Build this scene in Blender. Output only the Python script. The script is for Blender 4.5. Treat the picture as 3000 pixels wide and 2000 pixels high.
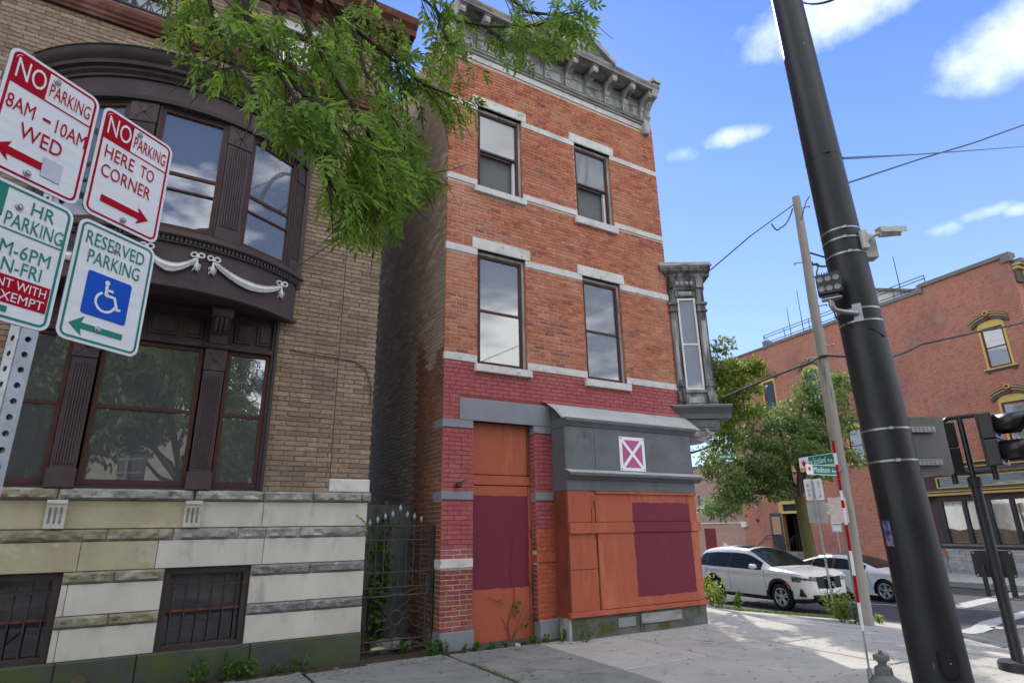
import bpy, bmesh, math, random
from mathutils import Vector, Matrix, noise as mnoise
from math import sin, cos, pi, sqrt, atan2, radians
for o in list(bpy.data.objects): bpy.data.objects.remove(o)
SC = bpy.context.scene
COL = SC.collection
# ------------------------------------------------------------------ camera
CAM = Vector((0.0, 0.0, 1.55))
MC = ((0.85968376, 0.14093176, 0.49100109), (-0.51058999, 0.26632102, 0.81753959), (-0.01554662, -0.95352575, 0.30091021))
cd = bpy.data.cameras.new('camera'); cam = bpy.data.objects.new('camera', cd); COL.objects.link(cam)
cd.sensor_width = 36.0; cd.lens = 36 * 1741.98 / 3000; cd.clip_start = 0.05; cd.clip_end = 2000
cam.matrix_world = Matrix(((MC[0][0], -MC[0][1], -MC[0][2], CAM.x), (MC[1][0], -MC[1][1], -MC[1][2], CAM.y),
                           (MC[2][0], -MC[2][1], -MC[2][2], CAM.z), (0, 0, 0, 1)))
SC.camera = cam
# ------------------------------------------------------------------ sky and sun
SUN_AZ, SUN_EL = 56.5, 40.0          # direction towards the sun, degrees from +x
W = bpy.data.worlds.new('World'); SC.world = W; W.use_nodes = True
nt = W.node_tree; nt.nodes.clear(); N = nt.nodes.new; L = nt.links.new
def wn(kind, **kw):
    n = N(kind)
    for k, v in kw.items(): setattr(n, k, v)
    return n
sky = wn('ShaderNodeTexSky', sky_type='NISHITA', sun_disc=False, sun_elevation=radians(SUN_EL), sun_rotation=radians(90 - SUN_AZ), air_density=1.0, dust_density=0.06, ozone_density=3.0)
hs = wn('ShaderNodeHueSaturation'); hs.inputs['Saturation'].default_value = 1.12; L(sky.outputs[0], hs.inputs['Color'])
tc = wn('ShaderNodeTexCoord'); sx = wn('ShaderNodeSeparateXYZ'); L(tc.outputs['Generated'], sx.inputs[0])
def wm(op, a, b=None, c=None, clamp=False):
    m = wn('ShaderNodeMath', operation=op); m.use_clamp = clamp
    for i, v in enumerate((a, b, c)):
        if v is None: continue
        if isinstance(v, (int, float)): m.inputs[i].default_value = v
        else: L(v, m.inputs[i])
    return m.outputs[0]
zz = wm('MAXIMUM', sx.outputs[2], 0.02)
zd = wm('ADD', zz, 0.12)
cv = wn('ShaderNodeCombineXYZ'); L(wm('DIVIDE', sx.outputs[0], zd), cv.inputs[0]); L(wm('DIVIDE', sx.outputs[1], zd), cv.inputs[1])
cn = wn('ShaderNodeTexNoise'); cn.inputs['Scale'].default_value = 1.15; cn.inputs['Detail'].default_value = 9; cn.inputs['Roughness'].default_value = 0.56; cn.inputs['Distortion'].default_value = 0.25
L(cv.outputs[0], cn.inputs['Vector'])
fn = wn('ShaderNodeTexNoise'); fn.inputs['Scale'].default_value = 9.0; fn.inputs['Detail'].default_value = 8; fn.inputs['Roughness'].default_value = 0.6
L(tc.outputs['Generated'], fn.inputs['Vector'])
fluff = wm('MULTIPLY', wm('SUBTRACT', fn.outputs[0], 0.5), 1.5)
fn2 = wn('ShaderNodeTexNoise'); fn2.inputs['Scale'].default_value = 34.0; fn2.inputs['Detail'].default_value = 6; fn2.inputs['Roughness'].default_value = 0.6
L(tc.outputs['Generated'], fn2.inputs['Vector'])
fluff = wm('ADD', fluff, wm('MULTIPLY', wm('SUBTRACT', fn2.outputs[0], 0.5), 1.1))
def pix_dir(px, py):
    d = Vector((px - 1500, py - 1000, 1741.98)).normalized()
    return Vector([sum(MC[i][j] * d[j] for j in range(3)) for i in range(3)])
cl = None
for px, py, ax, ay, amp in ((2480, 5, 340, 110, 1.0), (2420, 70, 170, 70, .62), (2945, 145, 220, 125, 1.1), (3080, 80, 260, 150, 1.0), (2990, 40, 60, 60, .5), (2160, 395, 95, 34, .72), (2760, 675, 45, 22, .42), (2895, 620, 70, 18, .42), (2985, 612, 40, 20, .5), (2260, 128, 45, 25, .35), (1990, 455, 40, 20, .2)):
    d = pix_dir(px, py); r = d.cross(Vector((0, 0, 1))).normalized(); u = r.cross(d)
    # elliptical blob in direction space: ((v.r)/a)^2 + ((v.u)/b)^2
    dp = wn('ShaderNodeVectorMath', operation='DOT_PRODUCT'); L(tc.outputs['Generated'], dp.inputs[0]); dp.inputs[1].default_value = r
    dq = wn('ShaderNodeVectorMath', operation='DOT_PRODUCT'); L(tc.outputs['Generated'], dq.inputs[0]); dq.inputs[1].default_value = u
    dr = wn('ShaderNodeVectorMath', operation='DOT_PRODUCT'); L(tc.outputs['Generated'], dr.inputs[0]); dr.inputs[1].default_value = d
    k = (d.dot(Vector((0.49100109, 0.81753959, 0.30091021)))) / 1742.0
    e = wm('ADD', wm('POWER', wm('ABSOLUTE', wm('DIVIDE', dp.outputs['Value'], ax * k)), 2.0), wm('POWER', wm('ABSOLUTE', wm('DIVIDE', dq.outputs['Value'], ay * k)), 2.0))
    b = wm('MULTIPLY', wm('SUBTRACT', 1.0, wm('MINIMUM', e, 4.0)), amp)
    b = wm('MULTIPLY', b, wm('GREATER_THAN', dr.outputs['Value'], 0.0))
    b = wm('MAXIMUM', b, -1.2)
    cl = b if cl is None else wm('MAXIMUM', cl, b)
blob = wm('ADD', cl, fluff)
blob = wm('MULTIPLY', wm('SUBTRACT', blob, 0.02), 0.85, clamp=True)
# scattered cloud, window reflections hint at it; more added behind the viewer to brighten facades
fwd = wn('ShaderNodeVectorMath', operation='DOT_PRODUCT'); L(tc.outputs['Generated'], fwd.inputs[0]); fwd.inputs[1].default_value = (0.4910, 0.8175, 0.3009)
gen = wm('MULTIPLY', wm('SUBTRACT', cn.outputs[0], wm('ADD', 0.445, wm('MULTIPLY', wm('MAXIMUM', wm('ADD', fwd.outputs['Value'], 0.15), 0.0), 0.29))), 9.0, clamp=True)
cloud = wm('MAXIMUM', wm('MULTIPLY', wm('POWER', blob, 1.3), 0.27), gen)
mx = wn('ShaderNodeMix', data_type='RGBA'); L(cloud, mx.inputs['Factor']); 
gn = wn('ShaderNodeMix', data_type='RGBA', blend_type='MULTIPLY'); gn.inputs['Factor'].default_value = 1.0
L(hs.outputs[0], gn.inputs[6]); gn.inputs[7].default_value = (0.44, 0.475, 0.61, 1)
hz_ = wn('ShaderNodeMix', data_type='RGBA'); L(wm('MULTIPLY', wm('POWER', wm('SUBTRACT', 1.0, zz), 2.3), 0.72), hz_.inputs['Factor']); L(gn.outputs[2], hz_.inputs[6]); hz_.inputs[7].default_value = (2.2, 2.5, 2.85, 1)
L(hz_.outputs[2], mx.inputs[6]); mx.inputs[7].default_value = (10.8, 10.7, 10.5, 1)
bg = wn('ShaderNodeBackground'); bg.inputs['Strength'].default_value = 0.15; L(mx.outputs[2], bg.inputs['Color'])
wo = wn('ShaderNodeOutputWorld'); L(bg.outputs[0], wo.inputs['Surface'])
sd = bpy.data.lights.new('sun', 'SUN'); sun = bpy.data.objects.new('sun', sd); COL.objects.link(sun)
sd.energy = 2.1; sd.angle = radians(0.53); sd.color = (1.0, 0.95, 0.86)
sdir = Vector((cos(radians(SUN_EL)) * cos(radians(SUN_AZ)), cos(radians(SUN_EL)) * sin(radians(SUN_AZ)), sin(radians(SUN_EL))))
sun.rotation_euler = sdir.to_track_quat('Z', 'Y').to_euler(); sun.location = (0, 0, 30)
SC.view_settings.view_transform = 'Standard'; SC.view_settings.look = 'None'; SC.view_settings.gamma = 1.0; SC.view_settings.use_curve_mapping = False
SC.view_settings.exposure = 1.22
SC.render.engine = 'CYCLES'
# ------------------------------------------------------------------ helpers
R = random.Random(7)
def rr(a, b): return R.uniform(a, b)
def link(o, parent=None):
    COL.objects.link(o)
    if parent is not None:
        o.parent = parent
    return o
def tag(o, label=None, cat=None, group=None, kind=None):
    if label: o['label'] = label
    if cat: o['category'] = cat
    if group: o['group'] = group
    if kind: o['kind'] = kind
    return o
def thing(name, label, cat, loc=(0, 0, 0), group=None, rz=0.0):
    o = bpy.data.objects.new(name, None); o.empty_display_size = 0.2
    o.location = loc; o.rotation_euler = (0, 0, rz); COL.objects.link(o)
    return tag(o, label, cat, group)
class MB:
    """mesh collector; T maps local to world"""
    def __init__(s, T=None): s.v = []; s.f = []; s.m = []; s.mi = 0; s.T = T; s.var = []; s.cv = 0.0; s.cnt = 0
    def add(s, vs, fs):
        b = len(s.v)
        if s.T is not None: vs = [s.T @ Vector(p) for p in vs]
        s.v.extend([tuple(p) for p in vs])
        for f in fs: s.f.append([b + i for i in f]); s.m.append(s.mi); s.var.append(s.cv)
        return s
    def box(s, x0, x1, y0, y1, z0, z1, skip=''):
        v = [(x0, y0, z0), (x1, y0, z0), (x1, y1, z0), (x0, y1, z0), (x0, y0, z1), (x1, y0, z1), (x1, y1, z1), (x0, y1, z1)]
        F = {'b': (0, 3, 2, 1), 't': (4, 5, 6, 7), 'f': (0, 1, 5, 4), 'r': (1, 2, 6, 5), 'k': (2, 3, 7, 6), 'l': (3, 0, 4, 7)}
        return s.add(v, [F[k] for k in F if k not in skip])
    def cbox(s, x0, x1, y0, y1, z0, z1, c=0.01):
        """box with chamfered front (low y) edges"""
        v = [(x0, y1, z0), (x1, y1, z0), (x1, y1, z1), (x0, y1, z1), (x0, y0 + c, z0), (x1, y0 + c, z0), (x1, y0 + c, z1), (x0, y0 + c, z1),
             (x0 + c, y0, z0 + c), (x1 - c, y0, z0 + c), (x1 - c, y0, z1 - c), (x0 + c, y0, z1 - c)]
        return s.add(v, [(8, 9, 10, 11), (4, 5, 9, 8), (5, 6, 10, 9), (6, 7, 11, 10), (7, 4, 8, 11), (0, 1, 5, 4), (1, 2, 6, 5), (2, 3, 7, 6), (3, 0, 4, 7), (3, 2, 1, 0)])
    def quad(s, a, b, c, d): return s.add([a, b, c, d], [(0, 1, 2, 3)])
    def prism(s, poly, a0, a1, axis='x'):
        """polygon given in the two other axes, extruded along axis from a0 to a1"""
        n = len(poly)
        if axis == 'x': v = [(a0, p[0], p[1]) for p in poly] + [(a1, p[0], p[1]) for p in poly]
        elif axis == 'y': v = [(p[0], a0, p[1]) for p in poly] + [(p[0], a1, p[1]) for p in poly]
        else: v = [(p[0], p[1], a0) for p in poly] + [(p[0], p[1], a1) for p in poly]
        f = [tuple(range(n))[::-1], tuple(range(n, 2 * n))] + [(i, (i + 1) % n, n + (i + 1) % n, n + i) for i in range(n)]
        return s.add(v, f)
    def tube(s, pts, rad, n=8, cap=True):
        pts = [Vector(p) for p in pts]; m = len(pts)
        if not hasattr(rad, '__len__'): rad = [rad] * m
        vs = []; up = None
        for i, p in enumerate(pts):
            t = (pts[min(i + 1, m - 1)] - pts[max(i - 1, 0)]).normalized()
            if up is None:
                a = Vector((0, 0, 1)) if abs(t.z) < 0.9 else Vector((1, 0, 0))
                up = t.cross(a).normalized()
            else:
                up = (up - t * up.dot(t)); up = up.normalized() if up.length > 1e-6 else t.orthogonal().normalized()
            w = t.cross(up)
            for k in range(n):
                a = 2 * pi * k / n; vs.append(p + (up * cos(a) + w * sin(a)) * rad[i])
        fs = [(i * n + k, i * n + (k + 1) % n, (i + 1) * n + (k + 1) % n, (i + 1) * n + k) for i in range(m - 1) for k in range(n)]
        if cap: fs += [tuple(range(n))[::-1], tuple(range((m - 1) * n, m * n))]
        return s.add(vs, fs)
    def lathe(s, prof, n=20, c=(0, 0, 0), axis='z', a0=0.0, a1=2 * pi):
        full = abs(a1 - a0 - 2 * pi) < 1e-6; k = n if full else n + 1
        vs = []
        for r, h in prof:
            for i in range(k):
                a = a0 + (a1 - a0) * i / n
                p = (r * cos(a), r * sin(a), h)
                if axis == 'y': p = (r * cos(a), h, r * sin(a))
                if axis == 'x': p = (h, r * cos(a), r * sin(a))
                vs.append((p[0] + c[0], p[1] + c[1], p[2] + c[2]))
        fs = []
        for j in range(len(prof) - 1):
            for i in range(n if full else n): fs.append((j * k + i, j * k + (i + 1) % k, (j + 1) * k + (i + 1) % k, (j + 1) * k + i))
        return s.add(vs, fs)
    def build(s, name, mat, parent=None, smooth=False, bevel=0.0, kind=None, ang=40):
        me = bpy.data.meshes.new(name); me.from_pydata(s.v, [], s.f)
        mats = mat if isinstance(mat, (list, tuple)) else [mat]
        for m in mats: me.materials.append(m)
        if len(mats) > 1: me.polygons.foreach_set('material_index', s.m)
        if any(s.var):
            at = me.attributes.new('var', 'FLOAT', 'FACE'); at.data.foreach_set('value', s.var)
        bm = bmesh.new(); bm.from_mesh(me)
        if smooth: bmesh.ops.remove_doubles(bm, verts=bm.verts, dist=1e-5)
        bmesh.ops.recalc_face_normals(bm, faces=bm.faces)
        if smooth:
            for f in bm.faces: f.smooth = True
            for e in bm.edges:
                if len(e.link_faces) == 2 and e.calc_face_angle(0) > radians(ang): e.smooth = False
        bm.to_mesh(me); bm.free()
        o = bpy.data.objects.new(name, me)
        if bevel:
            b = o.modifiers.new('bevel', 'BEVEL'); b.width = bevel; b.segments = 2; b.limit_method = 'ANGLE'; b.angle_limit = radians(50)
        link(o, parent)
        if parent is not None:        # mesh is in world coordinates: undo the parent's transform
            p = parent; M = Matrix()
            while p is not None:
                M = (Matrix.Translation(p.location) @ p.rotation_euler.to_matrix().to_4x4()) @ M if p.type == 'EMPTY' else M
                p = p.parent if p.type != 'EMPTY' else None
            if parent.type == 'EMPTY': o.matrix_parent_inverse = M.inverted()
        if kind: o['kind'] = kind
        return o
def wall_grid(mb, u0, u1, z0, z1, holes, y, depth, swap=None):
    """flat wall in x-z at y with rectangular holes and reveals of given depth"""
    us = sorted({u0, u1} | {h[i] for h in holes for i in (0, 1) if u0 < h[i] < u1}); zs = sorted({z0, z1} | {h[i] for h in holes for i in (2, 3) if z0 < h[i] < z1})
    for a, b in zip(us, us[1:]):
        for c, d in zip(zs, zs[1:]):
            mx_, mz_ = (a + b) / 2, (c + d) / 2
            if any(h[0] < mx_ < h[1] and h[2] < mz_ < h[3] for h in holes): continue
            mb.quad((a, y, c), (b, y, c), (b, y, d), (a, y, d))
    for h in holes:
        a, b, c, d = max(h[0], u0), min(h[1], u1), max(h[2], z0), min(h[3], z1); Y = y + depth
        mb.quad((a, y, c), (a, y, d), (a, Y, d), (a, Y, c)); mb.quad((b, y, c), (b, Y, c), (b, Y, d), (b, y, d))
        mb.quad((a, y, d), (b, y, d), (b, Y, d), (a, Y, d)); mb.quad((a, y, c), (a, Y, c), (b, Y, c), (b, y, c))
def lay_bricks(u0, u1, z0, z1, holes, bl=0.203, bh=0.0555, j=0.0125, header=7, zoff=0.0, rnd=R):
    out = []; z = z0 + zoff; c = 0
    while z + bh * 0.6 < z1:
        za, zb = z, min(z + bh, z1)
        segs = [(u0, u1)]
        for h in holes:
            if h[2] < zb - 0.012 and h[3] > za + 0.012:
                ns = []
                for a, b in segs:
                    if h[1] <= a or h[0] >= b: ns.append((a, b)); continue
                    if h[0] - a > 0.03: ns.append((a, h[0]))
                    if b - h[1] > 0.03: ns.append((h[1], b))
                segs = ns
        hd = header and c % header == header - 1
        pl = (bl / 2 - j / 2) if hd else bl
        off = ((c % 2) * 0.5) * (pl + j)
        for a, b in segs:
            x = u0 - pl - j + off
            while x < b:
                p, q = max(x, a), min(x + pl, b)
                if q - p > 0.025: out.append((p, q, za, zb, (not hd) and q - p > bl - 1e-4))
                x += pl + j
        z += bh + j; c += 1
    return out
def put_bricks(bricks, parent, mats, pick, place, prio, name='brick', maxn=300, rnd=None, bl=0.203, bh=0.0555, depth=0.02):
    """the maxn bricks first by prio become objects that share one mesh; the rest join as stuff.
    pick(b)->material index, place(x,y,z)->world, local frame: x along, y out of wall (negative = out), z up"""
    rnd = rnd or random.Random(3)
    full = sorted([b for b in bricks if b[4]], key=prio)[:maxn]; sel = set(id(b) for b in full)
    unit = {}
    for b in full:
        mi = pick(b)
        if mi not in unit:
            m = MB(); m.cbox(-bl / 2, bl / 2, 0, depth, -bh / 2, bh / 2, 0.004); o = m.build(name, mats[mi]); unit[mi] = o.data; bpy.data.objects.remove(o)
        o = bpy.data.objects.new(name, unit[mi]); COL.objects.link(o); o.parent = parent
        o.matrix_local = place((b[0] + b[1]) / 2, rnd.uniform(-0.002, 0.0015), (b[2] + b[3]) / 2, rnd.uniform(-.006, .006))
    mb = MB()
    I = [place(0, 0, 0, 0)]
    for b in bricks:
        if id(b) in sel: continue
        mb.mi = pick(b); mb.cv = rnd.random() * 0.98 + 0.01; mb.T = place((b[0] + b[1]) / 2, rnd.uniform(-0.002, 0.0015), (b[2] + b[3]) / 2, rnd.uniform(-.004, .004))
        hx, hz = (b[1] - b[0]) / 2, (b[3] - b[2]) / 2
        mb.box(-hx, hx, 0, depth, -hz, hz, skip='k')
    mb.T = None
    return mb.build('brickwork', mats, parent, kind='stuff')
# ------------------------------------------------------------------ materials
def pm(name, c1, c2=None, c4=None, s4=14, lo4=.64, hi4=.68, rough=0.7, scale=5.0, bump=0.12, bscale=45.0, metal=0.0, stretch=(1, 1, 1), lo=0.35, hi=0.68, c3=None, s3=1.3, lo3=0.52, hi3=0.66, spec=0.18, obj=False, bd=0.01, rand=False, coat=0.0):
    m = bpy.data.materials.new(name); m.use_nodes = True; t = m.node_tree; b = t.nodes['Principled BSDF']; n = t.nodes.new; l = t.links.new
    b.inputs['Roughness'].default_value = rough; b.inputs['Metallic'].default_value = metal; b.inputs['Specular IOR Level'].default_value = spec
    if coat: b.inputs['Coat Weight'].default_value = coat; b.inputs['Coat Roughness'].default_value = 0.04
    if obj: src = n('ShaderNodeTexCoord').outputs['Object']
    else: src = n('ShaderNodeNewGeometry').outputs['Position']
    mp = n('ShaderNodeMapping'); mp.inputs['Scale'].default_value = stretch; l(src, mp.inputs['Vector'])
    c1 = tuple(c1) + (1,); c2 = tuple(c2) + (1,) if c2 else tuple(min(1, x * 0.72) for x in c1[:3]) + (1,)
    def nz(s, d=6, r=0.6):
        k = n('ShaderNodeTexNoise'); k.inputs['Scale'].default_value = s; k.inputs['Detail'].default_value = d; k.inputs['Roughness'].default_value = r; l(mp.outputs[0], k.inputs['Vector']); return k.outputs[0]
    def mixc(f, a, bb):
        k = n('ShaderNodeMix'); k.data_type = 'RGBA'; l(f, k.inputs['Factor'])
        for i, v in ((6, a), (7, bb)):
            if isinstance(v, tuple): k.inputs[i].default_value = v
            else: l(v, k.inputs[i])
        return k.outputs[2]
    def rng(v, a, bb):
        k = n('ShaderNodeMapRange'); l(v, k.inputs['Value']); k.inputs['From Min'].default_value = a; k.inputs['From Max'].default_value = bb; return k.outputs[0]
    col = mixc(rng(nz(scale), lo, hi), c1, c2)
    if c3: col = mixc(rng(nz(s3, 8, 0.65), lo3, hi3), col, tuple(c3) + (1,))
    if c4: col = mixc(rng(nz(s4, 4, 0.5), lo4, hi4), col, tuple(c4) + (1,))
    if rand:
        at = n('ShaderNodeObjectInfo').outputs['Random']; hv = n('ShaderNodeHueSaturation'); l(rng(at, -1.5, 2.5), hv.inputs['Value']); hv.inputs['Value'].default_value = 1
        k = n('ShaderNodeMath'); k.operation = 'MULTIPLY_ADD'; l(at, k.inputs[0]); k.inputs[1].default_value = rand; k.inputs[2].default_value = 1 - rand / 2; l(k.outputs[0], hv.inputs['Value']); l(col, hv.inputs['Color']); col = hv.outputs[0]
    l(col, b.inputs['Base Color'])
    if bump:
        k = n('ShaderNodeBump'); k.inputs['Strength'].default_value = bump; k.inputs['Distance'].default_value = bd; l(nz(bscale, 5, 0.6), k.inputs['Height']); l(k.outputs[0], b.inputs['Normal'])
    rv = n('ShaderNodeMapRange'); l(nz(scale * 2.3, 4), rv.inputs['Value']); rv.inputs['To Min'].default_value = max(0.02, rough - 0.1); rv.inputs['To Max'].default_value = min(1, rough + 0.12); l(rv.outputs[0], b.inputs['Roughness'])
    m['col'] = 1
    return m
def brick_mat(name, cols, rough=0.85, soot=None, soot_lo=0.5, soot_hi=0.65, soot_scale=0.5, fine=0.35, zsoot=None):
    """per-brick tone from face attribute + object random; cols = list of rgb"""
    m = bpy.data.materials.new(name); m.use_nodes = True; t = m.node_tree; b = t.nodes['Principled BSDF']; n = t.nodes.new; l = t.links.new
    b.inputs['Roughness'].default_value = rough; b.inputs['Specular IOR Level'].default_value = 0.25
    at = n('ShaderNodeAttribute'); at.attribute_name = 'var'; oi = n('ShaderNodeObjectInfo')
    ad = n('ShaderNodeMath'); ad.operation = 'ADD'; l(at.outputs['Fac'], ad.inputs[0]); l(oi.outputs['Random'], ad.inputs[1])
    fr = n('ShaderNodeMath'); fr.operation = 'FRACT'; l(ad.outputs[0], fr.inputs[0])
    rp = n('ShaderNodeValToRGB'); rp.color_ramp.elements[0].position = 0; rp.color_ramp.elements[0].color = tuple(cols[0]) + (1,)
    rp.color_ramp.elements[1].position = 1; rp.color_ramp.elements[1].color = tuple(cols[-1]) + (1,)
    for i, c in enumerate(cols[1:-1]): e = rp.color_ramp.elements.new((i + 1) / (len(cols) - 1)); e.color = tuple(c) + (1,)
    l(fr.outputs[0], rp.inputs[0])
    g = n('ShaderNodeNewGeometry')
    def nz(s, d=6, r=0.6):
        k = n('ShaderNodeTexNoise'); k.inputs['Scale'].default_value = s; k.inputs['Detail'].default_value = d; k.inputs['Roughness'].default_value = r; l(g.outputs['Position'], k.inputs['Vector']); return k.outputs[0]
    k = n('ShaderNodeMapRange'); l(nz(22), k.inputs['Value']); k.inputs['From Min'].default_value = .3; k.inputs['From Max'].default_value = .7; k.inputs['To Min'].default_value = 1 - fine; k.inputs['To Max'].default_value = 1 + fine * .6
    mu = n('ShaderNodeMix'); mu.data_type = 'RGBA'; mu.blend_type = 'MULTIPLY'; mu.inputs['Factor'].default_value = 1; l(rp.outputs[0], mu.inputs[6]); l(k.outputs[0], mu.inputs[7]); col = mu.outputs[2]
    if soot:
        s = n('ShaderNodeMapRange'); l(nz(soot_scale, 9, .65), s.inputs['Value']); s.inputs['From Min'].default_value = soot_lo; s.inputs['From Max'].default_value = soot_hi
        f = s.outputs[0]
        mx2 = n('ShaderNodeMix'); mx2.data_type = 'RGBA'; l(f, mx2.inputs['Factor']); l(col, mx2.inputs[6]); mx2.inputs[7].default_value = tuple(soot) + (1,); col = mx2.outputs[2]
    l(col, b.inputs['Base Color'])
    bp = n('ShaderNodeBump'); bp.inputs['Strength'].default_value = .35; bp.inputs['Distance'].default_value = .006; l(nz(70, 4), bp.inputs['Height']); l(bp.outputs[0], b.inputs['Normal'])
    return m
def glass_mat(name, tint=(0.02, 0.025, 0.03), refl=0.35, rough=0.01, see=0.9, dirt=0.0):
    """window pane: reflects part of the light, lets the rest through"""
    m = bpy.data.materials.new(name); m.use_nodes = True; t = m.node_tree; t.nodes.clear(); n = t.nodes.new; l = t.links.new
    o = n('ShaderNodeOutputMaterial'); g = n('ShaderNodeBsdfGlossy'); g.inputs['Roughness'].default_value = rough; g.inputs['Color'].default_value = (.95, .97, 1, 1)
    tr = n('ShaderNodeBsdfTransparent'); tr.inputs['Color'].default_value = (see, see, see, 1)
    lw = n('ShaderNodeLayerWeight'); lw.inputs['Blend'].default_value = 0.35
    k = n('ShaderNodeMapRange'); l(lw.outputs['Fresnel'], k.inputs['Value']); k.inputs['To Min'].default_value = refl; k.inputs['To Max'].default_value = 1.0
    bp = n('ShaderNodeBump'); bp.inputs['Strength'].default_value = .03; bp.inputs['Distance'].default_value = .05; nz = n('ShaderNodeTexNoise'); nz.inputs['Scale'].default_value = 1.1; ge = n('ShaderNodeNewGeometry'); l(ge.outputs['Position'], nz.inputs['Vector']); l(nz.outputs[0], bp.inputs['Height']); l(bp.outputs[0], g.inputs['Normal'])
    mx = n('ShaderNodeMixShader'); l(k.outputs[0], mx.inputs[0]); l(tr.outputs[0], mx.inputs[1]); l(g.outputs[0], mx.inputs[2])
    last = mx.outputs[0]
    if dirt:
        d = n('ShaderNodeBsdfDiffuse'); d.inputs['Color'].default_value = (.45, .46, .46, 1); m2 = n('ShaderNodeMixShader'); m2.inputs[0].default_value = dirt; l(last, m2.inputs[1]); l(d.outputs[0], m2.inputs[2]); last = m2.outputs[0]  # dirt: even grey mixed in for the pale reflection of a cloudy sky
    l(last, o.inputs['Surface']); return m
def paint_rect_mat(name, base, other, x0, x1, z0, z1, edge=0.02, **kw):
    """painted board with a rectangle of a second paint brushed over it (noisy edge)"""
    m = pm(name, base, **kw); t = m.node_tree; b = t.nodes['Principled BSDF']; n = t.nodes.new; l = t.links.new
    src = b.inputs['Base Color'].links[0].from_socket
    g = n('ShaderNodeNewGeometry'); sp = n('ShaderNodeSeparateXYZ'); nz = n('ShaderNodeTexNoise'); nz.inputs['Scale'].default_value = 7; nz.inputs['Detail'].default_value = 7; nz.inputs['Roughness'].default_value = .7; l(g.outputs['Position'], nz.inputs['Vector'])
    va = n('ShaderNodeVectorMath'); va.operation = 'MULTIPLY_ADD'; l(nz.outputs['Color'], va.inputs[0]); va.inputs[1].default_value = (edge * 2.5, 0, edge * 2.5); l(g.outputs['Position'], va.inputs[2]); l(va.outputs[0], sp.inputs[0])
    e = edge * 1.25
    def mm(op, a, c):
        k = n('ShaderNodeMath'); k.operation = op
        for i, v in enumerate((a, c)):
            if isinstance(v, float): k.inputs[i].default_value = v
            else: l(v, k.inputs[i])
        return k.outputs[0]
    f = mm('MULTIPLY', mm('MULTIPLY', mm('GREATER_THAN', sp.outputs[0], float(x0 + e)), mm('LESS_THAN', sp.outputs[0], float(x1 + e))), mm('MULTIPLY', mm('GREATER_THAN', sp.outputs[2], float(z0 + e)), mm('LESS_THAN', sp.outputs[2], float(z1 + e))))
    n2 = n('ShaderNodeTexNoise'); n2.inputs['Scale'].default_value = 14; n2.inputs['Detail'].default_value = 8; n2.inputs['Roughness'].default_value = .75; l(g.outputs['Position'], n2.inputs['Vector'])
    th = n('ShaderNodeMapRange'); l(n2.outputs[0], th.inputs['Value']); th.inputs['From Min'].default_value = .33; th.inputs['From Max'].default_value = .40; th.inputs['To Min'].default_value = .6
    f = mm('MULTIPLY', f, th.outputs[0])
    mx = n('ShaderNodeMix'); mx.data_type = 'RGBA'; l(f, mx.inputs['Factor']); l(src, mx.inputs[6]); mx.inputs[7].default_value = tuple(other) + (1,); l(mx.outputs[2], b.inputs['Base Color'])
    return m
M = {}
M['mortar'] = pm('mortar_light', (.60, .55, .49), (.46, .42, .37), rough=.95, scale=9)
M['mortar_dark'] = pm('mortar_dark', (.23, .20, .165), (.14, .12, .10), rough=.95, scale=6, c3=(.26, .24, .21), s3=3)
M['brick_red'] = brick_mat('red_face_brick', [(.34, .095, .052), (.44, .15, .080), (.51, .20, .110), (.38, .105, .056), (.47, .165, .088), (.25, .075, .054)], soot=(.50, .25, .155), soot_lo=.48, soot_hi=.8, soot_scale=1.1)
M['brick_painted'] = brick_mat('maroon_painted_brick', [(.32, .075, .080), (.36, .088, .090), (.34, .080, .084), (.40, .105, .104)], rough=.6, fine=.25, soot=(.38, .13, .11), soot_lo=.5, soot_hi=.8, soot_scale=1.6)
M['brick_worn'] = brick_mat('worn_painted_brick', [(.25, .05, .048), (.31, .07, .06), (.27, .085, .05), (.22, .045, .045)], rough=.75, fine=.35, soot=(.30, .12, .07), soot_lo=.5, soot_hi=.7, soot_scale=4)
M['brick_orange_painted'] = brick_mat('orange_painted_brick', [(.42, .10, .055), (.44, .115, .06), (.40, .09, .05)], rough=.6, fine=.25)
M['brick_side'] = brick_mat('soot_stained_brick', [(.27, .195, .13), (.43, .32, .22), (.33, .185, .115), (.56, .43, .31), (.25, .175, .12), (.44, .28, .18)], soot=(.34, .26, .18), soot_lo=.42, soot_hi=.62, soot_scale=.55)
M['brick_side_red'] = brick_mat('common_orange_brick', [(.25, .085, .04), (.32, .12, .055), (.20, .07, .04), (.28, .10, .05)], soot=(.12, .08, .06), soot_lo=.45, soot_hi=.7, soot_scale=1.4)
M['brick_brown'] = brick_mat('brown_roman_brick', [(.25, .180, .118), (.32, .235, .160), (.28, .195, .130), (.20, .145, .102), (.36, .27, .185), (.26, .185, .122)], soot=(.165, .135, .105), soot_lo=.5, soot_hi=.74, soot_scale=.8)
M['lime'] = pm('limestone_light', (.58, .555, .49), (.47, .445, .385), c4=(.27, .255, .215), s4=4.5, lo4=.60, hi4=.82, stretch=(1, 1, .4), rough=.85, scale=2.2, c3=(.36, .34, .30), s3=1.1, lo3=.55, hi3=.75, bscale=25, bump=.2)
M['lime_yellow'] = pm('limestone_stained_ochre', (.44, .385, .265), (.34, .29, .18), rough=.85, scale=1.8, c3=(.54, .50, .42), s3=1.5, lo3=.55, hi3=.7, bscale=25, bump=.2)
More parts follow.
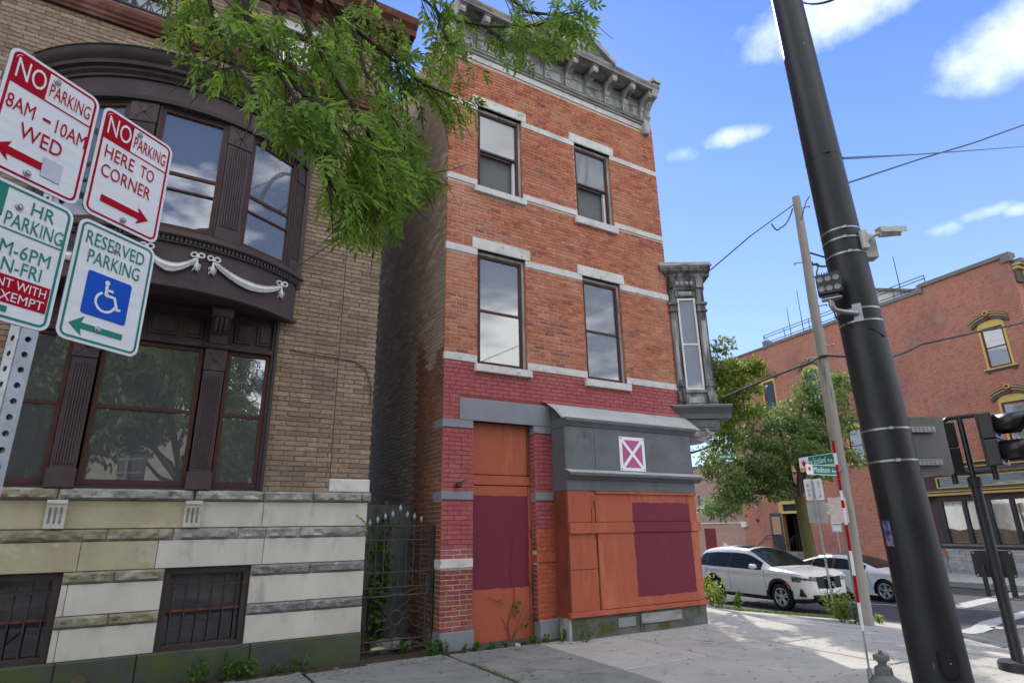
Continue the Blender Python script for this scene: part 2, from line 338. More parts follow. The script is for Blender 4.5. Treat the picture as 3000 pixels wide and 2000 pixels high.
M['lime_rock'] = pm('limestone_rock_face', (.34, .33, .30), (.19, .185, .17), rough=.9, scale=6, c3=(.44, .42, .38), s3=4, bscale=40, bump=.5, bd=.02)
M['lime_rock_dark'] = pm('limestone_rock_face_sooty', (.24, .235, .225), (.12, .12, .115), rough=.9, scale=5, c3=(.34, .33, .31), s3=5, bscale=40, bump=.5, bd=.02)
M['lime_rock_ochre'] = pm('limestone_rock_face_ochre', (.29, .26, .18), (.19, .165, .11), rough=.9, scale=5, c3=(.36, .34, .28), s3=4, bscale=40, bump=.5, bd=.02)
M['plinth'] = pm('plinth_stone_mossy', (.085, .085, .08), (.05, .052, .05), rough=.9, scale=3, c3=(.07, .095, .035), s3=1.6, lo3=.45, hi3=.62, bump=.3)
M['stone_white'] = pm('white_painted_stone', (.62, .61, .58), (.53, .52, .485), rough=.8, scale=3, c3=(.42, .41, .375), s3=2.5, lo3=.52, hi3=.72, c4=(.30, .29, .265), s4=12, lo4=.60, hi4=.74)
M['stone_grey'] = pm('grey_painted_stone', (.235, .245, .265), (.205, .215, .235), rough=.6, scale=3, bscale=25, bump=.15)
M['grey_paint'] = pm('grey_painted_wood', (.150, .155, .165), (.115, .12, .128), rough=.55, scale=2.4, c3=(.085, .088, .09), s3=2.2, lo3=.58, hi3=.72)
M['grey_base'] = pm('grey_painted_base_mossy', (.15, .15, .15), (.09, .09, .088), rough=.85, scale=3, c3=(.075, .085, .028), s3=2.3, lo3=.47, hi3=.60, bump=.35)
M['grey_wood'] = pm('weathered_grey_wood', (.43, .43, .41), (.21, .21, .20), rough=.9, scale=7, stretch=(1, 1, .25), c3=(.10, .10, .098), s3=3.5, lo3=.54, hi3=.68, bump=.5, bscale=30)
M['grey_wood_h'] = pm('weathered_grey_wood_trim', (.38, .38, .36), (.18, .18, .172), rough=.9, scale=8, stretch=(.25, 1, 1), c3=(.085, .085, .082), s3=3.5, lo3=.54, hi3=.68, bump=.5, bscale=30)
M['oriel_wood'] = pm('peeling_dark_wood', (.30, .295, .28), (.10, .10, .098), rough=.9, scale=9, stretch=(1, 1, .2), c3=(.05, .05, .05), s3=4, lo3=.47, hi3=.60, bump=.6, bscale=35)
M['flash'] = pm('metal_flashing', (.47, .48, .475), (.36, .37, .365), rough=.5, scale=1.5, metal=0.0, bump=.1, bscale=4, bd=.05, c3=(.33, .34, .33), s3=2)
ORG = (.385, .098, .056)
M['orange'] = pm('orange_painted_board', ORG, c4=(.23, .075, .048), s4=11, lo4=.58, hi4=.80, stretch=(1, 1, .22), c2=(.36, .09, .048), rough=.55, scale=2.2, c3=(.50, .16, .085), s3=3.5, lo3=.5, hi3=.75, bump=.35, bscale=26)
M['orange_dark'] = pm('orange_brown_painted_board', (.24, .062, .034), (.19, .05, .03), rough=.55, scale=3)
M['orange_purple'] = paint_rect_mat('orange_board_with_plum_patch', ORG, (.160, .021, .042), 7.05, 8.39, .475, 1.95, edge=.03, stretch=(1, 1, .22), c4=(.23, .075, .048), s4=11, lo4=.58, hi4=.80, c2=(.36, .09, .048), rough=.5, scale=2.2, c3=(.50, .16, .085), s3=3.5, lo3=.5, hi3=.75, bump=.35, bscale=26)
M['orange_door'] = paint_rect_mat('orange_door_with_plum_patch', ORG, (.155, .022, .045), 4.0, 5.305, .70, 2.06, c2=(.37, .092, .048), rough=.5, scale=2.2, c3=(.34, .10, .07), s3=2.5, lo3=.58, hi3=.75)
M['frame_brown'] = pm('brown_storm_frame', (.085, .035, .028), (.06, .026, .022), rough=.5, scale=5)
M['bay_purple'] = pm('purple_brown_paint', (.082, .058, .060), (.060, .043, .046), rough=.5, scale=2.5, c3=(.11, .085, .085), s3=3, lo3=.6, hi3=.75, bump=.15)
M['bay_dark'] = pm('dark_brown_paint', (.058, .045, .042), (.04, .032, .03), rough=.5, scale=3, c3=(.10, .085, .08), s3=4, lo3=.62, hi3=.74)
M['tar_roof'] = pm('tar_edge', (.035, .034, .035), (.02, .02, .02), rough=.7, scale=9, bump=.6, bscale=25, c3=(.22, .24, .24), s3=9, lo3=.66, hi3=.74)
M['redbelt'] = pm('terracotta_red_trim', (.17, .060, .045), (.11, .042, .034), rough=.6, scale=3, c3=(.28, .14, .115), s3=2.2, lo3=.55, hi3=.72)
M['white_plaster'] = pm('white_plaster', (.74, .73, .70), (.60, .59, .56), rough=.6, scale=12, bump=.2)
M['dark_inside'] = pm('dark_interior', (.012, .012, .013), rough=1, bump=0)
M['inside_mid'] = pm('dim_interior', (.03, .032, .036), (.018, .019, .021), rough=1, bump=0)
M['shade'] = pm('window_shade', (.62, .62, .61), (.52, .52, .52), rough=.9, scale=2, bump=0)
M['shade_grey'] = pm('grey_curtain', (.36, .365, .37), (.28, .285, .29), rough=.9, scale=1.2, bump=0)
M['screen'] = pm('insect_screen', (.15, .155, .16), (.125, .128, .134), rough=.7, scale=3, bump=0)
M['white_trim'] = pm('white_sash_paint', (.70, .70, .69), (.58, .58, .57), rough=.5, scale=8)
M['glass'] = glass_mat('window_glass', refl=.20)
M['glass_low'] = glass_mat('dull_window_glass', refl=.04)
M['glass_sky_greyed'] = glass_mat('sky_greyed_window_glass', refl=.12, dirt=.36)
M['glass_milky'] = glass_mat('milky_storm_glass', refl=.08, dirt=.42)
M['glass_strong'] = glass_mat('reflective_window_glass', refl=.14, dirt=.12)
M['glass_dirty'] = glass_mat('dusty_window_glass', refl=.30, dirt=.10)
M['iron'] = pm('wrought_iron', (.055, .053, .052), (.035, .034, .034), rough=.5, scale=20, bump=.2, c3=(.12, .115, .11), s3=12, lo3=.58, hi3=.72)
M['black'] = pm('black_paint', (.012, .012, .013), (.009, .009, .010), rough=.35, scale=3, bump=.05, spec=.5)
M['pole_black'] = pm('black_pole_coating', (.019, .019, .021), (.013, .013, .015), rough=.46, scale=2, bump=.10, bscale=14, spec=.4, stretch=(1, 1, .4), c3=(.032, .032, .034), s3=3, lo3=.5, hi3=.7, c4=(.085, .085, .085), s4=26, lo4=.70, hi4=.74)
M['steel'] = pm('galvanised_steel', (.42, .43, .44), (.30, .31, .32), rough=.45, scale=14, metal=.75, bump=.15)
M['steel_band'] = pm('stainless_band', (.40, .40, .40), (.30, .30, .30), rough=.42, metal=.9, scale=10, bump=.05)
M['alu_back'] = pm('sign_back_aluminium', (.20, .20, .195), (.15, .15, .148), rough=.5, metal=.4, scale=3, bump=.05)
M['sign_white'] = pm('reflective_white_sheet', (.84, .85, .86), (.76, .77, .79), rough=.6, spec=.08, scale=5, bump=.06, bscale=8, stretch=(1, 1, 6))
M['sign_red'] = pm('sign_red_ink', (.45, .004, .020), (.40, .004, .018), rough=.6, spec=.08, scale=9, bump=0)
M['sign_green'] = pm('sign_green_ink', (.035, .25, .185), (.03, .22, .165), rough=.6, spec=.08, scale=9, bump=0)
M['sign_blue'] = pm('sign_blue_ink', (.015, .10, .55), (.013, .085, .48), rough=.6, spec=.08, scale=9, bump=0)
M['street_green'] = pm('street_sign_green', (.012, .21, .14), (.01, .18, .12), rough=.6, spec=.08, scale=6, bump=0)
M['street_yellow'] = pm('street_sign_amber', (.75, .36, .02), (.65, .30, .02), rough=.6, spec=.08, scale=6, bump=0)
M['pink'] = pm('pink_sign_ink', (.46, .12, .27), (.40, .10, .24), rough=.6, spec=.08, scale=2, bump=0)
M['concrete'] = pm('sidewalk_concrete', (.445, .425, .385), (.375, .355, .32), c4=(.24, .228, .21), s4=8, lo4=.635, hi4=.70, rough=.92, scale=1.3, c3=(.30, .285, .26), s3=3.2, lo3=.57, hi3=.75, bump=.25, bscale=90, bd=.004, rand=.10)
M['concrete_old'] = pm('old_dark_concrete', (.27, .265, .255), (.20, .20, .19), c4=(.10, .10, .095), s4=9, lo4=.66, hi4=.71, rough=.95, scale=1.6, c3=(.13, .135, .115), s3=2.6, lo3=.55, hi3=.72, bump=.5, bscale=80, bd=.006, rand=.12)
M['joint'] = pm('joint_dirt', (.050, .045, .038), (.035, .032, .027), rough=1, scale=12)
M['asphalt'] = pm('asphalt', (.085, .085, .09), (.06, .06, .064), rough=.85, scale=.8, c3=(.12, .118, .115), s3=1.7, lo3=.55, hi3=.75, bump=.5, bscale=160, bd=.006)
M['kerb'] = pm('granite_kerb', (.33, .325, .31), (.24, .235, .225), rough=.9, scale=5, bump=.3)
M['road_white'] = pm('road_paint_white', (.46, .46, .45), (.30, .30, .295), rough=.8, scale=6, lo=.4, hi=.7)
M['road_yellow'] = pm('road_paint_yellow', (.55, .35, .06), (.40, .26, .06), rough=.8, scale=6)
M['soil'] = pm('dirt', (.075, .058, .040), (.045, .036, .026), rough=1, scale=9, bump=.7, bscale=40, bd=.03)
# ------------------------------------------------------------------ ground
def gz(x): return -0.05 - 0.68 * min(1.0, max(0.0, (x - 9.5) / 7.5))
def ray(px, py):
    d = (px - 1500, py - 1000, 1741.98)
    return Vector([sum(MC[i][j] * d[j] for j in range(3)) for i in range(3)])
def gnd(px, py, off=0.0):
    d = ray(px, py); t = 1e-4
    while t < 1 and (CAM.z + t * d.z) > gz(t * d.x) + off: t *= 1.001
    return CAM + d * t
def clip(poly, conv):
    out = list(poly)
    for i in range(len(conv)):
        a, b = conv[i], conv[(i + 1) % len(conv)]; inp = out; out = []
        if not inp: break
        side = lambda p: (b[0] - a[0]) * (p[1] - a[1]) - (b[1] - a[1]) * (p[0] - a[0])
        for k in range(len(inp)):
            p, q = inp[k - 1], inp[k]; sp_, sq = side(p), side(q)
            if (sp_ >= 0) != (sq >= 0):
                t = sp_ / (sp_ - sq); out.append((p[0] + t * (q[0] - p[0]), p[1] + t * (q[1] - p[1])))
            if sq >= 0: out.append(q)
    return out
mb = MB(); xs = [-80, -20, 0, 5, 9.5, 11, 13, 15, 17, 20, 40, 80, 250]
for a, b in zip(xs, xs[1:]):
    mb.quad((a, -120, gz(a) - .12), (b, -120, gz(b) - .12), (b, 260, gz(b) - .12), (a, 260, gz(a) - .12))
road = mb.build('road', M['asphalt']); tag(road, kind='structure')
KERB = [(11.86, 9.66), (12.35, 9.18), (13.0, 8.66), (13.72, 7.75), (13.82, 7.3), (13.45, 6.5), (12.7, 5.83), (11.27, 4.55), (9.9, 3.1), (8.9, 2.35), (7.6, 2.0), (-14, 2.0)]
CONV = [(-14, 2.0), (7.6, 2.0), (8.9, 2.35), (9.9, 3.1), (11.27, 4.55), (12.7, 5.83), (13.45, 6.5), (13.82, 7.3), (13.72, 7.75), (11.86, 9.66), (-14, 9.66)]
NORTH = [(8.0, 9.67), (11.86, 9.67), (11.86, 45), (8.0, 45)]
mb = MB()
def sheet(poly, dz):
    # split by x so that the sheet follows the ramp
    cuts = [-20, 9.5, 11, 12.5, 14.5]
    for a, b in zip(cuts, cuts[1:]):
        p = clip(poly, [(a, -50), (b, -50), (b, 100), (a, 100)])
        if len(p) > 2: mb.add([(x, y, gz(x) + dz) for x, y in p], [tuple(range(len(p)))])
sheet(CONV, -0.022); sheet(NORTH, -0.022)
side = mb.build('sidewalk', M['joint']); tag(side, kind='structure')
def slab(cell, conv, mat, name='paving_slab'):
    p = clip(cell, conv)
    if len(p) < 3: return
    ar = abs(sum(p[i - 1][0] * p[i][1] - p[i][0] * p[i - 1][1] for i in range(len(p)))) / 2
    if ar < .02: return
    dz = rr(-.004, .004); n = len(p); t1, t2 = rr(-.002, .002), rr(-.002, .002)
    cx = sum(q[0] for q in p) / n; cy = sum(q[1] for q in p) / n
    k = MB(); e = 0.012
    top = [(x + (cx - x) * e, y + (cy - y) * e, gz(x) + dz + t1 * (x - cx) + t2 * (y - cy)) for x, y in p]
    mid = [(x, y, gz(x) + dz - .008) for x, y in p]; bot = [(x, y, gz(x) - .05) for x, y in p]
    k.add(top + mid + bot, [tuple(range(n))] + [(i, n + i, n + (i + 1) % n, (i + 1) % n) for i in range(n)] + [(n + i, 2 * n + i, 2 * n + (i + 1) % n, n + (i + 1) % n) for i in range(n)])
    k.build(name, mat, side)
g_ = .011; gy_ = .019
XL = [5.22, 6.66, 8.12, 9.5, 10.9, 12.3, 13.9]; YL_ = [2.0, 2.98, 4.50, 6.10, 7.72, 9.66]
for a, b in zip(XL, XL[1:]):
    for c, d in zip(YL_, YL_[1:]):
        sk = lambda y: -0.16 * (7.7 - y) / 1.6 * 0.55          # the joints run slightly askew of the wall
        slab([(a + sk(c) + g_, c + gy_), (b + sk(c) - g_, c + gy_), (b + sk(d) - g_, d - gy_), (a + sk(d) + g_, d - gy_)], CONV, M['concrete'])
XO = [-14, -12, -10.2, -8.4, -6.6, -4.9, -3.2, -1.6, 0.1, 1.9, 3.78, 5.22]; YO = [2.0, 2.9, 4.5, 6.2, 8.28]
for a, b in zip(XO, XO[1:]):
    for c, d in zip(YO, YO[1:]):
        sk = (lambda y: -0.16 * (7.7 - y) / 1.6 * 0.55) if b == 5.22 else (lambda y: 0)
        sl = (lambda y: 0.0)
        slab([(a + g_ * 2, c + gy_), (b + sk(c) - g_ * 2, c + gy_), (b + sk(d) - g_ * 2, d - gy_), (a + g_ * 2, d - gy_)], CONV, M['concrete_old'])
for k in range(22):
    c = 9.67 + k * 1.5
    for a, b in ((8.85, 10.3), (10.3, 11.86)): slab([(a + g_, c + g_), (b - g_, c + g_), (b - g_, c + 1.5 - g_), (a + g_, c + 1.5 - g_)], NORTH, M['concrete'])
# dirt strip at the foot of the left wall and in the gap between the houses
mb = MB()
for x0, x1, y0, y1 in ((-12, 2.68, 8.10, 8.44), (2.6, 3.78, 8.2, 12.5), (3.72, 5.72, 8.10, 8.36)):
    nx, ny = max(2, int((x1 - x0) / .12)), max(2, int((y1 - y0) / .08))
    P = [[(x0 + (x1 - x0) * i / nx, y0 + (y1 - y0) * j / ny) for i in range(nx + 1)] for j in range(ny + 1)]
    vs = [(x, y, gz(x) + (.002 if y - y0 < .05 else .012 + .028 * mnoise.noise((x * 5, y * 5, 3)))) for row in P for x, y in row]
    mb.add(vs, [(j * (nx + 1) + i, j * (nx + 1) + i + 1, (j + 1) * (nx + 1) + i + 1, (j + 1) * (nx + 1) + i) for j in range(ny) for i in range(nx)])
o = mb.build('dirt_strip', M['soil'], smooth=True); tag(o, kind='structure')
# kerb stones
kb = bpy.data.objects.new('kerb', None); COL.objects.link(kb); tag(kb, kind='structure')
def kerb_run(a, b, z_of, w=.16, parent=kb, step=1.8):
    a, b = Vector(a), Vector(b); Ln = (b - a).length; nseg = max(1, round(Ln / step)); d = (b - a) / nseg; nn = Vector((d.y, -d.x)).normalized()
    for i in range(nseg):
        p, q = a + d * i, a + d * (i + 1); g = d.normalized() * .004
        p, q = p + g, q - g; k = MB(); zt = rr(-.004, .004)
        vs = []
        for dz in (-.2, 0.004 + zt):
            for s_, e in ((p, 0), (q, 0), (q, w), (p, w)):
                w2 = s_ - nn * (w - .02) + nn * e; vs.append((w2.x, w2.y, z_of(w2.x) + dz))
        k.add(vs, [(0, 1, 2, 3), (4, 5, 6, 7), (0, 1, 5, 4), (1, 2, 6, 5), (2, 3, 7, 6), (3, 0, 4, 7)]); k.build('kerb_stone', M['kerb'], parent, bevel=.012)
kp = [(11.86, 30.0)] + KERB
for a, b in zip(kp, kp[1:]): kerb_run(b, a, gz)
# ribbed metal drain strip on the ramp
tr = thing('ramp_drain_strip', 'ribbed pale metal drain strip across the kerb ramp by the signal post', 'drain', tuple(gnd(2890, 1875)))
a_, b_ = Vector((12.50, 5.66)), Vector((11.0, 4.28)); d_ = (b_ - a_).normalized(); n_ = Vector((d_.y, -d_.x))
if n_.x < 0: n_ = -n_
mb = MB(); Ln = (b_ - a_).length
def tp(s, t, z): p = a_ + d_ * s - n_ * (.02 + t); return (p.x, p.y, gz(p.x) + z)
mb.add([tp(0, 0, .012), tp(Ln, 0, .012), tp(Ln, .30, .012), tp(0, .30, .012)], [(0, 1, 2, 3)]); mb.build('plate', M['kerb'], tr)
for k in range(20):
    s0 = .04 + k * (Ln - .08) / 20; m2 = MB()
    m2.tube([tp(s0 + .05 * sin(pi * j / 6), .04 + .22 * j / 6, .02) for j in range(7)], .012, 6); m2.build('rib', M['stone_grey'], tr, smooth=True)
# road paint
def strip(pts, w, mat, name, label, cat='road marking', dz=.006):
    k = MB(); P = [Vector((p[0], p[1])) for p in pts]
    for a, b in zip(P, P[1:]):
        n = max(1, int((b - a).length / 1.0)); nn = Vector((-(b - a).y, (b - a).x)).normalized() * w / 2
        for i in range(n):
            p, q = a + (b - a) * i / n, a + (b - a) * (i + 1) / n
            k.quad(*[(v.x, v.y, gz(v.x) - .12 + dz) for v in (p - nn, q - nn, q + nn, p + nn)])
    o = k.build(name, mat, None); o.parent = road; return o
g2 = lambda a, b: tuple(gnd(a, b, -.12))[:2]
strip([g2(2400, 1760), g2(2470, 1764), g2(2640, 1773), (21.2, 8.6)], .12, M['road_white'], 'lane_line', 'white lane edge line beside the cars')
strip([(24.9, 18.0), g2(2780, 1740), g2(2940, 1752), (24.4, 7.0)], .12, M['road_yellow'], 'centre_line', '')
strip([(20.9, 9.75), (25.3, 10.15), (29.0, 10.5)], .55, M['road_white'], 'crosswalk_line', '')
strip([g2(2815, 1853), g2(2900, 1824), g2(3000, 1798), (26.5, 8.4)], .42, M['road_white'], 'crosswalk_line', '')
strip([(17.6, 7.45), (20.5, 6.6), (24, 5.2)], .3, M['road_white'], 'crosswalk_line', '')
# ------------------------------------------------------------------ main corner building
YF = 8.30; X0, X1 = 3.73, 8.84
mbd = thing('corner_building', 'narrow three storey red brick corner building with boarded shopfront and grey wooden cornice', 'building', (6.28, 10.0, -.05))
WIN = [(4.31, 5.275, 7.42, 9.165), (6.545, 7.49, 7.42, 9.145), (4.315, 5.29, 4.12, 6.185), (6.575, 7.51, 4.12, 6.17)]
DOOR = (4.25, 5.38, -0.06, 3.19)
SHOP = (5.73, 8.9, -.06, 3.6)
core_holes = WIN + [DOOR]
mb = MB(); wall_grid(mb, X0 + .009, X1 - .009, -.06, 10.95, core_holes, YF + .009, .26)
mb.quad((X0 + .009, YF + .009, -.06), (X0 + .009, 19.0, -.06), (X0 + .009, 19.0, 10.95), (X0 + .009, YF + .009, 10.95))
mb.quad((X1 - .009, YF + .009, -.8), (X1 + .9, 19.0, -.8), (X1 + .9, 19.0, 10.95), (X1 - .009, YF + .009, 10.95))
mb.quad((X0, 19, -.8), (X1 + .9, 19, -.8), (X1 + .9, 19, 10.95), (X0, 19, 10.95)); mb.quad((X0, YF, 10.9), (X1, YF, 10.9), (X1 + .9, 19, 10.9), (X0, 19, 10.9))
wall = mb.build('wall', M['mortar'], mbd)
LIN = [(4.205, 5.38, 9.165, 9.365), (6.43, 7.59, 9.145, 9.335), (4.215, 5.39, 6.185, 6.395), (6.46, 7.62, 6.17, 6.375)]
SIL = [(4.24, 5.33, 7.295, 7.42), (6.47, 7.55, 7.265, 7.42), (4.26, 5.35, 3.995, 4.12), (6.50, 7.57, 3.99, 4.12)]
def runs(holes, a=X0 - .005, b=X1):
    p = a; out = []
    for h in sorted(holes): out.append((p, h[0])); p = h[1]
    return out + [(p, b)]
STR = []
for z0, z1, hs_ in ((9.045, 9.165, WIN[:2]), (7.437, 7.552, WIN[:2]), (6.06, 6.19, WIN[2:]), (4.14, 4.26, WIN[2:])):
    for a, b in runs([(h[0], h[1]) for h in hs_]): STR.append((a, b, z0, z1))
TOPS = (X0, X1 - .08, 10.17, 10.30)
GREY = [(4.005, 5.72, 3.19, 3.545), (X0 - .01, 4.25, 3.065, 3.19), (5.372, 5.73, 3.07, 3.19), (X0 - .01, 4.254, 1.985, 2.105), (5.372, 5.73, 1.985, 2.115), (X0 - .015, 4.254, -.06, .20), (5.372, 5.73, -.06, .225)]
BW = (X0 - .01, 4.25, 1.03, 1.155)
BO = (5.372, 5.73, 1.05, 1.17)
holes = WIN + LIN + SIL + STR + GREY + [DOOR, SHOP, BW, BO, TOPS, (8.615, 8.628, 4.2, 10.3)]
BR = lay_bricks(X0, X1, .20, 10.34, holes)
def pick_main(b):
    z, x = b[2], b[0]
    if z > 4.13: return 0
    if x > 5.3 and z < 1.5: return 3
    if z < 1.04 and x < 4.3: return 2
    if z < 1.16 and x < 4.3 and R.random() < .5: return 2
    return 1
pl = lambda x, y, z, a: Matrix.Translation((x, YF + y, z)) @ Matrix.Rotation(a, 4, 'Y')
put_bricks(BR, wall, [M['brick_red'], M['brick_painted'], M['brick_worn'], M['brick_orange_painted']], pick_main, pl, lambda b: (b[0] ** 2 + YF ** 2 + (b[2] - 1.55) ** 2))
M['paint_back'] = pm('maroon_painted_joint', (.26, .060, .064), (.20, .05, .052), rough=.7, scale=6)
for a, b, c, d, m_ in ((X0 + .004, 5.735, 3.19, 4.14, 'paint_back'), (5.735, X1 - .004, 3.6, 4.14, 'paint_back'), (X0 + .004, 4.248, 1.3, 3.07, 'paint_back'), (5.382, 5.73, 1.5, 3.07, 'paint_back'), (5.382, 5.73, .22, 1.5, 'orange')): MB().box(a, b, YF + .0055, YF + .012, c, d).build('painted_joints', M[m_], wall)
# side wall towards the gap
BS = lay_bricks(YF + .012, 18.8, .0, 10.9, [(YF, YF + .29, 3.065, 3.19), (YF, YF + .28, 1.985, 2.105), (YF, YF + .28, 1.03, 1.155), (YF, YF + .3, -.06, .2)])
pls = lambda x, y, z, a: Matrix.Translation((X0 + y, x, z)) @ Matrix.Rotation(-pi / 2, 4, 'Z') @ Matrix.Rotation(a * 2, 4, 'Y')
put_bricks(BS, wall, [M['brick_side'], M['brick_side_red']], lambda b: 1 if (b[0] < 9.36 and b[2] < 4.3 + .5 * mnoise.noise((b[0] * 2, b[2], 0))) else 0, pls, lambda b: 1, maxn=0, rnd=random.Random(5))
# reveals of the openings in brick
for h in WIN:
    for side_x, sgn in ((h[0], 1), (h[1], -1)):
        k = MB(); z = h[2] + .005; c = 0
        while z < h[3] - .05:
            k.cv = R.random() * .98 + .01
            if c % 2: k.box(side_x - (.0 if sgn > 0 else .003), side_x + (.003 if sgn > 0 else 0), YF + .004, YF + .11, z, z + .058)
            else: k.box(side_x - (.0 if sgn > 0 else .003), side_x + (.003 if sgn > 0 else 0), YF + .004, YF + .055, z, z + .058); k.box(side_x - (.0 if sgn > 0 else .003), side_x + (.003 if sgn > 0 else 0), YF + .064, YF + .11, z, z + .058)
            z += .068; c += 1
        k.build('reveal_brickwork', M['brick_red'], wall, kind='stuff')
k = MB(); z = .21
while z < 3.15:
    if not (1.0 < z < 1.17 or 1.95 < z < 2.11 or z > 3.02):
        k.mi = 1 if z < 1.5 else 0; k.cv = R.random() * .98 + .01; k.box(5.372, 5.38, YF + .004, YF + .135, z, z + .058)
    z += .068
k.build('reveal_brickwork', [M['brick_painted'], M['brick_worn']], wall, kind='stuff')
for h in LIN: MB().cbox(h[0], h[1], YF - .022, YF + .12, h[2], h[3], .006).build('lintel', M['stone_white'], mbd)
for h in SIL: MB().cbox(h[0], h[1], YF - .065, YF + .12, h[2], h[3], .008).build('sill', M['stone_white'], mbd)
for h in STR: MB().cbox(h[0], h[1] - .001, YF - .012, YF + .05, h[2], h[3], .004).build('string_course', M['stone_white'], mbd)
MB().cbox(*TOPS[:2], YF - .015, YF + .05, *TOPS[2:], .004).build('string_course', M['stone_white'], mbd)
for i, h in enumerate(GREY):
    d0 = .05 if h[2] < 0 else (.018 if i == 0 else .012)
    MB().cbox(h[0], h[1], YF - d0, YF + (.30 if h[0] < 3.8 else .13), h[2], h[3], .006).build('painted_stone_band' if h[2] > 0 else 'plinth_block', M['stone_grey'], mbd)
MB().cbox(BW[0], BW[1], YF - .012, YF + .29, BW[2], BW[3], .006).build('painted_stone_band', M['stone_white'], mbd)
MB().cbox(BO[0], BO[1], YF - .012, YF + .13, BO[2], BO[3], .006).build('painted_stone_band', M['orange'], mbd)
# windows
def sash_window(name, parent, x0, x1, z0, z1, y, frame, gl, mid, up_back, low_back, trim=None, fw=.045, storm=True, low_glass=True, T=None, jamb=None):
    """double hung window in plane y (facing -y): frame, two panes, things behind the glass"""
    w = MB(T); w.box(x0, x0 + fw, y - .02, y + .05, z0, z1); w.box(x1 - fw, x1, y - .02, y + .05, z0, z1); w.box(x0 + fw, x1 - fw, y - .02, y + .05, z1 - fw, z1); w.box(x0 + fw, x1 - fw, y - .02, y + .05, z0, z0 + fw * 1.15)
    o = w.build(name, frame, parent)
    MB(T).box(x0 + fw, x1 - fw, y - .014, y + .035, mid - .02, mid + .02).build('meeting_rail', frame, o)
    MB(T).box(x0 + fw, x1 - fw, y + .012, y + .016, mid + .02, z1 - fw).build('pane', gl, o)
    if low_glass: MB(T).box(x0 + fw, x1 - fw, y + .004, y + .008, z0 + fw * 1.15, mid - .02).build('pane', gl, o)
    if trim:
        t = MB(T); a, b = x0 + fw, x1 - fw
        for za, zb in ((mid + .02, z1 - fw), (z0 + fw * 1.15, mid - .02)):
            t.box(b - .05, b - .002, y + .03, y + .09, za, zb)
            if low_glass or za > z0 + .4: t.box(a + .03, b - .05, y + .03, y + .09, zb - .05, zb - .002)
        t.build('inner_sash', trim, o)
    MB(T).quad((x0 + fw, y + .10, mid), (x1 - fw, y + .10, mid), (x1 - fw, y + .10, z1 - fw), (x0 + fw, y + .10, z1 - fw)).build('blind', up_back, o)
    MB(T).quad((x0 + fw, y + .12, z0 + fw), (x1 - fw, y + .12, z0 + fw), (x1 - fw, y + .12, mid), (x0 + fw, y + .12, mid)).build('blind', low_back, o)
    return o
for i, h in enumerate(WIN):
    sash_window('window', mbd, h[0] + .055, h[1] - .045, h[2] + .035, h[3] - .06, YF + .10, M['frame_brown'], M['glass_milky' if i < 2 else 'glass_sky_greyed'], h[2] + (h[3] - h[2]) * (.49 if i < 2 else .475), M['shade' if i < 2 else 'shade_grey'], M['screen' if i < 2 else 'shade_grey'], trim=M['white_trim'], low_glass=(i >= 2))
    k = MB(); k.box(h[0], h[0] + .055, YF + .09, YF + .2, h[2], h[3]); k.box(h[1] - .045, h[1], YF + .06, YF + .2, h[2], h[3]); k.box(h[0] + .055, h[1] - .045, YF + .07, YF + .2, h[3] - .06, h[3]); k.box(h[0] + .055, h[1] - .045, YF + .085, YF + .2, h[2], h[2] + .035)
    k.build('window_casing', M['grey_wood'], mbd)
# boarded door
dr = MB().box(4.25, 5.31, YF + .14, YF + .17, 2.385, 3.19).build('boarded_transom', M['orange'], mbd)
MB().box(4.25, 5.38, YF + .125, YF + .17, 2.225, 2.37).build('door_rail', M['orange'], mbd)
MB().box(4.25, 5.305, YF + .135, YF + .17, -.03, 2.21).build('door_board', M['orange_door'], mbd)
MB().box(5.31, 5.38, YF + .125, YF + .165, -.03, 2.21).build('door_jamb', M['orange'], mbd); MB().box(5.315, 5.38, YF + .13, YF + .165, 2.385, 3.19).build('door_jamb', M['orange_dark'], mbd)
MB().box(4.22, 5.40, YF - .17, YF + .14, -.12, -.012).build('door_step', M['plinth'], mbd, bevel=.02)
for z in (1.43, 1.46, 1.50, 1.53): MB().lathe([(0, -.01), (.012, -.008), (.012, 0)], 8, (5.345, YF + .125, z), 'y').build('bolt', M['iron'], dr)
k = MB(); k.lathe([(0, -.11), (.03, -.11), (.045, -.085), (.045, -.03), (.03, -.02), (.03, 0)], 14, (3.98, YF, 2.20), 'y'); k.tube([(3.98, YF - .06, 2.22), (4.03, YF - .10, 2.25), (4.06, YF - .12, 2.27)], .008, 6); k.build('pipe_stub', M['iron'], mbd, smooth=True)
# ---- shopfront
YS = 7.93; XA, XB = 5.745, 8.60
sf = MB().box(XA + .02, XB, YS + .03, YF - .001, .24, 3.2).build('shopfront', M['orange_dark'], mbd)
def sb(name, x0, x1, y0, y1, z0, z1, mat, c=.005): return MB().cbox(x0, x1, y0, y1, z0, z1, c).build(name, mat, sf)
sb('base_board', XA, 6.30, YS, YF, -.12, .262, M['grey_base']); sb('base_board', 6.303, 6.485, YS + .006, YF, -.12, .262, M['grey_base']); sb('base_board', 6.488, 7.085, YS + .012, YF, -.12, .262, M['grey_base']); sb('base_board', 7.088, XB + .01, YS + .002, YF, -.12, .262, M['grey_base'])
sb('patch_board', 7.10, 7.99, YS - .02, YS + .01, .075, .228, M['grey_wood_h']); sb('patch_board', 6.62, 6.98, YS - .008, YS + .013, .06, .20, M['stone_grey']); sb('patch_board', 7.14, 7.62, YS - .012, YS + .01, -.06, .055, M['grey_base'])
sb('corner_post', XA - .05, XA + .02, YS + .02, YF - .10, -.12, .25, M['grey_wood'])
sb('sill_board', XA - .05, XB + .04, YS - .045, YS + .03, .265, .338, M['orange'])
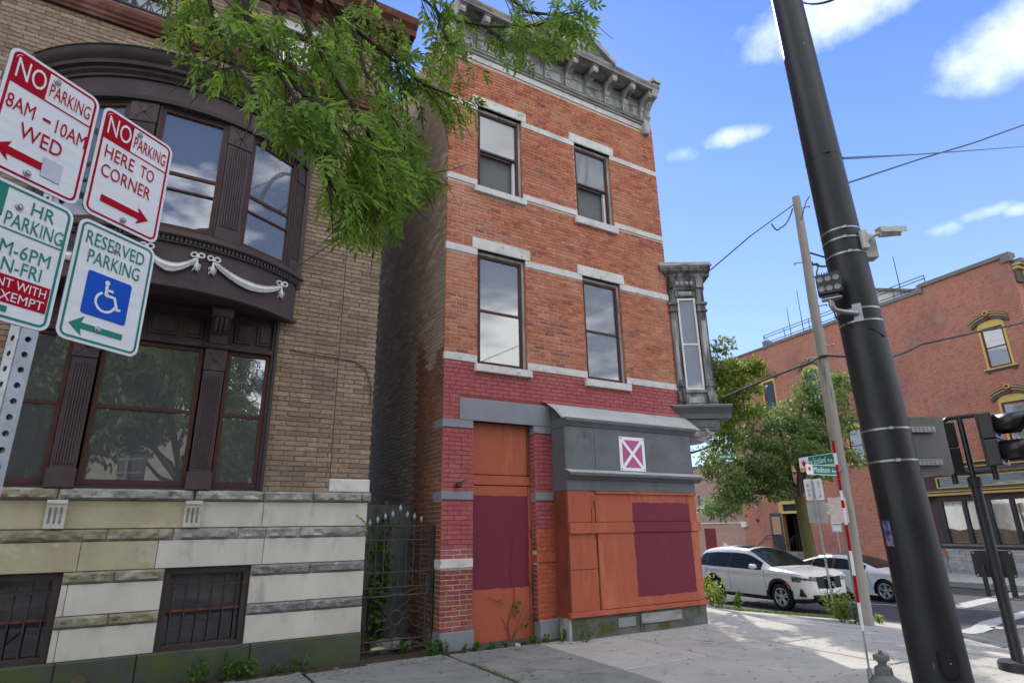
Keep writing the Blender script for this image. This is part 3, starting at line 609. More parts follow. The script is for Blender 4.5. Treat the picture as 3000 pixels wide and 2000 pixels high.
sb('board', XA, 6.285, YS, YS + .03, .338, .935, M['orange']); sb('board', XA, 6.275, YS - .006, YS + .03, .94, 1.475, M['orange']); sb('board', XA, 6.20, YS - .002, YS + .03, 1.64, 2.125, M['orange']); sb('board', 6.205, 6.265, YS - .016, YS + .03, 1.64, 1.86, M['orange'])
sb('board', 6.205, 7.03, YS + .008, YS + .03, 1.862, 2.125, M['orange']); sb('board', 7.034, 8.39, YS + .008, YS + .03, 1.862, 2.125, M['orange']); sb('board', 8.395, XB, YS + .002, YS + .03, .338, 2.125, M['orange'])
sb('panel', 6.295, 8.57, YS - .03, YS + .006, .345, 1.468, M['orange_purple']); sb('panel', 6.275, 8.42, YS - .032, YS + .006, 1.642, 1.975, M['orange_purple'])
sb('rail', XA - .01, XB + .02, YS - .052, YS + .02, 1.470, 1.636, M['orange_purple'])
sb('head_strip', 6.30, XB + .02, YS - .022, YS + .03, 2.085, 2.127, M['orange'])
k = MB(); k.box(XA - .012, XA + .02, YS + .012, YF - .001, .25, 2.125); k.build('side_panel', M['orange_dark'], sf)
for y in (YS + .02, YS + .06): sb('stile', XA - .022, XA - .010, y, y + .018, .30, 2.125, M['orange_dark'], .002)
sb('fascia', XA, XB + .02, YS - .01, YF, 2.130, 2.302, M['grey_paint']); MB().box(XA - .016, XA - .002, YS - .01, YF - .001, 2.13, 2.302).build('fascia_return', M['grey_paint'], sf)
prof = [(YS, 2.304), (YS - .03, 2.304), (YS - .055, 2.33), (YS - .135, 2.365), (YS - .14, 2.405), (YS - .12, 2.41), (YS + .02, 2.462), (YS + .02, 2.304)]
MB().prism(prof, XA - .02, XB + .13).build('ledge_moulding', M['grey_paint'], sf); MB().prism([(YS - .145, 2.404), (YS - .145, 2.412), (YS + .0, 2.466), (YS + .0, 2.458)], XA - .03, XB + .14).build('ledge_flashing', M['flash'], sf)
sb('sign_board', XA + .005, 6.345, YS, YS + .03, 2.462, 3.17, M['grey_paint'], .002); sb('sign_board', 6.349, XB + .02, YS - .003, YS + .03, 2.462, 3.17, M['grey_paint'], .002)
sb('side_board', XA - .014, XA + .003, YS + .004, YF - .001, 2.303, 3.14, M['grey_paint'], .002); sb('side_board', XA - .02, XA + .003, YS - .02, YF - .001, 3.145, 3.30, M['grey_paint'], .002)
prof = [(YS, 3.174), (YS - .02, 3.174), (YS - .035, 3.20), (YS - .085, 3.25), (YS - .09, 3.295), (YS + .05, 3.31), (YS + .05, 3.174)]
MB().prism(prof, XA - .03, XB + .13).build('cornice_moulding', M['grey_paint'], sf)
k = MB(); n = 24
def fl(i, t):   # dented sheet metal skirt from wall to cornice edge
    x = XA - .12 + (8.86 - XA + .12) * i / n; wob = .012 * mnoise.noise((x * 3, t * 2, 1)) * (1 - abs(2 * t - 1))
    if t < .0: pass
    y = YF - .005 - (.32 * t + .10 * t * t) ; z = 3.60 - .12 * t - .185 * t * t
    return (x + .03 * t, y - wob, z + wob + .015 * mnoise.noise((x * 2.2, 4, t)) * t)
vs = [fl(i, j / 8) for j in range(9) for i in range(n + 1)]
k.add(vs, [(j * (n + 1) + i, j * (n + 1) + i + 1, (j + 1) * (n + 1) + i + 1, (j + 1) * (n + 1) + i) for j in range(8) for i in range(n)]); 
o = k.build('roof_flashing', M['flash'], sf, smooth=True); sm = o.modifiers.new('thick', 'SOLIDIFY'); sm.thickness = .008
k = MB(); k.prism([(YF - .001, 3.60), (YF - .045, 3.592), (YF - .03, 3.63), (YF - .001, 3.655)], XA - .2, X1 - .05); k.build('mortar_flashing', M['brick_painted'], sf)
for x, z in [(XA + .05, .42), (XA + .05, .85), (6.22, .42), (6.22, .86), (XA + .05, 1.02), (6.22, 1.4), (6.35, .40), (6.35, 1.40), (7.0, .40), (7.7, .40), (8.5, .40), (8.5, 1.40), (8.37, 1.69), (6.33, 1.69), (6.33, 1.93), (7.3, 1.93), (8.0, 1.93), (XA + .06, 1.55), (7.0, 1.55), (7.9, 1.55), (8.5, 1.55)]:
    MB().lathe([(0, -.004), (.007, -.003), (.008, 0)], 8, (x, YS - (.052 if 1.5 < z < 1.6 else .031 if x > 6.3 else .007), z), 'y').build('screw', M['iron'], sf)
# pink fire-warning plate with white cross
pk = thing('cross_placard', 'pink placard with white X and white border on the grey sign board', 'sign', (7.16, YS - .02, 2.46))
xa, xb, za, zb = 6.875, 7.445, 2.475, 3.055
MB().box(xa, xb, YS - .022, YS - .004, za, zb).build('plate', M['sign_white'], pk)
ix0, ix1, iz0, iz1 = xa + .06, xb - .06, za + .055, zb - .055; w_ = .042; cx_, cz_ = (ix0 + ix1) / 2, (iz0 + iz1) / 2
for tri in (((ix0 + w_, iz1), (ix1 - w_, iz1), (cx_, cz_ + w_)), ((ix0 + w_, iz0), (ix1 - w_, iz0), (cx_, cz_ - w_)), ((ix0, iz0 + w_), (ix0, iz1 - w_), (cx_ - w_, cz_)), ((ix1, iz0 + w_), (ix1, iz1 - w_), (cx_ + w_, cz_))):
    MB().prism([(p[0], p[1]) for p in tri], YS - .0245, YS - .0225, 'y').build('pink_field', M['pink'], pk)
for x in (xa + .03, xb - .03):
    for z in (za + .025, zb - .03): MB().lathe([(0, -.006), (.012, -.004), (.013, 0)], 10, (x, YS - .0225, z), 'y').build('screw', M['black'], pk)
# ---- cornice
cz0 = 10.30
co = MB().box(X0 + .02, X1 - .12, YF - .035, YF + .2, cz0 + .11, 10.93).build('cornice', M['grey_wood_h'], mbd)
MB().prism([(YF + .01, cz0), (YF - .05, cz0), (YF - .055, cz0 + .03), (YF - .09, cz0 + .05), (YF - .095, cz0 + .085), (YF - .06, cz0 + .11), (YF + .01, cz0 + .11)], X0 - .02, X1 - .16).build('bed_moulding', M['grey_wood_h'], co)
bxs = [3.79 + .5235 * i for i in range(10)]
bp = [(YF - .035, 10.40), (YF - .10, 10.40), (YF - .115, 10.47), (YF - .115, 10.56), (YF - .15, 10.585), (YF - .13, 10.62), (YF - .16, 10.70), (YF - .25, 10.76), (YF - .33, 10.78), (YF - .40, 10.80), (YF - .42, 10.84), (YF - .41, 10.93), (YF - .035, 10.93)]
for i, x in enumerate(bxs):
    k = MB().prism(bp, x - .065, x + .065)
    o = k.build('bracket', M['grey_wood'], co, bevel=.006)
    MB().box(x - .08, x + .08, YF - .43, YF - .30, 10.935, 10.96).build('bracket_cap', M['grey_wood'], co)
    MB().prism([(YF - .122, 10.44), (YF - .122, 10.53), (YF - .114, 10.53), (YF - .114, 10.44)], x - .032, x + .032).build('bracket_inset', M['grey_wood_h'], co)
    for s in (-.03, 0, .03): MB().prism([(YF - .165, 10.70), (YF - .26, 10.762), (YF - .40, 10.80), (YF - .40, 10.79), (YF - .25, 10.745), (YF - .17, 10.69)], x + s - .008, x + s + .008).build('bracket_reed', M['grey_wood_h'], co)
def clip_strip(x0, x1, z0, z1, c, w, sgn):
    """strip of a 45 degree board clipped to a rectangle"""
    big = 3; d = (1, sgn); nn = (-sgn, 1)
    p = [(c + d[0] * a - nn[0] * b, (z0 + z1) / 2 + d[1] * a - nn[1] * b) for a, b in ((-big, -w / 2), (big, -w / 2), (big, w / 2), (-big, w / 2))]
    if (p[1][0] - p[0][0]) * (p[2][1] - p[0][1]) - (p[1][1] - p[0][1]) * (p[2][0] - p[0][0]) < 0: p = p[::-1]
    return clip(p, [(x0, z0), (x1, z0), (x1, z1), (x0, z1)])
for i in range(9):
    a, b = bxs[i] + .085, bxs[i + 1] - .085; z0, z1 = 10.435, 10.72
    fr = MB(); fr.box(a, a + .03, YF - .066, YF - .036, z0, z1); fr.box(b - .03, b, YF - .066, YF - .036, z0, z1); fr.box(a + .03, b - .03, YF - .066, YF - .036, z0, z0 + .025); fr.box(a + .03, b - .03, YF - .066, YF - .036, z1 - .03, z1); fr.build('panel_frame', M['grey_wood_h'], co)
    ia, ib, ja, jb = a + .032, b - .032, z0 + .027, z1 - .032; w = .046
    if i == 4:
        m = 6
        for q in range(m): MB().box(ia + (ib - ia) * q / m + .002, ia + (ib - ia) * (q + 1) / m - .002, YF - .052 - rr(0, .003), YF - .036, ja, jb).build('slat', M['grey_wood'], co)
    else:
        sg = -1 if i < 4 else 1
        c = ia - .3
        while c < ib + .3:
            p = clip_strip(ia, ib, ja, jb, c, w * .92 / sqrt(2), sg)
            if len(p) > 2: MB().prism(p, YF - .052 - rr(0, .003), YF - .036, 'y').build('slat', M['grey_wood'], co)
            c += w * sqrt(2) * .95
    MB().box(a - .02, b + .02, YF - .045, YF - .036, 10.735, 10.93).build('frieze_board', M['grey_wood_h'], co)
MB().box(X0 - .02, X1 - .15, YF - .44, YF + .02, 10.962, 10.985).build('soffit', M['grey_wood_h'], co)
MB().prism([(YF - .445, 10.955), (YF - .46, 10.955), (YF - .47, 11.0), (YF - .50, 11.04), (YF - .51, 11.075), (YF - .47, 11.085), (YF + .02, 11.085), (YF + .02, 10.988), (YF - .44, 10.988)], X0 - .04, X1 - .13).build('crown_moulding', M['grey_wood_h'], co)
MB().prism([(YF - .50, 11.087), (YF - .30, 11.20), (YF + .5, 11.42), (YF + .5, 11.087)], X0 - .02, X1 - .16).build('roof_edge', M['tar_roof'], co)
# pediment
PX, PW, PH = 6.28, 1.0, .62
MB().prism([(PX - PW, 11.088), (PX + PW, 11.088), (PX, 11.088 + PH)], YF - .47, YF + .3, 'y').build('pediment', M['grey_wood_h'], co)
for s in (-1, 1):
    e = Vector((s * PW, -PH)).normalized(); nrm = Vector((s * PH, PW)).normalized()
    a = Vector((PX, 11.088 + PH)); b = Vector((PX + s * PW, 11.088)) + e * .1
    q = [a, b, b + nrm * .09, a + nrm * .09 + Vector((0, .02))]
    MB().prism([(p.x, p.y) for p in (q if s > 0 else q[::-1])], YF - .56, YF + .6, 'y').build('raking_moulding', M['grey_wood_h'], co)
# corner console with finial at the right end of the cornice
k = MB(); k.prism([(YF, 10.05), (YF - .10, 10.05), (YF - .13, 10.12), (YF - .12, 10.40), (YF - .17, 10.45), (YF - .16, 10.62), (YF - .30, 10.78), (YF - .44, 10.82), (YF - .46, 10.95), (YF - .50, 11.12), (YF - .30, 11.14), (YF, 11.14)], X1 - .32, X1 - .16)
k.build('end_console', M['grey_wood'], co, bevel=.01)
k = MB(); k.box(X1 - .36, X1 - .12, YF - .54, YF - .28, 11.14, 11.19); k.lathe([(.13, 11.19), (.10, 11.24), (0, 11.40)], 4, (X1 - .24, YF - .41, 0), 'z', pi / 4, pi / 4 + 2 * pi); k.build('finial', M['grey_wood'], co)
k = MB(); k.prism([(YF, 10.35), (YF - .14, 10.35), (YF - .44, 10.95), (YF - .50, 11.12), (YF, 11.12)], X0 - .035, X0 + .0); k.build('end_board', M['grey_wood'], co)
# ---- corner oriel, turned 31 degrees towards the crossing
OA = Vector((8.84, 8.30, 0)); oa = radians(-31)
TO = Matrix.Translation(OA) @ Matrix.Rotation(oa, 4, 'Z')       # local x outwards along its near face, local -y faces the camera
orl = MB(TO).box(0, .74, 0.012, 1.5, 3.80, 6.62).build('oriel', M['oriel_wood'], mbd)
def ob(name, x0, x1, y0, y1, z0, z1, mat='oriel_wood', c=.006): return MB(TO).cbox(x0, x1, y0, y1, z0, z1, c).build(name, M[mat], orl)
def oprism(name, prof, x0, x1, mat='oriel_wood'):   # profile in (y,z)
    return MB(TO).prism(prof, x0, x1).build(name, M[mat], orl)
oprism('roof_cornice', [(.05, 6.60), (-.03, 6.60), (-.05, 6.66), (-.12, 6.70), (-.16, 6.76), (-.17, 6.80), (-.05, 6.90), (1.5, 6.92), (1.5, 6.60)], -.16, .90)
oprism('roof_flashing', [(-.175, 6.79), (-.18, 6.81), (-.05, 6.93), (1.5, 6.95), (1.5, 6.90)], -.17, .93, 'grey_wood_h')
ob('frieze', .0, .76, -.02, .02, 6.30, 6.60); ob('frieze_panel', .14, .55, -.035, -.018, 6.37, 6.53, 'oriel_wood')
for q in range(4):
    cx = .20 + q * .10
    MB(TO).prism([(cx - .045, 6.45), (cx, 6.40), (cx + .045, 6.45), (cx, 6.50)], -.046, -.034, 'y').build('diamond', M['grey_wood'], orl)
ob('lower_panel', .14, .54, -.03, .02, 6.14, 6.28, 'oriel_wood'); oprism('panel_swag', [(-.04, 6.17), (-.05, 6.21), (-.04, 6.25), (-.028, 6.25), (-.028, 6.17)], .20, .48, 'grey_wood')
for x in (.0, .57):
    w = .13 if x == 0 else .17
    ob('pilaster', x, x + w, -.045, .02, 4.26, 5.80, 'oriel_wood'); ob('pilaster_inset', x + .035, x + w - .035, -.054, -.044, 4.36, 5.60, 'grey_wood', .002)
    ob('pilaster_capital', x - .02, x + w + .025, -.07, .02, 5.805, 5.85); ob('pilaster_neck', x, x + w, -.05, .02, 5.855, 5.95); ob('pilaster_abacus', x - .03, x + w + .035, -.085, .02, 5.955, 6.01)
    ob('pilaster_top', x + .01, x + w - .01, -.04, .02, 6.02, 6.32); ob('console', x + .02, x + w - .02, -.075, .02, 6.33, 6.58); ob('pilaster_foot_band', x - .02, x + w + .02, -.065, .02, 4.215, 4.255)
    oprism('pilaster_foot', [(.02, 3.83), (-.05, 3.83), (-.09, 3.90), (-.07, 4.02), (-.035, 4.12), (-.04, 4.21), (.02, 4.21)], x, x + w)
sash_window('window', orl, .165, .535, 4.15, 6.10, -.015, M['white_trim'], M['glass_milky'], 5.10, M['shade'], M['shade'], fw=.035, T=TO)
ob('sill', .13, .57, -.06, .02, 4.08, 4.145); ob('apron', .135, .565, -.03, .02, 3.83, 4.07, 'oriel_wood'); ob('apron_panel', .19, .51, -.042, -.03, 3.88, 4.0, 'grey_wood')
oprism('base_cornice', [(.4, 3.815), (-.14, 3.815), (-.15, 3.785), (-.12, 3.76), (-.06, 3.70), (-.03, 3.665), (-.03, 3.57), (.4, 3.57)], -.18, 1.0, 'grey_paint')
oprism('base_flashing', [(.4, 3.83), (-.15, 3.83), (-.15, 3.818), (.4, 3.818)], -.19, 1.01, 'flash')
ob('base_box', .04, .76, .01, 1.4, 3.34, 3.565, 'grey_paint'); ob('base_box_panel', .10, .66, -.004, .01, 3.40, 3.52, 'grey_paint')
MB(TO).prism([(.14, 3.33), (.55, 3.33), (.66, 3.30), (.50, 3.14), (.18, 3.10)], .02, .5, 'y').build('broken_soffit', M['grey_wood'], orl)
for q, (x, z, r_) in enumerate(((.3, 3.22, .5), (.45, 3.2, -.4), (.55, 3.27, .8), (.36, 3.14, .2))):
    MB(TO @ Matrix.Translation((x, -.02 - q * .01, z)) @ Matrix.Rotation(r_, 4, 'Y')).box(-.14, .14, -.012, .012, -.02, .02).build('loose_board', M['grey_wood_h'], orl)
M['dull_blind'] = pm('dusty_blind', (.32, .325, .325), (.24, .242, .245), rough=.9, scale=4, stretch=(.3, 1, 3), bump=0)
# ------------------------------------------------------------------ brown row house on the left
YB = 8.42; LX1 = 2.66; LX0 = -7.5
lbd = thing('row_house', 'brown brick row house with curved purple bay and pale limestone basement', 'building', (-1.0, 11.0, -.05))
BWN = [(.30, 1.23, .29, 1.18), (-1.60, -.66, .29, 1.18)]
TRI = (-1.60, 1.26, 2.07, 4.40)
ATT = [(.78, 1.62, 8.72, 9.36), (-1.62, -.70, 8.70, 9.36)]
BAYH = (-1.70, 1.40, 4.38, 7.45)
core = BWN + [TRI, BAYH] + ATT
mb = MB(); wall_grid(mb, LX0, LX1 - .009, -.1, 10.2, core, YB + .012, .3)
mb.quad((LX1 - .009, YB + .012, -.1), (LX1 - .009, 12.5, -.1), (LX1 - .009, 12.5, 10.2), (LX1 - .009, YB + .012, 10.2)); mb.quad((LX0, YB, 10.2), (LX1, YB, 10.2), (LX1, 12.5, 10.2), (LX0, 12.5, 10.2)); mb.quad((LX0, YB, -.1), (LX0, 12.5, -.1), (LX0, 12.5, 10.2), (LX0, YB, 10.2)); mb.quad((LX0, 12.5, -.1), (LX1, 12.5, -.1), (LX1, 12.5, 10.2), (LX0, 12.5, 10.2))  # unseen back wall set shallow to let sky light into the gap
lw_ = mb.build('wall', M['mortar_dark'], lbd)
BEL = (LX0, LX1 + .1, 8.33, 8.60)
QU = (2.11, LX1 + .02, 2.07, 2.25)
bh = lay_bricks(LX0, LX1, 2.07, 9.75, [TRI, BAYH, BEL, QU, (2.107, 2.119, 2.25, 8.3)] + ATT + [(ATT[0][0] - .08, ATT[0][1] + .08, 9.36, 9.52)], bl=.285, bh=.057, j=.0095, header=0)
plb = lambda x, y, z, a: Matrix.Translation((x, YB + y, z)) @ Matrix.Rotation(a * .7, 4, 'Y')
put_bricks(bh, lw_, [M['brick_brown']], lambda b: 0, plb, lambda b: (b[0] ** 2 + YB ** 2 + (b[2] - 1.55) ** 2) + (50 if b[0] < 1.2 else 0), bl=.285, bh=.057, rnd=random.Random(11))
# basement stone courses, each block a piece of its own
def rock(x0, x1, z0, z1, mat, out=.05, name='rock_faced_block', parent=None):
    nx, nz = max(4, int((x1 - x0) / .03)), 5; k = MB(); P = []
    sd = rr(0, 50)
    for j in range(nz + 1):
        for i in range(nx + 1):
            u, v = i / nx, j / nz; edge = min(1, min(u * nx, (1 - u) * nx) / 1.2) * min(1, min(v, 1 - v) * nz / 1.0)
            d = out * (.30 + .70 * edge) + .030 * edge * (mnoise.noise((u * (x1 - x0) * 10 + sd, v * 1.5, sd)) + .8 * mnoise.noise((u * (x1 - x0) * 24 + sd, v * 3.2, sd + 9)))
            P.append((x0 + .003 + (x1 - x0 - .006) * u, YB - d, z0 + .003 + (z1 - z0 - .006) * v))
    k.add(P, [(j * (nx + 1) + i, j * (nx + 1) + i + 1, (j + 1) * (nx + 1) + i + 1, (j + 1) * (nx + 1) + i) for j in range(nz) for i in range(nx)])
    n1 = nx + 1; bt = [i for i in range(n1)]; tp_ = [nz * n1 + i for i in range(n1)]
    k.add([P[i] for i in bt] + [(P[i][0], YB + .05, P[i][2]) for i in bt], [(i, i + 1, n1 + i + 1, n1 + i) for i in range(nx)])
    k.add([P[i] for i in tp_] + [(P[i][0], YB + .05, P[i][2]) for i in tp_], [(i, i + 1, n1 + i + 1, n1 + i) for i in range(nx)])
    for c in (0, nx): k.add([P[j * n1 + c] for j in range(nz + 1)] + [(P[c][0], YB + .05, P[j * n1 + c][2]) for j in range(nz + 1)], [(j, j + 1, nz + 2 + j, nz + 1 + j) for j in range(nz)])
    return k.build(name, mat, lw_, smooth=True, ang=22)
def smooth_block(x0, x1, z0, z1, mat, out=.012): return MB().cbox(x0 + .003, x1 - .003, YB - out - rr(0, .002), YB + .3, z0 + .002, z1 - .002, .004).build('ashlar_block', mat, lw_)
def course(kind, z0, z1, xs, matf, **kw):
    for a, b in zip(xs, xs[1:]):
        for p, q in [(a, b)]:
            segs = [(p, q)]
            for h in BWN:
                if h[2] < z1 - .02 and h[3] > z0 + .02:
                    ns = []
                    for s, e in segs:
                        if h[1] <= s or h[0] >= e: ns.append((s, e)); continue
                        if h[0] - s > .02: ns.append((s, h[0]))
                        if e - h[1] > .02: ns.append((h[1], e))
                    segs = ns
            for s, e in segs: (rock if kind == 'r' else smooth_block)(s, e, z0, z1, matf((s + e) / 2), **kw)
lm = lambda x: M['lime'] if x > .7 else M['lime_yellow']
lm2 = lambda x: M['lime'] if x > -.9 else M['lime_yellow']
rk = lambda x: M['lime_rock'] if x > .4 else M['lime_rock_ochre']
rkd = lambda x: M['lime_rock_dark'] if x > 1.2 else M['lime_rock_ochre']
course('s', 1.63, 1.935, [-7.5, -5.8, -3.9, -2.3, -.83, .52, 1.30, 2.66], lm)
course('r', 1.495, 1.625, [-7.5, -6, -4.6, -3.2, -1.7, -.33, .33, 1.04, 1.36, 1.78, 2.655], rk, out=.03)
course('s', 1.183, 1.492, [-7.5, -5.6, -4.0, -2.2, -.55, .19, 1.35, 2.66], lambda x: M['lime'] if x > .15 else M['lime_yellow'])
course('r', 1.055, 1.180, [-7.5, -6, -4.4, -3.0, -1.7, -.19, 1.0, 1.94, 2.655], rkd, out=.04)
course('s', .737, 1.052, [-7.5, -5, -3, -.6, 1.0, 2.66], lm2)
course('r', .612, .734, [-7.5, -6, -4.4, -3.0, -1.7, -.18, 1.0, 1.94, 2.655], rkd, out=.04)
course('s', .297, .609, [-7.5, -5, -3, -.6, 1.0, 2.66], lm2)
for a, b in zip([-7.5, -6, -4.4, -2.6, -.58, .15, 1.31], [-6, -4.4, -2.6, -.58, .15, 1.31, 2.665]): MB().cbox(a + .004, b - .004, YB - .055, YB + .3, -.12, .294, .012).build('plinth_block', M['plinth'], lw_)
for a, b in zip([-7.5, -5.5, -3.6, -2.2, -.85, .505, 1.29, 1.91, 2.57], [-5.5, -3.6, -2.2, -.85, .49, 1.287, 1.908, 2.567, 2.70]): rock(a, b, 1.938, 2.068, M['lime_rock'] if a > -1 else M['lime_rock_ochre'], out=.075, name='ledge_block')
MB().cbox(2.11, LX1 + .012, YB - .025, YB + .3, 2.072, 2.248, .012).build('quoin_block', M['stone_white'], lw_)
MB().box(2.1085, 2.1175, YB + .004, YB + .02, 2.25, 8.3).build('expansion_joint', M['black'], lw_)
for xa in (.41, -.925, -2.1):          # fluted stone corbels below the ledge
    p = [(YB, 1.632), (YB - .05, 1.632), (YB - .06, 1.78), (YB - .085, 1.88), (YB - .10, 1.90), (YB - .10, 1.936), (YB, 1.936)]
    o = MB().prism(p, xa, xa + .185).build('corbel', M['lime'], lbd, bevel=.005)
    for q in range(3): MB().prism([(YB - .052, 1.67), (YB - .064, 1.78), (YB - .082, 1.85), (YB - .078, 1.86), (YB - .055, 1.80), (YB - .045, 1.67)], xa + .028 + q * .05, xa + .052 + q * .05).build('flute', M['lime_rock_dark'], o)
# basement windows with bars
for x0, x1, z0, z1 in BWN:
    k = MB(); w = .07
    k.box(x0, x0 + w, YB + .03, YB + .16, z0, z1); k.box(x1 - w, x1, YB + .03, YB + .16, z0, z1); k.box(x0 + w, x1 - w, YB + .03, YB + .16, z1 - w, z1); k.box(x0 + w, x1 - w, YB + .03, YB + .16, z0, z0 + .06)
    o = k.build('basement_window', M['bay_dark'], lbd, bevel=.004)
    MB().box(x0 + w, x1 - w, YB + .13, YB + .135, z0 + .06, z1 - w).build('pane', M['glass_low'], o)
    MB().quad((x0, YB + .2, z0 + (z1 - z0) * .46), (x1, YB + .2, z0 + (z1 - z0) * .46), (x1, YB + .2, z1), (x0, YB + .2, z1)).build('blind', M['dull_blind'], o)
    MB().quad((x0, YB + .22, z0), (x1, YB + .22, z0), (x1, YB + .22, z0 + (z1 - z0) * .47), (x0, YB + .22, z0 + (z1 - z0) * .47)).build('dark_room', M['inside_mid'], o)
    MB().box(x0 + w, x1 - w, YB + .115, YB + .15, z0 + (z1 - z0) * .45, z0 + (z1 - z0) * .48).build('meeting_rail', M['redbelt'], o)
    nb = 6
    for q in range(nb):
        x = x0 + w + .05 + (x1 - x0 - 2 * w - .10) * q / (nb - 1)
        MB().tube([(x, YB + .075, z0 + .02), (x, YB + .075, z1 - w - .05), (x, YB + .075, z1 - w - .015)], [.011, .011, .003], 6).build('bar', M['bay_dark'], o)
    MB().box(x0 + w * .5, x1 - w * .5, YB + .06, YB + .07, z1 - .21, z1 - .185).build('cross_bar', M['bay_dark'], o)
# ---- three part window of the main floor
tw = MB(); tw.box(-1.60, -1.53, YB - .02, YB + .1, 2.07, 4.38); tw.box(1.19, 1.26, YB - .02, YB + .1, 2.07, 4.38); tw.box(-1.53, 1.19, YB + .02, YB + .1, 2.07, 2.115); tw.box(-1.53, 1.19, YB + .03, YB + .1, 3.90, 4.38)
tw = tw.build('window_surround', M['bay_dark'], lbd)
MB().box(-1.60, -1.575, YB - .045, YB - .02, 2.07, 4.38).build('edge_bead', M['bay_dark'], tw); MB().box(1.225, 1.262, YB - .05, YB - .02, 2.07, 4.38).build('edge_bead', M['bay_dark'], tw)
for a, b in ((-.715, .375), (.655, 1.19), (-1.53, -.995)):
    g = M['glass_strong']
    sash_window('window', tw, a, b, 2.115, 3.87, YB + .035, M['frame_brown'], g, 3.02, M['inside_mid'], M['inside_mid'], fw=.05)
    MB().box(a - .012, b + .012, YB - .035, YB + .03, 3.872, 3.93).build('window_head', M['bay_dark'], tw)
for a in (.395, -.985):
    b = a + .245
    MB().box(a, b, YB - .03, YB + .06, 2.28, 3.57).build('pilaster', M['bay_purple'], tw); MB().box(a - .018, b + .018, YB - .06, YB + .06, 2.07, 2.28).build('pilaster_base', M['bay_purple'], tw, bevel=.006)
    for q in range(7): MB().box(a + .03 + q * .0275, a + .046 + q * .0275, YB - .042, YB - .03, 2.33, 3.50).build('reed', M['bay_purple'], tw)
    o = MB().box(a - .006, b + .006, YB - .045, YB + .06, 3.575, 3.86).build('pilaster_block', M['bay_purple'], tw, bevel=.006)
    MB().lathe([(0, -.03), (.018, -.026), (.028, -.012), (.03, 0)], 14, ((a + b) / 2, YB - .045, 3.715), 'y').build('rosette', M['bay_purple'], tw, smooth=True)
    for s in (-1, 1): MB().tube([((a + b) / 2 + s * .035, YB - .047, 3.715 - .04), ((a + b) / 2 + s * .095, YB - .047, 3.715 - .10)], .005, 5).build('leaf_vein', M['bay_purple'], tw); MB().tube([((a + b) / 2 + s * .035, YB - .047, 3.715 + .04), ((a + b) / 2 + s * .095, YB - .047, 3.715 + .10)], .005, 5).build('leaf_vein', M['bay_purple'], tw)
    MB().prism([(YB + .05, 3.865), (YB - .07, 3.865), (YB - .09, 3.89), (YB - .07, 3.92), (YB + .05, 3.92)], a - .03, b + .03).build('pilaster_cap', M['bay_purple'], tw)
    # scroll console carrying the bay
    o = MB().prism([(YB + .04, 3.93), (YB - .06, 3.93), (YB - .075, 4.0), (YB - .085, 4.05), (YB - .12, 4.07), (YB - .17, 4.11), (YB - .22, 4.19), (YB - .26, 4.26), (YB + .04, 4.30)], a + .02, b - .02).build('console', M['bay_purple'], tw, bevel=.004)
    MB().lathe([(0, a - .005), (.075, a - .005), (.085, a + .01), (.085, b - .01), (.075, b + .005), (0, b + .005)], 18, (0, YB - .25, 4.30), 'x').build('console_scroll', M['bay_purple'], tw, smooth=True)
    for q in range(3): MB().prism([(YB - .10, 4.05), (YB - .185, 4.11), (YB - .24, 4.20), (YB - .28, 4.24), (YB - .27, 4.18), (YB - .20, 4.09), (YB - .12, 4.04)], a + .045 + q * .055, a + .085 + q * .055).build('console_reed', M['bay_purple'], tw, bevel=.006)
for a, b in ((.70, .92), (.98, 1.17), (-.62, -.36), (-.30, .04), (.10, .34), (-1.26, -1.04), (-1.51, -1.32)):
    o = MB().cbox(a, b, YB + .012, YB + .031, 3.99, 4.27, .012).build('raised_panel', M['bay_dark'], tw)
    MB().cbox(a + .045, b - .045, YB - .004, YB + .012, 4.03, 4.23, .008).build('panel_field', M['bay_dark'], o)
# ---- curved bay of the first floor
BC = Vector((-.15, 9.95)); BR_ = 2.20
def barc(r, th): return (BC.x + r * sin(th), BC.y - r * cos(th))
def bend(r, z_prof_mat, name, parent, n=48, y_wall=YB + .06):
    """sweep a profile [(dr,z)...] along the bow"""
    prof, mat = z_prof_mat
    thm = math.acos(min(1, (BC.y - y_wall) / (r + max(p[0] for p in prof))))
    k = MB(); m = len(prof); vs = []
    for i in range(n + 1):
        th = -thm + 2 * thm * i / n
        for dr, z in prof:
            x, y = barc(r + dr, th); vs.append((x, y, z))
    fs = [(i * m + j, (i + 1) * m + j, (i + 1) * m + (j + 1) % m, i * m + (j + 1) % m) for i in range(n) for j in range(m)] + [tuple(range(m)), tuple(range(n * m, n * m + m))]
    k.add(vs, fs); return k.build(name, mat, parent, smooth=True, ang=30)
bay = bend(BR_, ([(0, 4.40), (0, 4.955), (-.25, 4.955), (-.25, 4.40)], M['bay_purple']), 'curved_bay', lbd)
bend(BR_, ([(.012, 4.375), (.03, 4.39), (.03, 4.43), (.0, 4.45), (-.3, 4.45), (-.3, 4.375)], M['bay_purple']), 'base_moulding', bay)
k = MB(); pts = [barc(BR_ - .02, a) for a in [(-.80 + 1.6 * i / 40) for i in range(41)]]; pts = [p for p in pts if p[1] < YB + .1]; k.add([(x, y, 4.385) for x, y in pts] + [(pts[-1][0], YB + .2, 4.385), (pts[0][0], YB + .2, 4.385)], [tuple(range(len(pts) + 2))]); k.build('soffit', M['bay_dark'], bay)
bend(BR_, ([(.0, 4.955), (.035, 4.955), (.035, 4.97), (.0, 4.97), (-.2, 4.97), (-.2, 4.955)], M['bay_purple']), 'fillet', bay)
bend(BR_, ([(.0, 4.972), (.01, 4.972), (.01, 5.03), (-.2, 5.03), (-.2, 4.972)], M['bay_dark']), 'dentil_band', bay)
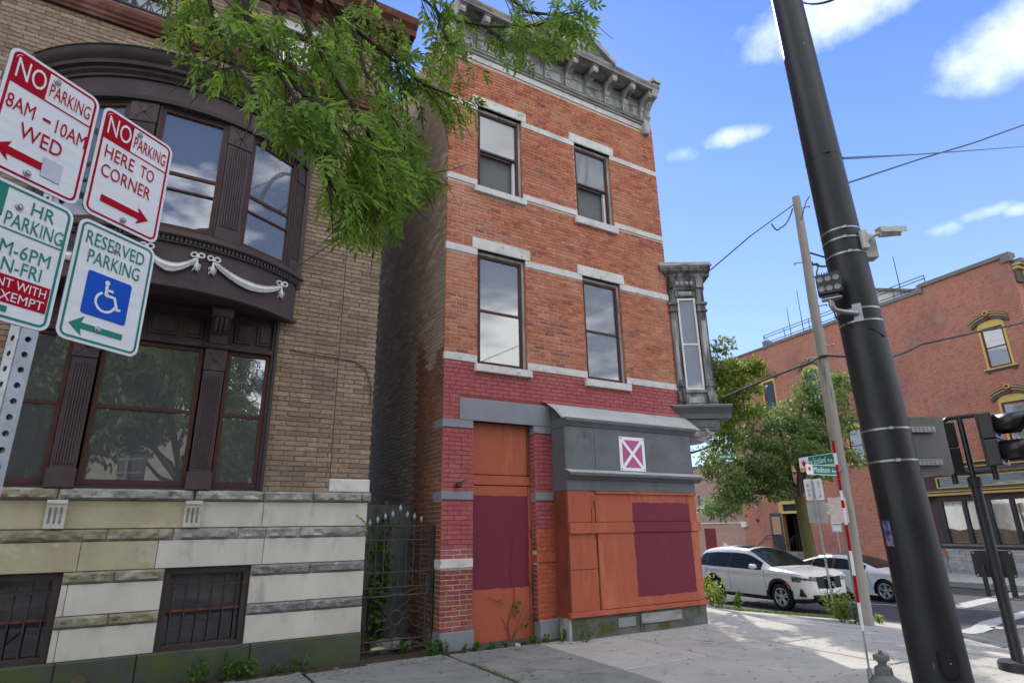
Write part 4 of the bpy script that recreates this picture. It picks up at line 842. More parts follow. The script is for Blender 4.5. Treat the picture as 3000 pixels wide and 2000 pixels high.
bend(BR_, ([(.01, 5.032), (.06, 5.032), (.075, 5.05), (.07, 5.075), (.035, 5.09), (.03, 5.135), (-.2, 5.145), (-.2, 5.032)], M['bay_purple']), 'sill_moulding', bay)
thm = math.acos((BC.y - YB) / BR_); nd = 72
du = MB().box(-.016, .016, -.035, 0, -.025, .025).build('dentil', M['bay_purple'], bay); dm = du.data; bpy.data.objects.remove(du)
for i in range(nd):
    th = -thm + .01 + (2 * thm - .02) * i / (nd - 1); x, y = barc(BR_ + .008, th)
    o = bpy.data.objects.new('dentil', dm); COL.objects.link(o); o.parent = bay; o.matrix_local = Matrix.Translation((x, y, 5.0)) @ Matrix.Rotation(th, 4, 'Z')
WZ0, WZ1 = 5.145, 6.87
def facet(th0, th1, r):   # local frame on the chord between two angles: x along, -y outwards
    a, b = Vector(barc(r, th0)), Vector(barc(r, th1)); d = (b - a); ang = atan2(d.y, d.x)
    return Matrix.Translation((a.x, a.y, 0)) @ Matrix.Rotation(ang, 4, 'Z'), d.length
sp = lambda x: math.asin((x - BC.x) / BR_)
segs = [('w', -.56, .275), ('p', .275, .575), ('w', .575, 1.285), ('p', 1.285, 1.42)]
sym = segs + [(t, -.30 - b, -.30 - a) for t, a, b in segs[1:]]
for t, a, b in sym:
    Tm, Ln = facet(sp(a), sp(b), BR_ - .03)
    if t == 'w':
        o = sash_window('window', bay, .03, Ln - .03, WZ0 + .03, WZ1 - .03, .02, M['frame_brown'], M['glass_strong'], WZ0 + .80, M['inside_mid'], M['inside_mid'], fw=.045, T=Tm)
        MB(Tm).box(.075, Ln - .075, .0, .03, WZ0 + .56, WZ0 + .585).build('storm_rail', M['frame_brown'], o)
        k = MB(Tm); k.box(0, .03, -.01, .1, WZ0, WZ1); k.box(Ln - .03, Ln, -.01, .1, WZ0, WZ1); k.box(.03, Ln - .03, -.01, .1, WZ1 - .03, WZ1); k.box(.03, Ln - .03, -.02, .1, WZ0, WZ0 + .03); k.build('window_casing', M['bay_dark'], bay)
        MB(Tm).box(.075, Ln - .075, .16, .18, WZ0, WZ1).build('room', M['dark_inside'], o)
    else:
        MB(Tm).box(.004, Ln - .004, -.02, .12, WZ0 + .16, WZ1).build('pilaster', M['bay_purple'], bay); MB(Tm).box(-.01, Ln + .01, -.045, .12, WZ0, WZ0 + .16).build('pilaster_base', M['bay_purple'], bay, bevel=.006)
        nr = max(2, int(Ln / .036))
        for q in range(nr): x = .03 + (Ln - .06) * (q + .5) / nr; MB(Tm).box(x - .008, x + .008, -.032, -.02, WZ0 + .2, WZ1 - .34).build('reed', M['bay_purple'], bay)
        MB(Tm).box(-.012, Ln + .012, -.035, .1, WZ1 - .30, WZ1 - .28).build('pilaster_necking', M['bay_purple'], bay); MB(Tm).box(-.005, Ln + .005, -.03, .1, WZ1 - .275, WZ1 - .03).build('pilaster_block', M['bay_purple'], bay)
        if Ln > .2:
            MB(Tm).lathe([(0, -.028), (.02, -.022), (.026, 0)], 12, (Ln / 2, -.03, WZ1 - .15), 'y').build('rosette', M['bay_purple'], bay, smooth=True)
            for s in (-1, 1):
                for t2 in (-1, 1): MB(Tm).tube([(Ln / 2 + s * .03, -.032, WZ1 - .15 + t2 * .03), (Ln / 2 + s * .09, -.032, WZ1 - .15 + t2 * .10)], .006, 5).build('leaf_vein', M['bay_purple'], bay)
bend(BR_, ([(-.03, WZ1), (.03, WZ1), (.03, WZ1 + .06), (-.2, WZ1 + .06), (-.2, WZ1)], M['bay_dark']), 'head_moulding', bay)
bend(BR_, ([(-.02, WZ1 + .06), (.02, WZ1 + .06), (.02, 7.17), (-.2, 7.17), (-.2, WZ1 + .06)], M['bay_purple']), 'frieze', bay)
bend(BR_, ([(.0, 7.17), (.05, 7.17), (.06, 7.20), (.10, 7.23), (.10, 7.27), (.15, 7.285), (.155, 7.34), (.19, 7.37), (.225, 7.43), (.235, 7.485), (.20, 7.49), (-.3, 7.60), (-.3, 7.17)], M['bay_dark']), 'cornice', bay)
bend(BR_, ([(.245, 7.482), (.245, 7.50), (.15, 7.53), (-.3, 7.66), (-.3, 7.61), (.1, 7.51)], M['tar_roof']), 'bay_roof', bay)
for s in (-1, 1):
    k = MB(); k.box(BC.x + s * 1.60 - .03, BC.x + s * 1.60 + .03, YB - .03, YB + .1, 4.9, 7.2); k.build('end_board', M['bay_purple'], bay)
# plaster garlands on the bay
def garland(x0, x1):
    th0, th1 = sp(x0), sp(x1); k = MB(); n = 22
    def P(t, z, o=.03): x, y = barc(BR_ + o, th0 + (th1 - th0) * t); return Vector((x, y, z))
    zt, zs = 4.80, .17
    cur = [P(i / n, zt - zs * (1 - (2 * i / n - 1) ** 2), .03) for i in range(n + 1)]
    th = lambda i: .014 + .026 * sin(pi * i / n)
    k.tube(cur, [th(i) for i in range(n + 1)], 7)
    for i in range(1, n):                                    # overlapping leaves
        d = (cur[i + 1] - cur[i - 1]).normalized(); out = Vector((sin(th0), -cos(th0), 0)); up = Vector((0, 0, 1)); side_ = 1 if i < n / 2 else -1
        for s in (-1, 0, 1):
            c = cur[i] + up * s * th(i) * .7 + out * .012 * (1 - abs(s)); tip = c + d * side_ * .072 + up * s * .034 + out * .024; w = up * .017
            k.add([c - d * side_ * .02, c + w + out * .01, tip, c - w + out * .01, c + out * .022], [(0, 1, 4), (1, 2, 4), (2, 3, 4), (3, 0, 4)])
    for t, sg in ((0, 1), (1, -1)):
        c = P(t, zt + .03, .03); tv = (P(.01, 0) - P(0, 0)); tv = Vector((tv.x, tv.y, 0)).normalized()
        for s in (-1, 1):                                    # bow loops
            k.tube([c + tv * s * (.040 - .034 * cos(a)) + Vector((0, 0, .02 + .030 * sin(a) + .02 * s * sg * 0)) for a in [2 * pi * q / 12 for q in range(13)]], .011, 6)
        k.lathe([(0, -.02), (.016, -.014), (.02, 0), (.012, .016), (0, .02)], 8, tuple(c))
        k.tube([c, c - Vector((0, 0, .07)), c - Vector((0, 0, .115)), c - Vector((0, 0, .15)), c - Vector((0, 0, .185))], [.008, .014, .03, .026, .004], 7)
        for q in range(7):
            a = pi * q / 6; e = c - Vector((0, 0, .10 + .03 * (q % 3))) + tv * .03 * cos(a); k.add([e + tv * .014, e - tv * .014, e - Vector((0, 0, .045)) + tv * .02 * cos(a), e + Vector((sin(th0), -cos(th0), 0)) * .02], [(0, 1, 3), (0, 3, 2), (1, 2, 3)])
    return k.build('garland', M['white_plaster'], bay, smooth=True)
garland(-.42, .12); garland(.30, 1.18); garland(-1.48, -.60)
# ---- upper trim
bl_ = MB().prism([(YB + .02, 8.33), (YB - .05, 8.33), (YB - .06, 8.36), (YB - .09, 8.38), (YB - .10, 8.41), (YB - .13, 8.44), (YB - .155, 8.50), (YB - .16, 8.55), (YB - .10, 8.60), (YB + .02, 8.61)], LX0, LX1 + .10).build('belt_course', M['redbelt'], lbd)
for x0, x1, z0, z1 in ATT:
    o = sash_window('attic_window', lbd, x0, x1, z0, z1, YB + .06, M['bay_dark'], M['glass_strong'], z0 + .33, M['inside_mid'], M['inside_mid'], fw=.05)
    MB().box((x0 + x1) / 2 - .012, (x0 + x1) / 2 + .012, YB + .035, YB + .06, z0, z1).build('muntin', M['bay_dark'], o)
MB().cbox(ATT[0][0] - .08, ATT[0][1] + .08, YB - .03, YB + .1, 9.362, 9.518, .01).build('lintel', M['stone_white'], lbd)
x0, x1, z0, z1 = ATT[1]
gr = MB().box(x0, x1, YB - .12, YB - .10, z0 - .06, z0 - .03).build('window_grille', M['bay_dark'], lbd)
for q in range(5):
    c = x0 + (x1 - x0) * (q + .5) / 5; w = (x1 - x0) / 10
    for dx in (-w, 0, w): MB().tube([(c, YB - .11, z0 + .12), (c + dx, YB - .11, z0 + .12 + (.15 if dx else .2))], .008, 5).build('grille_bar', M['bay_dark'], gr); MB().tube([(c, YB - .11, z0 + .12), (c + dx, YB - .11, z0 - .05)], .008, 5).build('grille_bar', M['bay_dark'], gr)
cn_ = MB().prism([(YB + .1, 9.72), (YB - .04, 9.72), (YB - .05, 9.78), (YB - .12, 9.82), (YB - .12, 9.88), (YB - .36, 9.90), (YB - .38, 10.0), (YB - .46, 10.06), (YB - .50, 10.16), (YB - .48, 10.19), (YB + .1, 10.25)], LX0, LX1 + .30).build('roof_cornice', M['redbelt'], lbd)
for i in range(18):
    x = LX1 + .12 - i * .5
    MB().prism([(YB - .04, 9.60), (YB - .09, 9.62), (YB - .13, 9.72), (YB - .20, 9.78), (YB - .34, 9.80), (YB - .34, 9.89), (YB - .04, 9.89)], x - .06, x + .06).build('modillion', M['redbelt'], cn_)
# thin cable pinned across the brick
c = MB(); c.tube([(1.42, YB - .018, 3.98), (1.8, YB - .018, 3.955), (2.1, YB - .018, 3.95), (2.35, YB - .018, 3.93), (2.52, YB - .018, 3.83), (2.60, YB - .018, 3.62), (2.62, YB - .018, 3.3)], .007, 5); c.build('cable', M['black'], lbd)
# ---- iron gate in the gap
gt = thing('iron_gate', 'wrought iron gate with spear tips and sun motif between the two buildings', 'gate', (3.18, 8.5, -.05))
GY = 8.50
def gbar(name, pts, r=.009, n=6): return MB().tube([(x, GY, z) for x, z in pts], r, n).build(name, M['iron'], gt, smooth=True)
gbar('rail', [(2.68, 1.62), (3.72, 1.62)], .011); gbar('rail', [(2.67, 1.43), (3.72, 1.43)], .010); gbar('rail', [(2.67, 1.005), (3.70, 1.005)], .010); gbar('rail', [(2.67, .81), (3.60, .81)], .012); gbar('rail', [(2.67, .70), (3.72, .70)], .013); gbar('rail', [(2.68, .145), (3.66, .145)], .013); gbar('rail', [(2.70, .035), (3.66, .035)], .012)
tips = [1.72, 1.765, 1.81, 1.84, 1.925, 1.835, 1.81, 1.77]
for i in range(8):
    x = 2.735 + i * .1105; zt = tips[i]
    gbar('picket', [(x, .80 if i == 4 else .83), (x + (.006 if i != 4 else 0), .88), (x - (.006 if i != 4 else 0), .93), (x, 1.0), (x, zt - .10)], .010)
    k = MB(); k.add([(x, GY, zt - .115), (x - .024, GY, zt - .06), (x + .024, GY, zt - .06), (x, GY, zt), (x, GY - .010, zt - .06), (x, GY + .010, zt - .06)], [(0, 1, 4), (0, 4, 2), (1, 3, 4), (4, 3, 2), (0, 5, 1), (0, 2, 5), (1, 5, 3), (5, 2, 3)]); k.build('spear_tip', M['steel'], gt)
    if i < 7:
        for s in (0, 1):
            cx = x + .032 + s * .045; gbar('scroll', [(cx + .024 * cos(a), 1.575 + .024 * sin(a)) for a in [pi / 2 + (1 if s else -1) * 5.0 * q / 10 for q in range(11)]], .006, 5)
gbar('stile', [(3.60, .05), (3.60, .82)], .016); gbar('stile', [(2.73, .05), (2.73, .70)], .012); gbar('stile', [(3.70, .0), (3.70, 1.62)], .017); gbar('stile', [(3.645, .7), (3.645, 1.62)], .012)
for z in (1.55, 1.48, 1.39, 1.33, 1.10, .98, .92, .6, .5, .4, .3): gbar('scroll', [(3.672 + .022 * cos(a), z + .026 * sin(a)) for a in [2 * pi * q / 10 for q in range(11)]], .007, 5)
for z in (1.52, 1.36, 1.08, .94, .62, .55, .42, .30, .22): gbar('scroll', [(2.70 + .022 * cos(a), z + .026 * sin(a)) for a in [2 * pi * q / 10 for q in range(11)]], .006, 5)
MB().box(3.585, 3.655, GY - .02, GY + .02, .70, .94).build('lock_box', M['iron'], gt)
gbar('brace', [(2.74, .80), (3.10, .715), (3.25, .715), (3.52, .80)], .007, 5)
for cx in (3.12, 3.20, 3.53): gbar('scroll', [(cx + .028 * cos(a), .755 + .03 * sin(a)) for a in [2 * pi * q / 10 for q in range(11)]], .006, 5)
cx, cz = 3.17, .42
gbar('sun_ring', [(cx + .082 * cos(a), cz + .092 * sin(a)) for a in [2 * pi * q / 28 for q in range(29)]], .012, 8)
for q in range(9):
    a = radians(20 + 40 * q); pts = []
    for t in range(9):
        r_ = .09 + .30 * t / 8; wv = .035 * sin(t / 8 * 2 * pi); px, pz = cx + r_ * cos(a) - wv * sin(a), cz + r_ * .85 * sin(a) + wv * cos(a)
        if pz > .16 and pz < .69 and 2.74 < px < 3.59: pts.append((px, pz))
    if len(pts) > 2: gbar('sun_ray', pts, .007, 5)
# panel and clutter in the passage
pn = MB().box(2.68, 3.715, 9.42, 9.46, -.02, 1.95).build('plywood_barrier', pm('grey_plywood', (.16, .165, .16), (.10, .105, .10), rough=.9, scale=2.5, c3=(.06, .07, .05), s3=2)); tag(pn, 'tall grey weathered plywood sheet closing the passage behind the gate', 'barrier')
rb = thing('rubble_heap', 'low heap of grey rubble on the passage floor behind the gate', 'rubble', (3.4, 8.9, -.04))
for q in range(9):
    s = rr(.05, .14); k = MB(Matrix.Translation((rr(2.95, 3.6), rr(8.68, 9.2), s * .35)) @ Matrix.Rotation(rr(0, 6), 4, 'Z') @ Matrix.Rotation(rr(-.3, .3), 4, 'X'))
    k.add([(rr(.7, 1.1) * s * a, rr(.7, 1.1) * s * b, rr(.3, .6) * s * c) for a in (-1, 1) for b in (-1, 1) for c in (-1, 1)], [(0, 1, 3, 2), (4, 6, 7, 5), (0, 4, 5, 1), (2, 3, 7, 6), (0, 2, 6, 4), (1, 5, 7, 3)]); k.build('stone', M['concrete_old'], rb, bevel=.01)
cnn = MB(Matrix.Translation((2.98, 8.66, .02)) @ Matrix.Rotation(.35, 4, 'Z')); cnn.lathe([(0, -.11), (.03, -.11), (.032, -.1), (.032, .06), (.014, .09), (.014, .12), (0, .12)], 12, axis='x'); cnn = cnn.build('drink_bottle', pm('bottle_label', (.55, .50, .22), (.62, .62, .58), rough=.4, scale=9), smooth=True); tag(cnn, 'discarded plastic bottle with yellow label lying behind the gate', 'bottle')
# rusty vent cap on the pavement by the plinth
vp = gnd(340, 1995); vt = MB(); vx, vy = -.33, 8.12
vt.lathe([(.055, gz(0) - .05), (.055, .10), (.075, .105), (.085, .12), (.085, .135), (.06, .165), (.02, .19), (0, .192)], 20, (vx, vy, 0)); vt = vt.build('vent_cap', pm('rusty_iron_olive', (.085, .07, .045), (.05, .045, .03), rough=.8, scale=14), smooth=True); tag(vt, 'small rusty mushroom vent pipe standing before the dark plinth', 'vent pipe')
# ------------------------------------------------------------------ brick building across the side street
FW = Vector((32.2, 14.8, 0)); fth = radians(82.7)
TF = Matrix(((-cos(fth), sin(fth), 0, FW.x), (-sin(fth), -cos(fth), 0, FW.y), (0, 0, 1, 0), (0, 0, 0, 1)))   # local x runs right in the picture, local y into the house
FG = -.64
def far_brick(name, cols, mortar, dark, dlo=.50, dhi=.66, cs=.068):
    m = bpy.data.materials.new(name); m.use_nodes = True; t = m.node_tree; b = t.nodes['Principled BSDF']; n = t.nodes.new; l = t.links.new
    b.inputs['Roughness'].default_value = .9; b.inputs['Specular IOR Level'].default_value = .2
    g = n('ShaderNodeNewGeometry'); sp_ = n('ShaderNodeSeparateXYZ'); l(g.outputs['Position'], sp_.inputs[0])
    dt = n('ShaderNodeVectorMath'); dt.operation = 'DOT_PRODUCT'; l(g.outputs['Position'], dt.inputs[0]); dt.inputs[1].default_value = (-cos(fth), -sin(fth), 0)
    dy = n('ShaderNodeVectorMath'); dy.operation = 'DOT_PRODUCT'; l(g.outputs['Position'], dy.inputs[0]); dy.inputs[1].default_value = (sin(fth), -cos(fth), 0)
    ad = n('ShaderNodeMath'); ad.operation = 'ADD'; l(dt.outputs['Value'], ad.inputs[0]); l(dy.outputs['Value'], ad.inputs[1])
    cb = n('ShaderNodeCombineXYZ'); l(ad.outputs[0], cb.inputs[0]); l(sp_.outputs[2], cb.inputs[1])
    bt = n('ShaderNodeTexBrick'); l(cb.outputs[0], bt.inputs['Vector']); bt.inputs['Scale'].default_value = 1.0; bt.inputs['Brick Width'].default_value = .215; bt.inputs['Row Height'].default_value = cs; bt.inputs['Mortar Size'].default_value = .0075; bt.inputs['Mortar Smooth'].default_value = .2; bt.inputs['Bias'].default_value = -.1
    bt.inputs['Color1'].default_value = tuple(cols[0]) + (1,); bt.inputs['Color2'].default_value = tuple(cols[1]) + (1,); bt.inputs['Mortar'].default_value = tuple(mortar) + (1,)
    def nz(s, d=7):
        k = n('ShaderNodeTexNoise'); k.inputs['Scale'].default_value = s; k.inputs['Detail'].default_value = d; k.inputs['Roughness'].default_value = .65; l(g.outputs['Position'], k.inputs['Vector']); return k.outputs[0]
    def mix(f, a, c):
        k = n('ShaderNodeMix'); k.data_type = 'RGBA'; l(f, k.inputs['Factor']); l(a, k.inputs[6])
        if isinstance(c, tuple): k.inputs[7].default_value = c
        else: l(c, k.inputs[7])
        return k.outputs[2]
    def rg(v, a, c, e=1.0):
        k = n('ShaderNodeMapRange'); l(v, k.inputs['Value']); k.inputs['From Min'].default_value = a; k.inputs['From Max'].default_value = c; k.inputs['To Max'].default_value = e; return k.outputs[0]
    col = mix(rg(nz(6.0, 3), .52, .66, .38), bt.outputs['Color'], tuple(c * .42 for c in cols[0]) + (1,))       # scattered burnt bricks
    col = mix(rg(nz(.45), dlo, dhi, .75), col, tuple(dark) + (1,))                                             # weather stains
    col = mix(rg(nz(.9), .56, .72, .4), col, (.42, .30, .25, 1))
    l(col, b.inputs['Base Color'])
    bp = n('ShaderNodeBump'); bp.inputs['Strength'].default_value = .12; bp.inputs['Distance'].default_value = .01; iv = n('ShaderNodeMath'); iv.operation = 'SUBTRACT'; iv.inputs[0].default_value = 1; l(bt.outputs['Fac'], iv.inputs[1]); l(iv.outputs[0], bp.inputs['Height']); l(bp.outputs[0], b.inputs['Normal'])
    return m
M['far_brick'] = far_brick('far_red_brick', [(.37, .125, .068), (.28, .085, .055)], (.42, .31, .26), (.19, .10, .08))
M['annex_brick'] = far_brick('annex_buff_brick', [(.36, .20, .14), (.30, .14, .10)], (.42, .37, .32), (.24, .16, .13))
M['fgrey'] = pm('taupe_trim_paint', (.095, .082, .08), (.075, .065, .064), rough=.6, scale=3)
M['fyellow'] = pm('ochre_yellow_trim_paint', (.52, .38, .11), (.46, .33, .10), rough=.6, scale=3)
M['fred'] = pm('maroon_trim_paint', (.16, .022, .028), (.13, .02, .025), rough=.5, scale=3)
M['fplum'] = pm('plum_brown_trim_paint', (.075, .045, .045), (.06, .036, .036), rough=.6, scale=3)
M['coping'] = pm('grey_metal_coping', (.17, .165, .155), (.13, .128, .12), rough=.6, scale=2)
M['fblind'] = pm('venetian_blind_white', (.62, .63, .63), (.48, .49, .49), rough=.8, scale=2.0, stretch=(.05, .05, 12), bump=0)
M['curtain'] = pm('banner_behind_glass', (.46, .34, .13), (.42, .19, .07), rough=.9, scale=.55, c3=(.30, .30, .12), s3=.9, lo3=.45, hi3=.65, bump=.8, bscale=2.5, bd=.2)
M['stonev'] = pm('grey_stone_veneer', (.42, .415, .40), (.32, .315, .305), rough=.9, scale=3, rand=.35)
fb = thing('street_corner_brick_house', 'large three storey brick building with yellow trimmed windows across the side street', 'building', tuple(TF @ Vector((-3, 4, FG))))
FWIN = [(3.56, 4.64, 8.02, 10.0), (3.62, 4.72, 4.55, 6.60), (-9.35, -8.30, 8.35, 10.42), (-6.15, -5.05, 8.30, 10.38), (-7.9, -6.95, 4.6, 6.6), (-4.0, -3.0, 4.6, 6.6)]
FD = (-9.25, -8.0, .05, 2.82); FS = (-.36, 5.40, -.64, 3.78)
mb = MB(TF); wall_grid(mb, -12.5, 5.45, -.9, 12.55, FWIN + [FD, (-.2, 5.35, .45, 3.7)], 0, .25)
mb.quad((5.45, 0, -.9), (5.45, 16, -.9), (5.45, 16, 12.55), (5.45, 0, 12.55)); mb.quad((-12.5, 0, -.9), (-12.5, 16, -.9), (-12.5, 16, 12.55), (-12.5, 0, 12.55)); mb.quad((-12.5, 16, -.9), (5.45, 16, -.9), (5.45, 16, 12.55), (-12.5, 16, 12.55)); mb.quad((-12.5, 0, 12.2), (5.45, 0, 12.2), (5.45, 16, 12.2), (-12.5, 16, 12.2))
fwall = mb.build('wall', M['far_brick'], fb)
def fbx(name, x0, x1, y0, y1, z0, z1, mat, parent=fb, c=.01): return MB(TF).cbox(x0, x1, y0, y1, z0, z1, c).build(name, M[mat], parent)
MB(TF).box(1.6, 5.44, .002, .3, 12.55, 12.8).build('parapet', M['far_brick'], fb)
fbx('coping', 1.55, 5.55, -.10, .4, 12.80, 13.0, 'coping'); fbx('coping', -8.6, 1.55, -.08, .4, 12.55, 12.75, 'coping'); fbx('coping', -12.6, -8.6, -.08, .4, 12.55, 12.68, 'coping'); fbx('coping_step', 1.42, 1.62, -.11, .42, 12.5, 12.98, 'coping'); fbx('coping_step', -8.75, -8.45, -.11, .5, 12.5, 13.0, 'coping'); fbx('coping_end', 5.2, 5.56, -.12, .2, 12.55, 12.99, 'coping')
def hood_window(x0, x1, z0, z1):
    w = fbx('window', x0, x1, .06, .12, z0, z1, 'fyellow')       # outer trim, then maroon sash, panes
    k = MB(TF); a = .09
    for p in ((x0, x0 + a, z0, z1), (x1 - a, x1, z0, z1), (x0 + a, x1 - a, z1 - .10, z1), (x0 + a, x1 - a, z0, z0 + .06)): k.box(p[0], p[1], -.05, .06, p[2], p[3])
    k.build('window_trim', M['fyellow'], w)
    k = MB(TF); b = x0 + a; e = x1 - a; f = .07; zt = z1 - .10; zb = z0 + .06; zm = (zt + zb) / 2
    for p in ((b, b + f, zb, zt), (e - f, e, zb, zt), (b + f, e - f, zt - f, zt), (b + f, e - f, zb, zb + f), (b + f, e - f, zm - .025, zm + .025)): k.box(p[0], p[1], -.02, .05, p[2], p[3])
    k.build('sash', M['fred'], w)
    for p, q in ((zb + f, zm - .025), (zm + .025, zt - f)):
        MB(TF).box(b + f, e - f, .022, .03, p, q).build('blind', M['fblind'], w); MB(TF).box(b + f, e - f, .006, .010, p, q).build('pane', M['glass_low'], w)
    # sill with two small brackets
    k = MB(TF); k.prism([(.02, z0 - .02), (-.12, z0 - .02), (-.13, z0 + .01), (-.11, z0 + .04), (.02, z0 + .04)], x0 - .12, x1 + .12); k.build('sill', M['fyellow'], w); fbx('sill_board', x0 - .10, x1 + .10, -.09, .02, z0 - .09, z0 - .022, 'fgrey', w)
    for x in (x0 - .02, x1 - .07): fbx('sill_bracket', x, x + .09, -.08, .02, z0 - .17, z0 - .092, 'fgrey', w)
    # arched hood mould
    n = 16; cx = (x0 + x1) / 2; hw = (x1 - x0) / 2 + .22
    def arc(o, t): u = (t * 2 - 1); return (cx + u * hw, z1 + .08 + .26 * (cos(u * pi * .5) ** .8 if abs(u) < .999 else 0) + o)
    for o0, o1, yo, mt in ((-.10, .06, -.10, 'fgrey'), (.06, .09, -.14, 'fyellow'), (.092, .17, -.13, 'fgrey'), (.17, .20, -.17, 'fyellow'), (.202, .25, -.15, 'fgrey')):
        k = MB(TF); vs = []
        for i in range(n + 1):
            x, z = arc(0, i / n)
            for y, o in ((yo, o0), (yo, o1), (.0, o1), (.0, o0)): vs.append((x, y, z + o))
        k.add(vs, [(i * 4 + j, i * 4 + (j + 1) % 4, (i + 1) * 4 + (j + 1) % 4, (i + 1) * 4 + j) for i in range(n) for j in range(4)] + [(0, 1, 2, 3), (n * 4, n * 4 + 1, n * 4 + 2, n * 4 + 3)]); k.build('hood_moulding', M[mt], w)
    xk, zk = arc(0, .5); k = MB(TF); k.prism([(xk - .07, zk - .10), (xk + .07, zk - .10), (xk + .10, zk + .17), (xk - .10, zk + .17)], -.18, 0, 'y'); k.build('keystone', M['fred'], w)
    k = MB(TF); k.lathe([(0, -.25), (.06, -.24), (.065, -.2), (.06, -.15)], 14, (xk, 0, zk + .21), 'y'); k.build('boss', M['fred'], w, smooth=True); k = MB(TF); k.lathe([(.07, -.22), (.11, -.22), (.115, -.15), (.07, -.15)], 16, (xk, 0, zk + .21), 'y'); k.build('boss_ring', M['fyellow'], w, smooth=True)
    k = MB(TF); k.quad((b, .2, zb), (e, .2, zb), (e, .2, zt), (b, .2, zt)); k.build('room', M['inside_mid'], w)
    # arch infill between frame and hood
    k = MB(TF); pts = [(x0, z1)] + [(arc(-.1, t)[0], arc(-.1, t)[1]) for t in [i / 10 for i in range(11)] if x0 <= arc(0, t)[0] <= x1] + [(x1, z1)]
    k.prism(pts, -.045, 0, 'y'); k.build('arch_panel', M['fyellow'], w)
for h in FWIN: hood_window(*h)
# shopfront of the far building
sfx = fbx('shopfront', -.36, 5.44, -.08, .30, .42, .62, 'fplum')
def fs(name, x0, x1, y0, y1, z0, z1, mat, c=.01): return fbx(name, x0, x1, y0, y1, z0, z1, mat, sfx, c)
fs('sill_board', -.10, 5.44, -.13, .02, .50, .60, 'grey_paint'); fs('jamb', -.30, .05, -.05, .2, .62, 2.72, 'fplum')
fs('head_board', -.30, 5.44, -.05, .25, 2.48, 2.73, 'fplum'); fs('yellow_band', -.34, 5.46, -.24, .0, 2.735, 2.85, 'fyellow'); fs('cornice_fillet', -.38, 5.48, -.28, 0, 2.853, 2.88, 'fplum'); fs('yellow_band', -.42, 5.5, -.31, 0, 2.883, 2.925, 'fyellow')
fs('transom_sill', -.30, 5.44, -.09, .25, 2.93, 3.05, 'fgrey'); fs('transom_head', -.30, 5.44, -.09, .25, 3.57, 3.66, 'fgrey'); fs('transom_jamb', -.30, .25, -.09, .25, 3.052, 3.568, 'fplum')
fs('yellow_band', -.22, 5.46, -.14, 0, 3.665, 3.71, 'fyellow'); fs('fascia', -.30, 5.46, -.18, 0, 3.713, 3.90, 'fgrey'); fs('yellow_band', -.38, 5.5, -.26, 0, 3.905, 3.96, 'fyellow'); fs('fascia', -.36, 5.5, -.24, 0, 3.965, 4.10, 'fplum'); fs('yellow_band', -.44, 5.54, -.32, 0, 4.103, 4.16, 'fyellow')
k = MB(TF); 
for p in ((.25, .30, 3.06, 3.56), (5.35, 5.40, 3.06, 3.56), (.30, 5.35, 3.52, 3.56), (.30, 5.35, 3.06, 3.10)): k.box(p[0], p[1], -.12, -.05, p[2], p[3])
k.build('transom_frame', M['fyellow'], sfx)
MB(TF).box(.30, 5.35, -.03, -.02, 3.1, 3.52).build('pane', M['glass_low'], sfx); MB(TF).quad((.2, .25, 3.05), (5.4, .25, 3.05), (5.4, .25, 3.57), (.2, .25, 3.57)).build('dark_room', M['inside_mid'], sfx)
mxs = [.05, 1.12, 2.12, 3.05, 4.1, 5.2]
for x in mxs: fs('mullion', x, x + (.18 if x > .1 else .22), -.04, .16, .62, 2.48, 'black')
for a, b in zip(mxs, mxs[1:]):
    MB(TF).box(a + .18, b, .02, .03, .66, 2.46).build('pane', M['glass_low'], sfx)
    n = 14; k = MB(TF); vs = [(a + .18 + (b - a - .18) * i / n, .16 + .05 * sin(i * 1.3 + a * 3 + j * .6), .62 + 1.86 * j / 5) for j in range(6) for i in range(n + 1)]
    k.add(vs, [(j * (n + 1) + i, j * (n + 1) + i + 1, (j + 1) * (n + 1) + i + 1, (j + 1) * (n + 1) + i) for j in range(5) for i in range(n)]); k.build('curtain', M['curtain'], sfx, smooth=True)
# stone veneer below the shop windows, piece by piece
z = FG - .02; rs = random.Random(4)
while z < .40:
    hgt = rs.choice((.085, .10, .13)); hgt = min(hgt, .415 - z)
    if hgt < .04: break
    x = -.02 + rs.uniform(-.0, .1)
    while x < 5.42:
        ln = min(rs.uniform(.25, .8), 5.43 - x)
        if ln > .06: MB(TF).cbox(x + .006, x + ln - .006, -.07 - rs.uniform(0, .025), .02, z + .005, z + hgt - .005, .008).build('veneer_stone', M['stonev'], fwall)
        x += ln
    z += hgt
fbx('concrete_footing', -.30, -.03, -.06, .05, FG - .1, .04, 'concrete_old')
# side entrance
k = MB(TF); k.prism([(0, 2.96), (-.10, 2.96), (-.22, 3.16), (-.24, 3.17), (0, 3.17)], -9.66, -7.7); hd = k.build('door_hood', M['fgrey'], fb); fbx('hood_cap', -9.70, -7.66, -.27, 0, 3.175, 3.25, 'fyellow', hd)
k = MB(TF)
for p in ((-9.38, -9.25, .05, 2.93), (-8.0, -7.87, .05, 2.93), (-9.25, -8.0, 2.74, 2.93), (-9.25, -8.0, 2.20, 2.34)): k.box(p[0], p[1], -.06, .12, p[2], p[3])
k.box(-9.25, -9.14, -.03, .12, 2.34, 2.74); k.box(-8.11, -8.0, -.03, .12, 2.34, 2.74)
dfm = k.build('door_frame', M['fyellow'], fb); MB(TF).box(-9.14, -8.11, .05, .06, 2.34, 2.74).build('transom_pane', M['inside_mid'], dfm); MB(TF).box(-9.25, -8.0, .8, .82, .0, 2.25).build('dark_hall', M['dark_inside'], dfm)
Td = TF @ Matrix.Translation((-9.27, -.04, 0)) @ Matrix.Rotation(radians(-165), 4, 'Z')
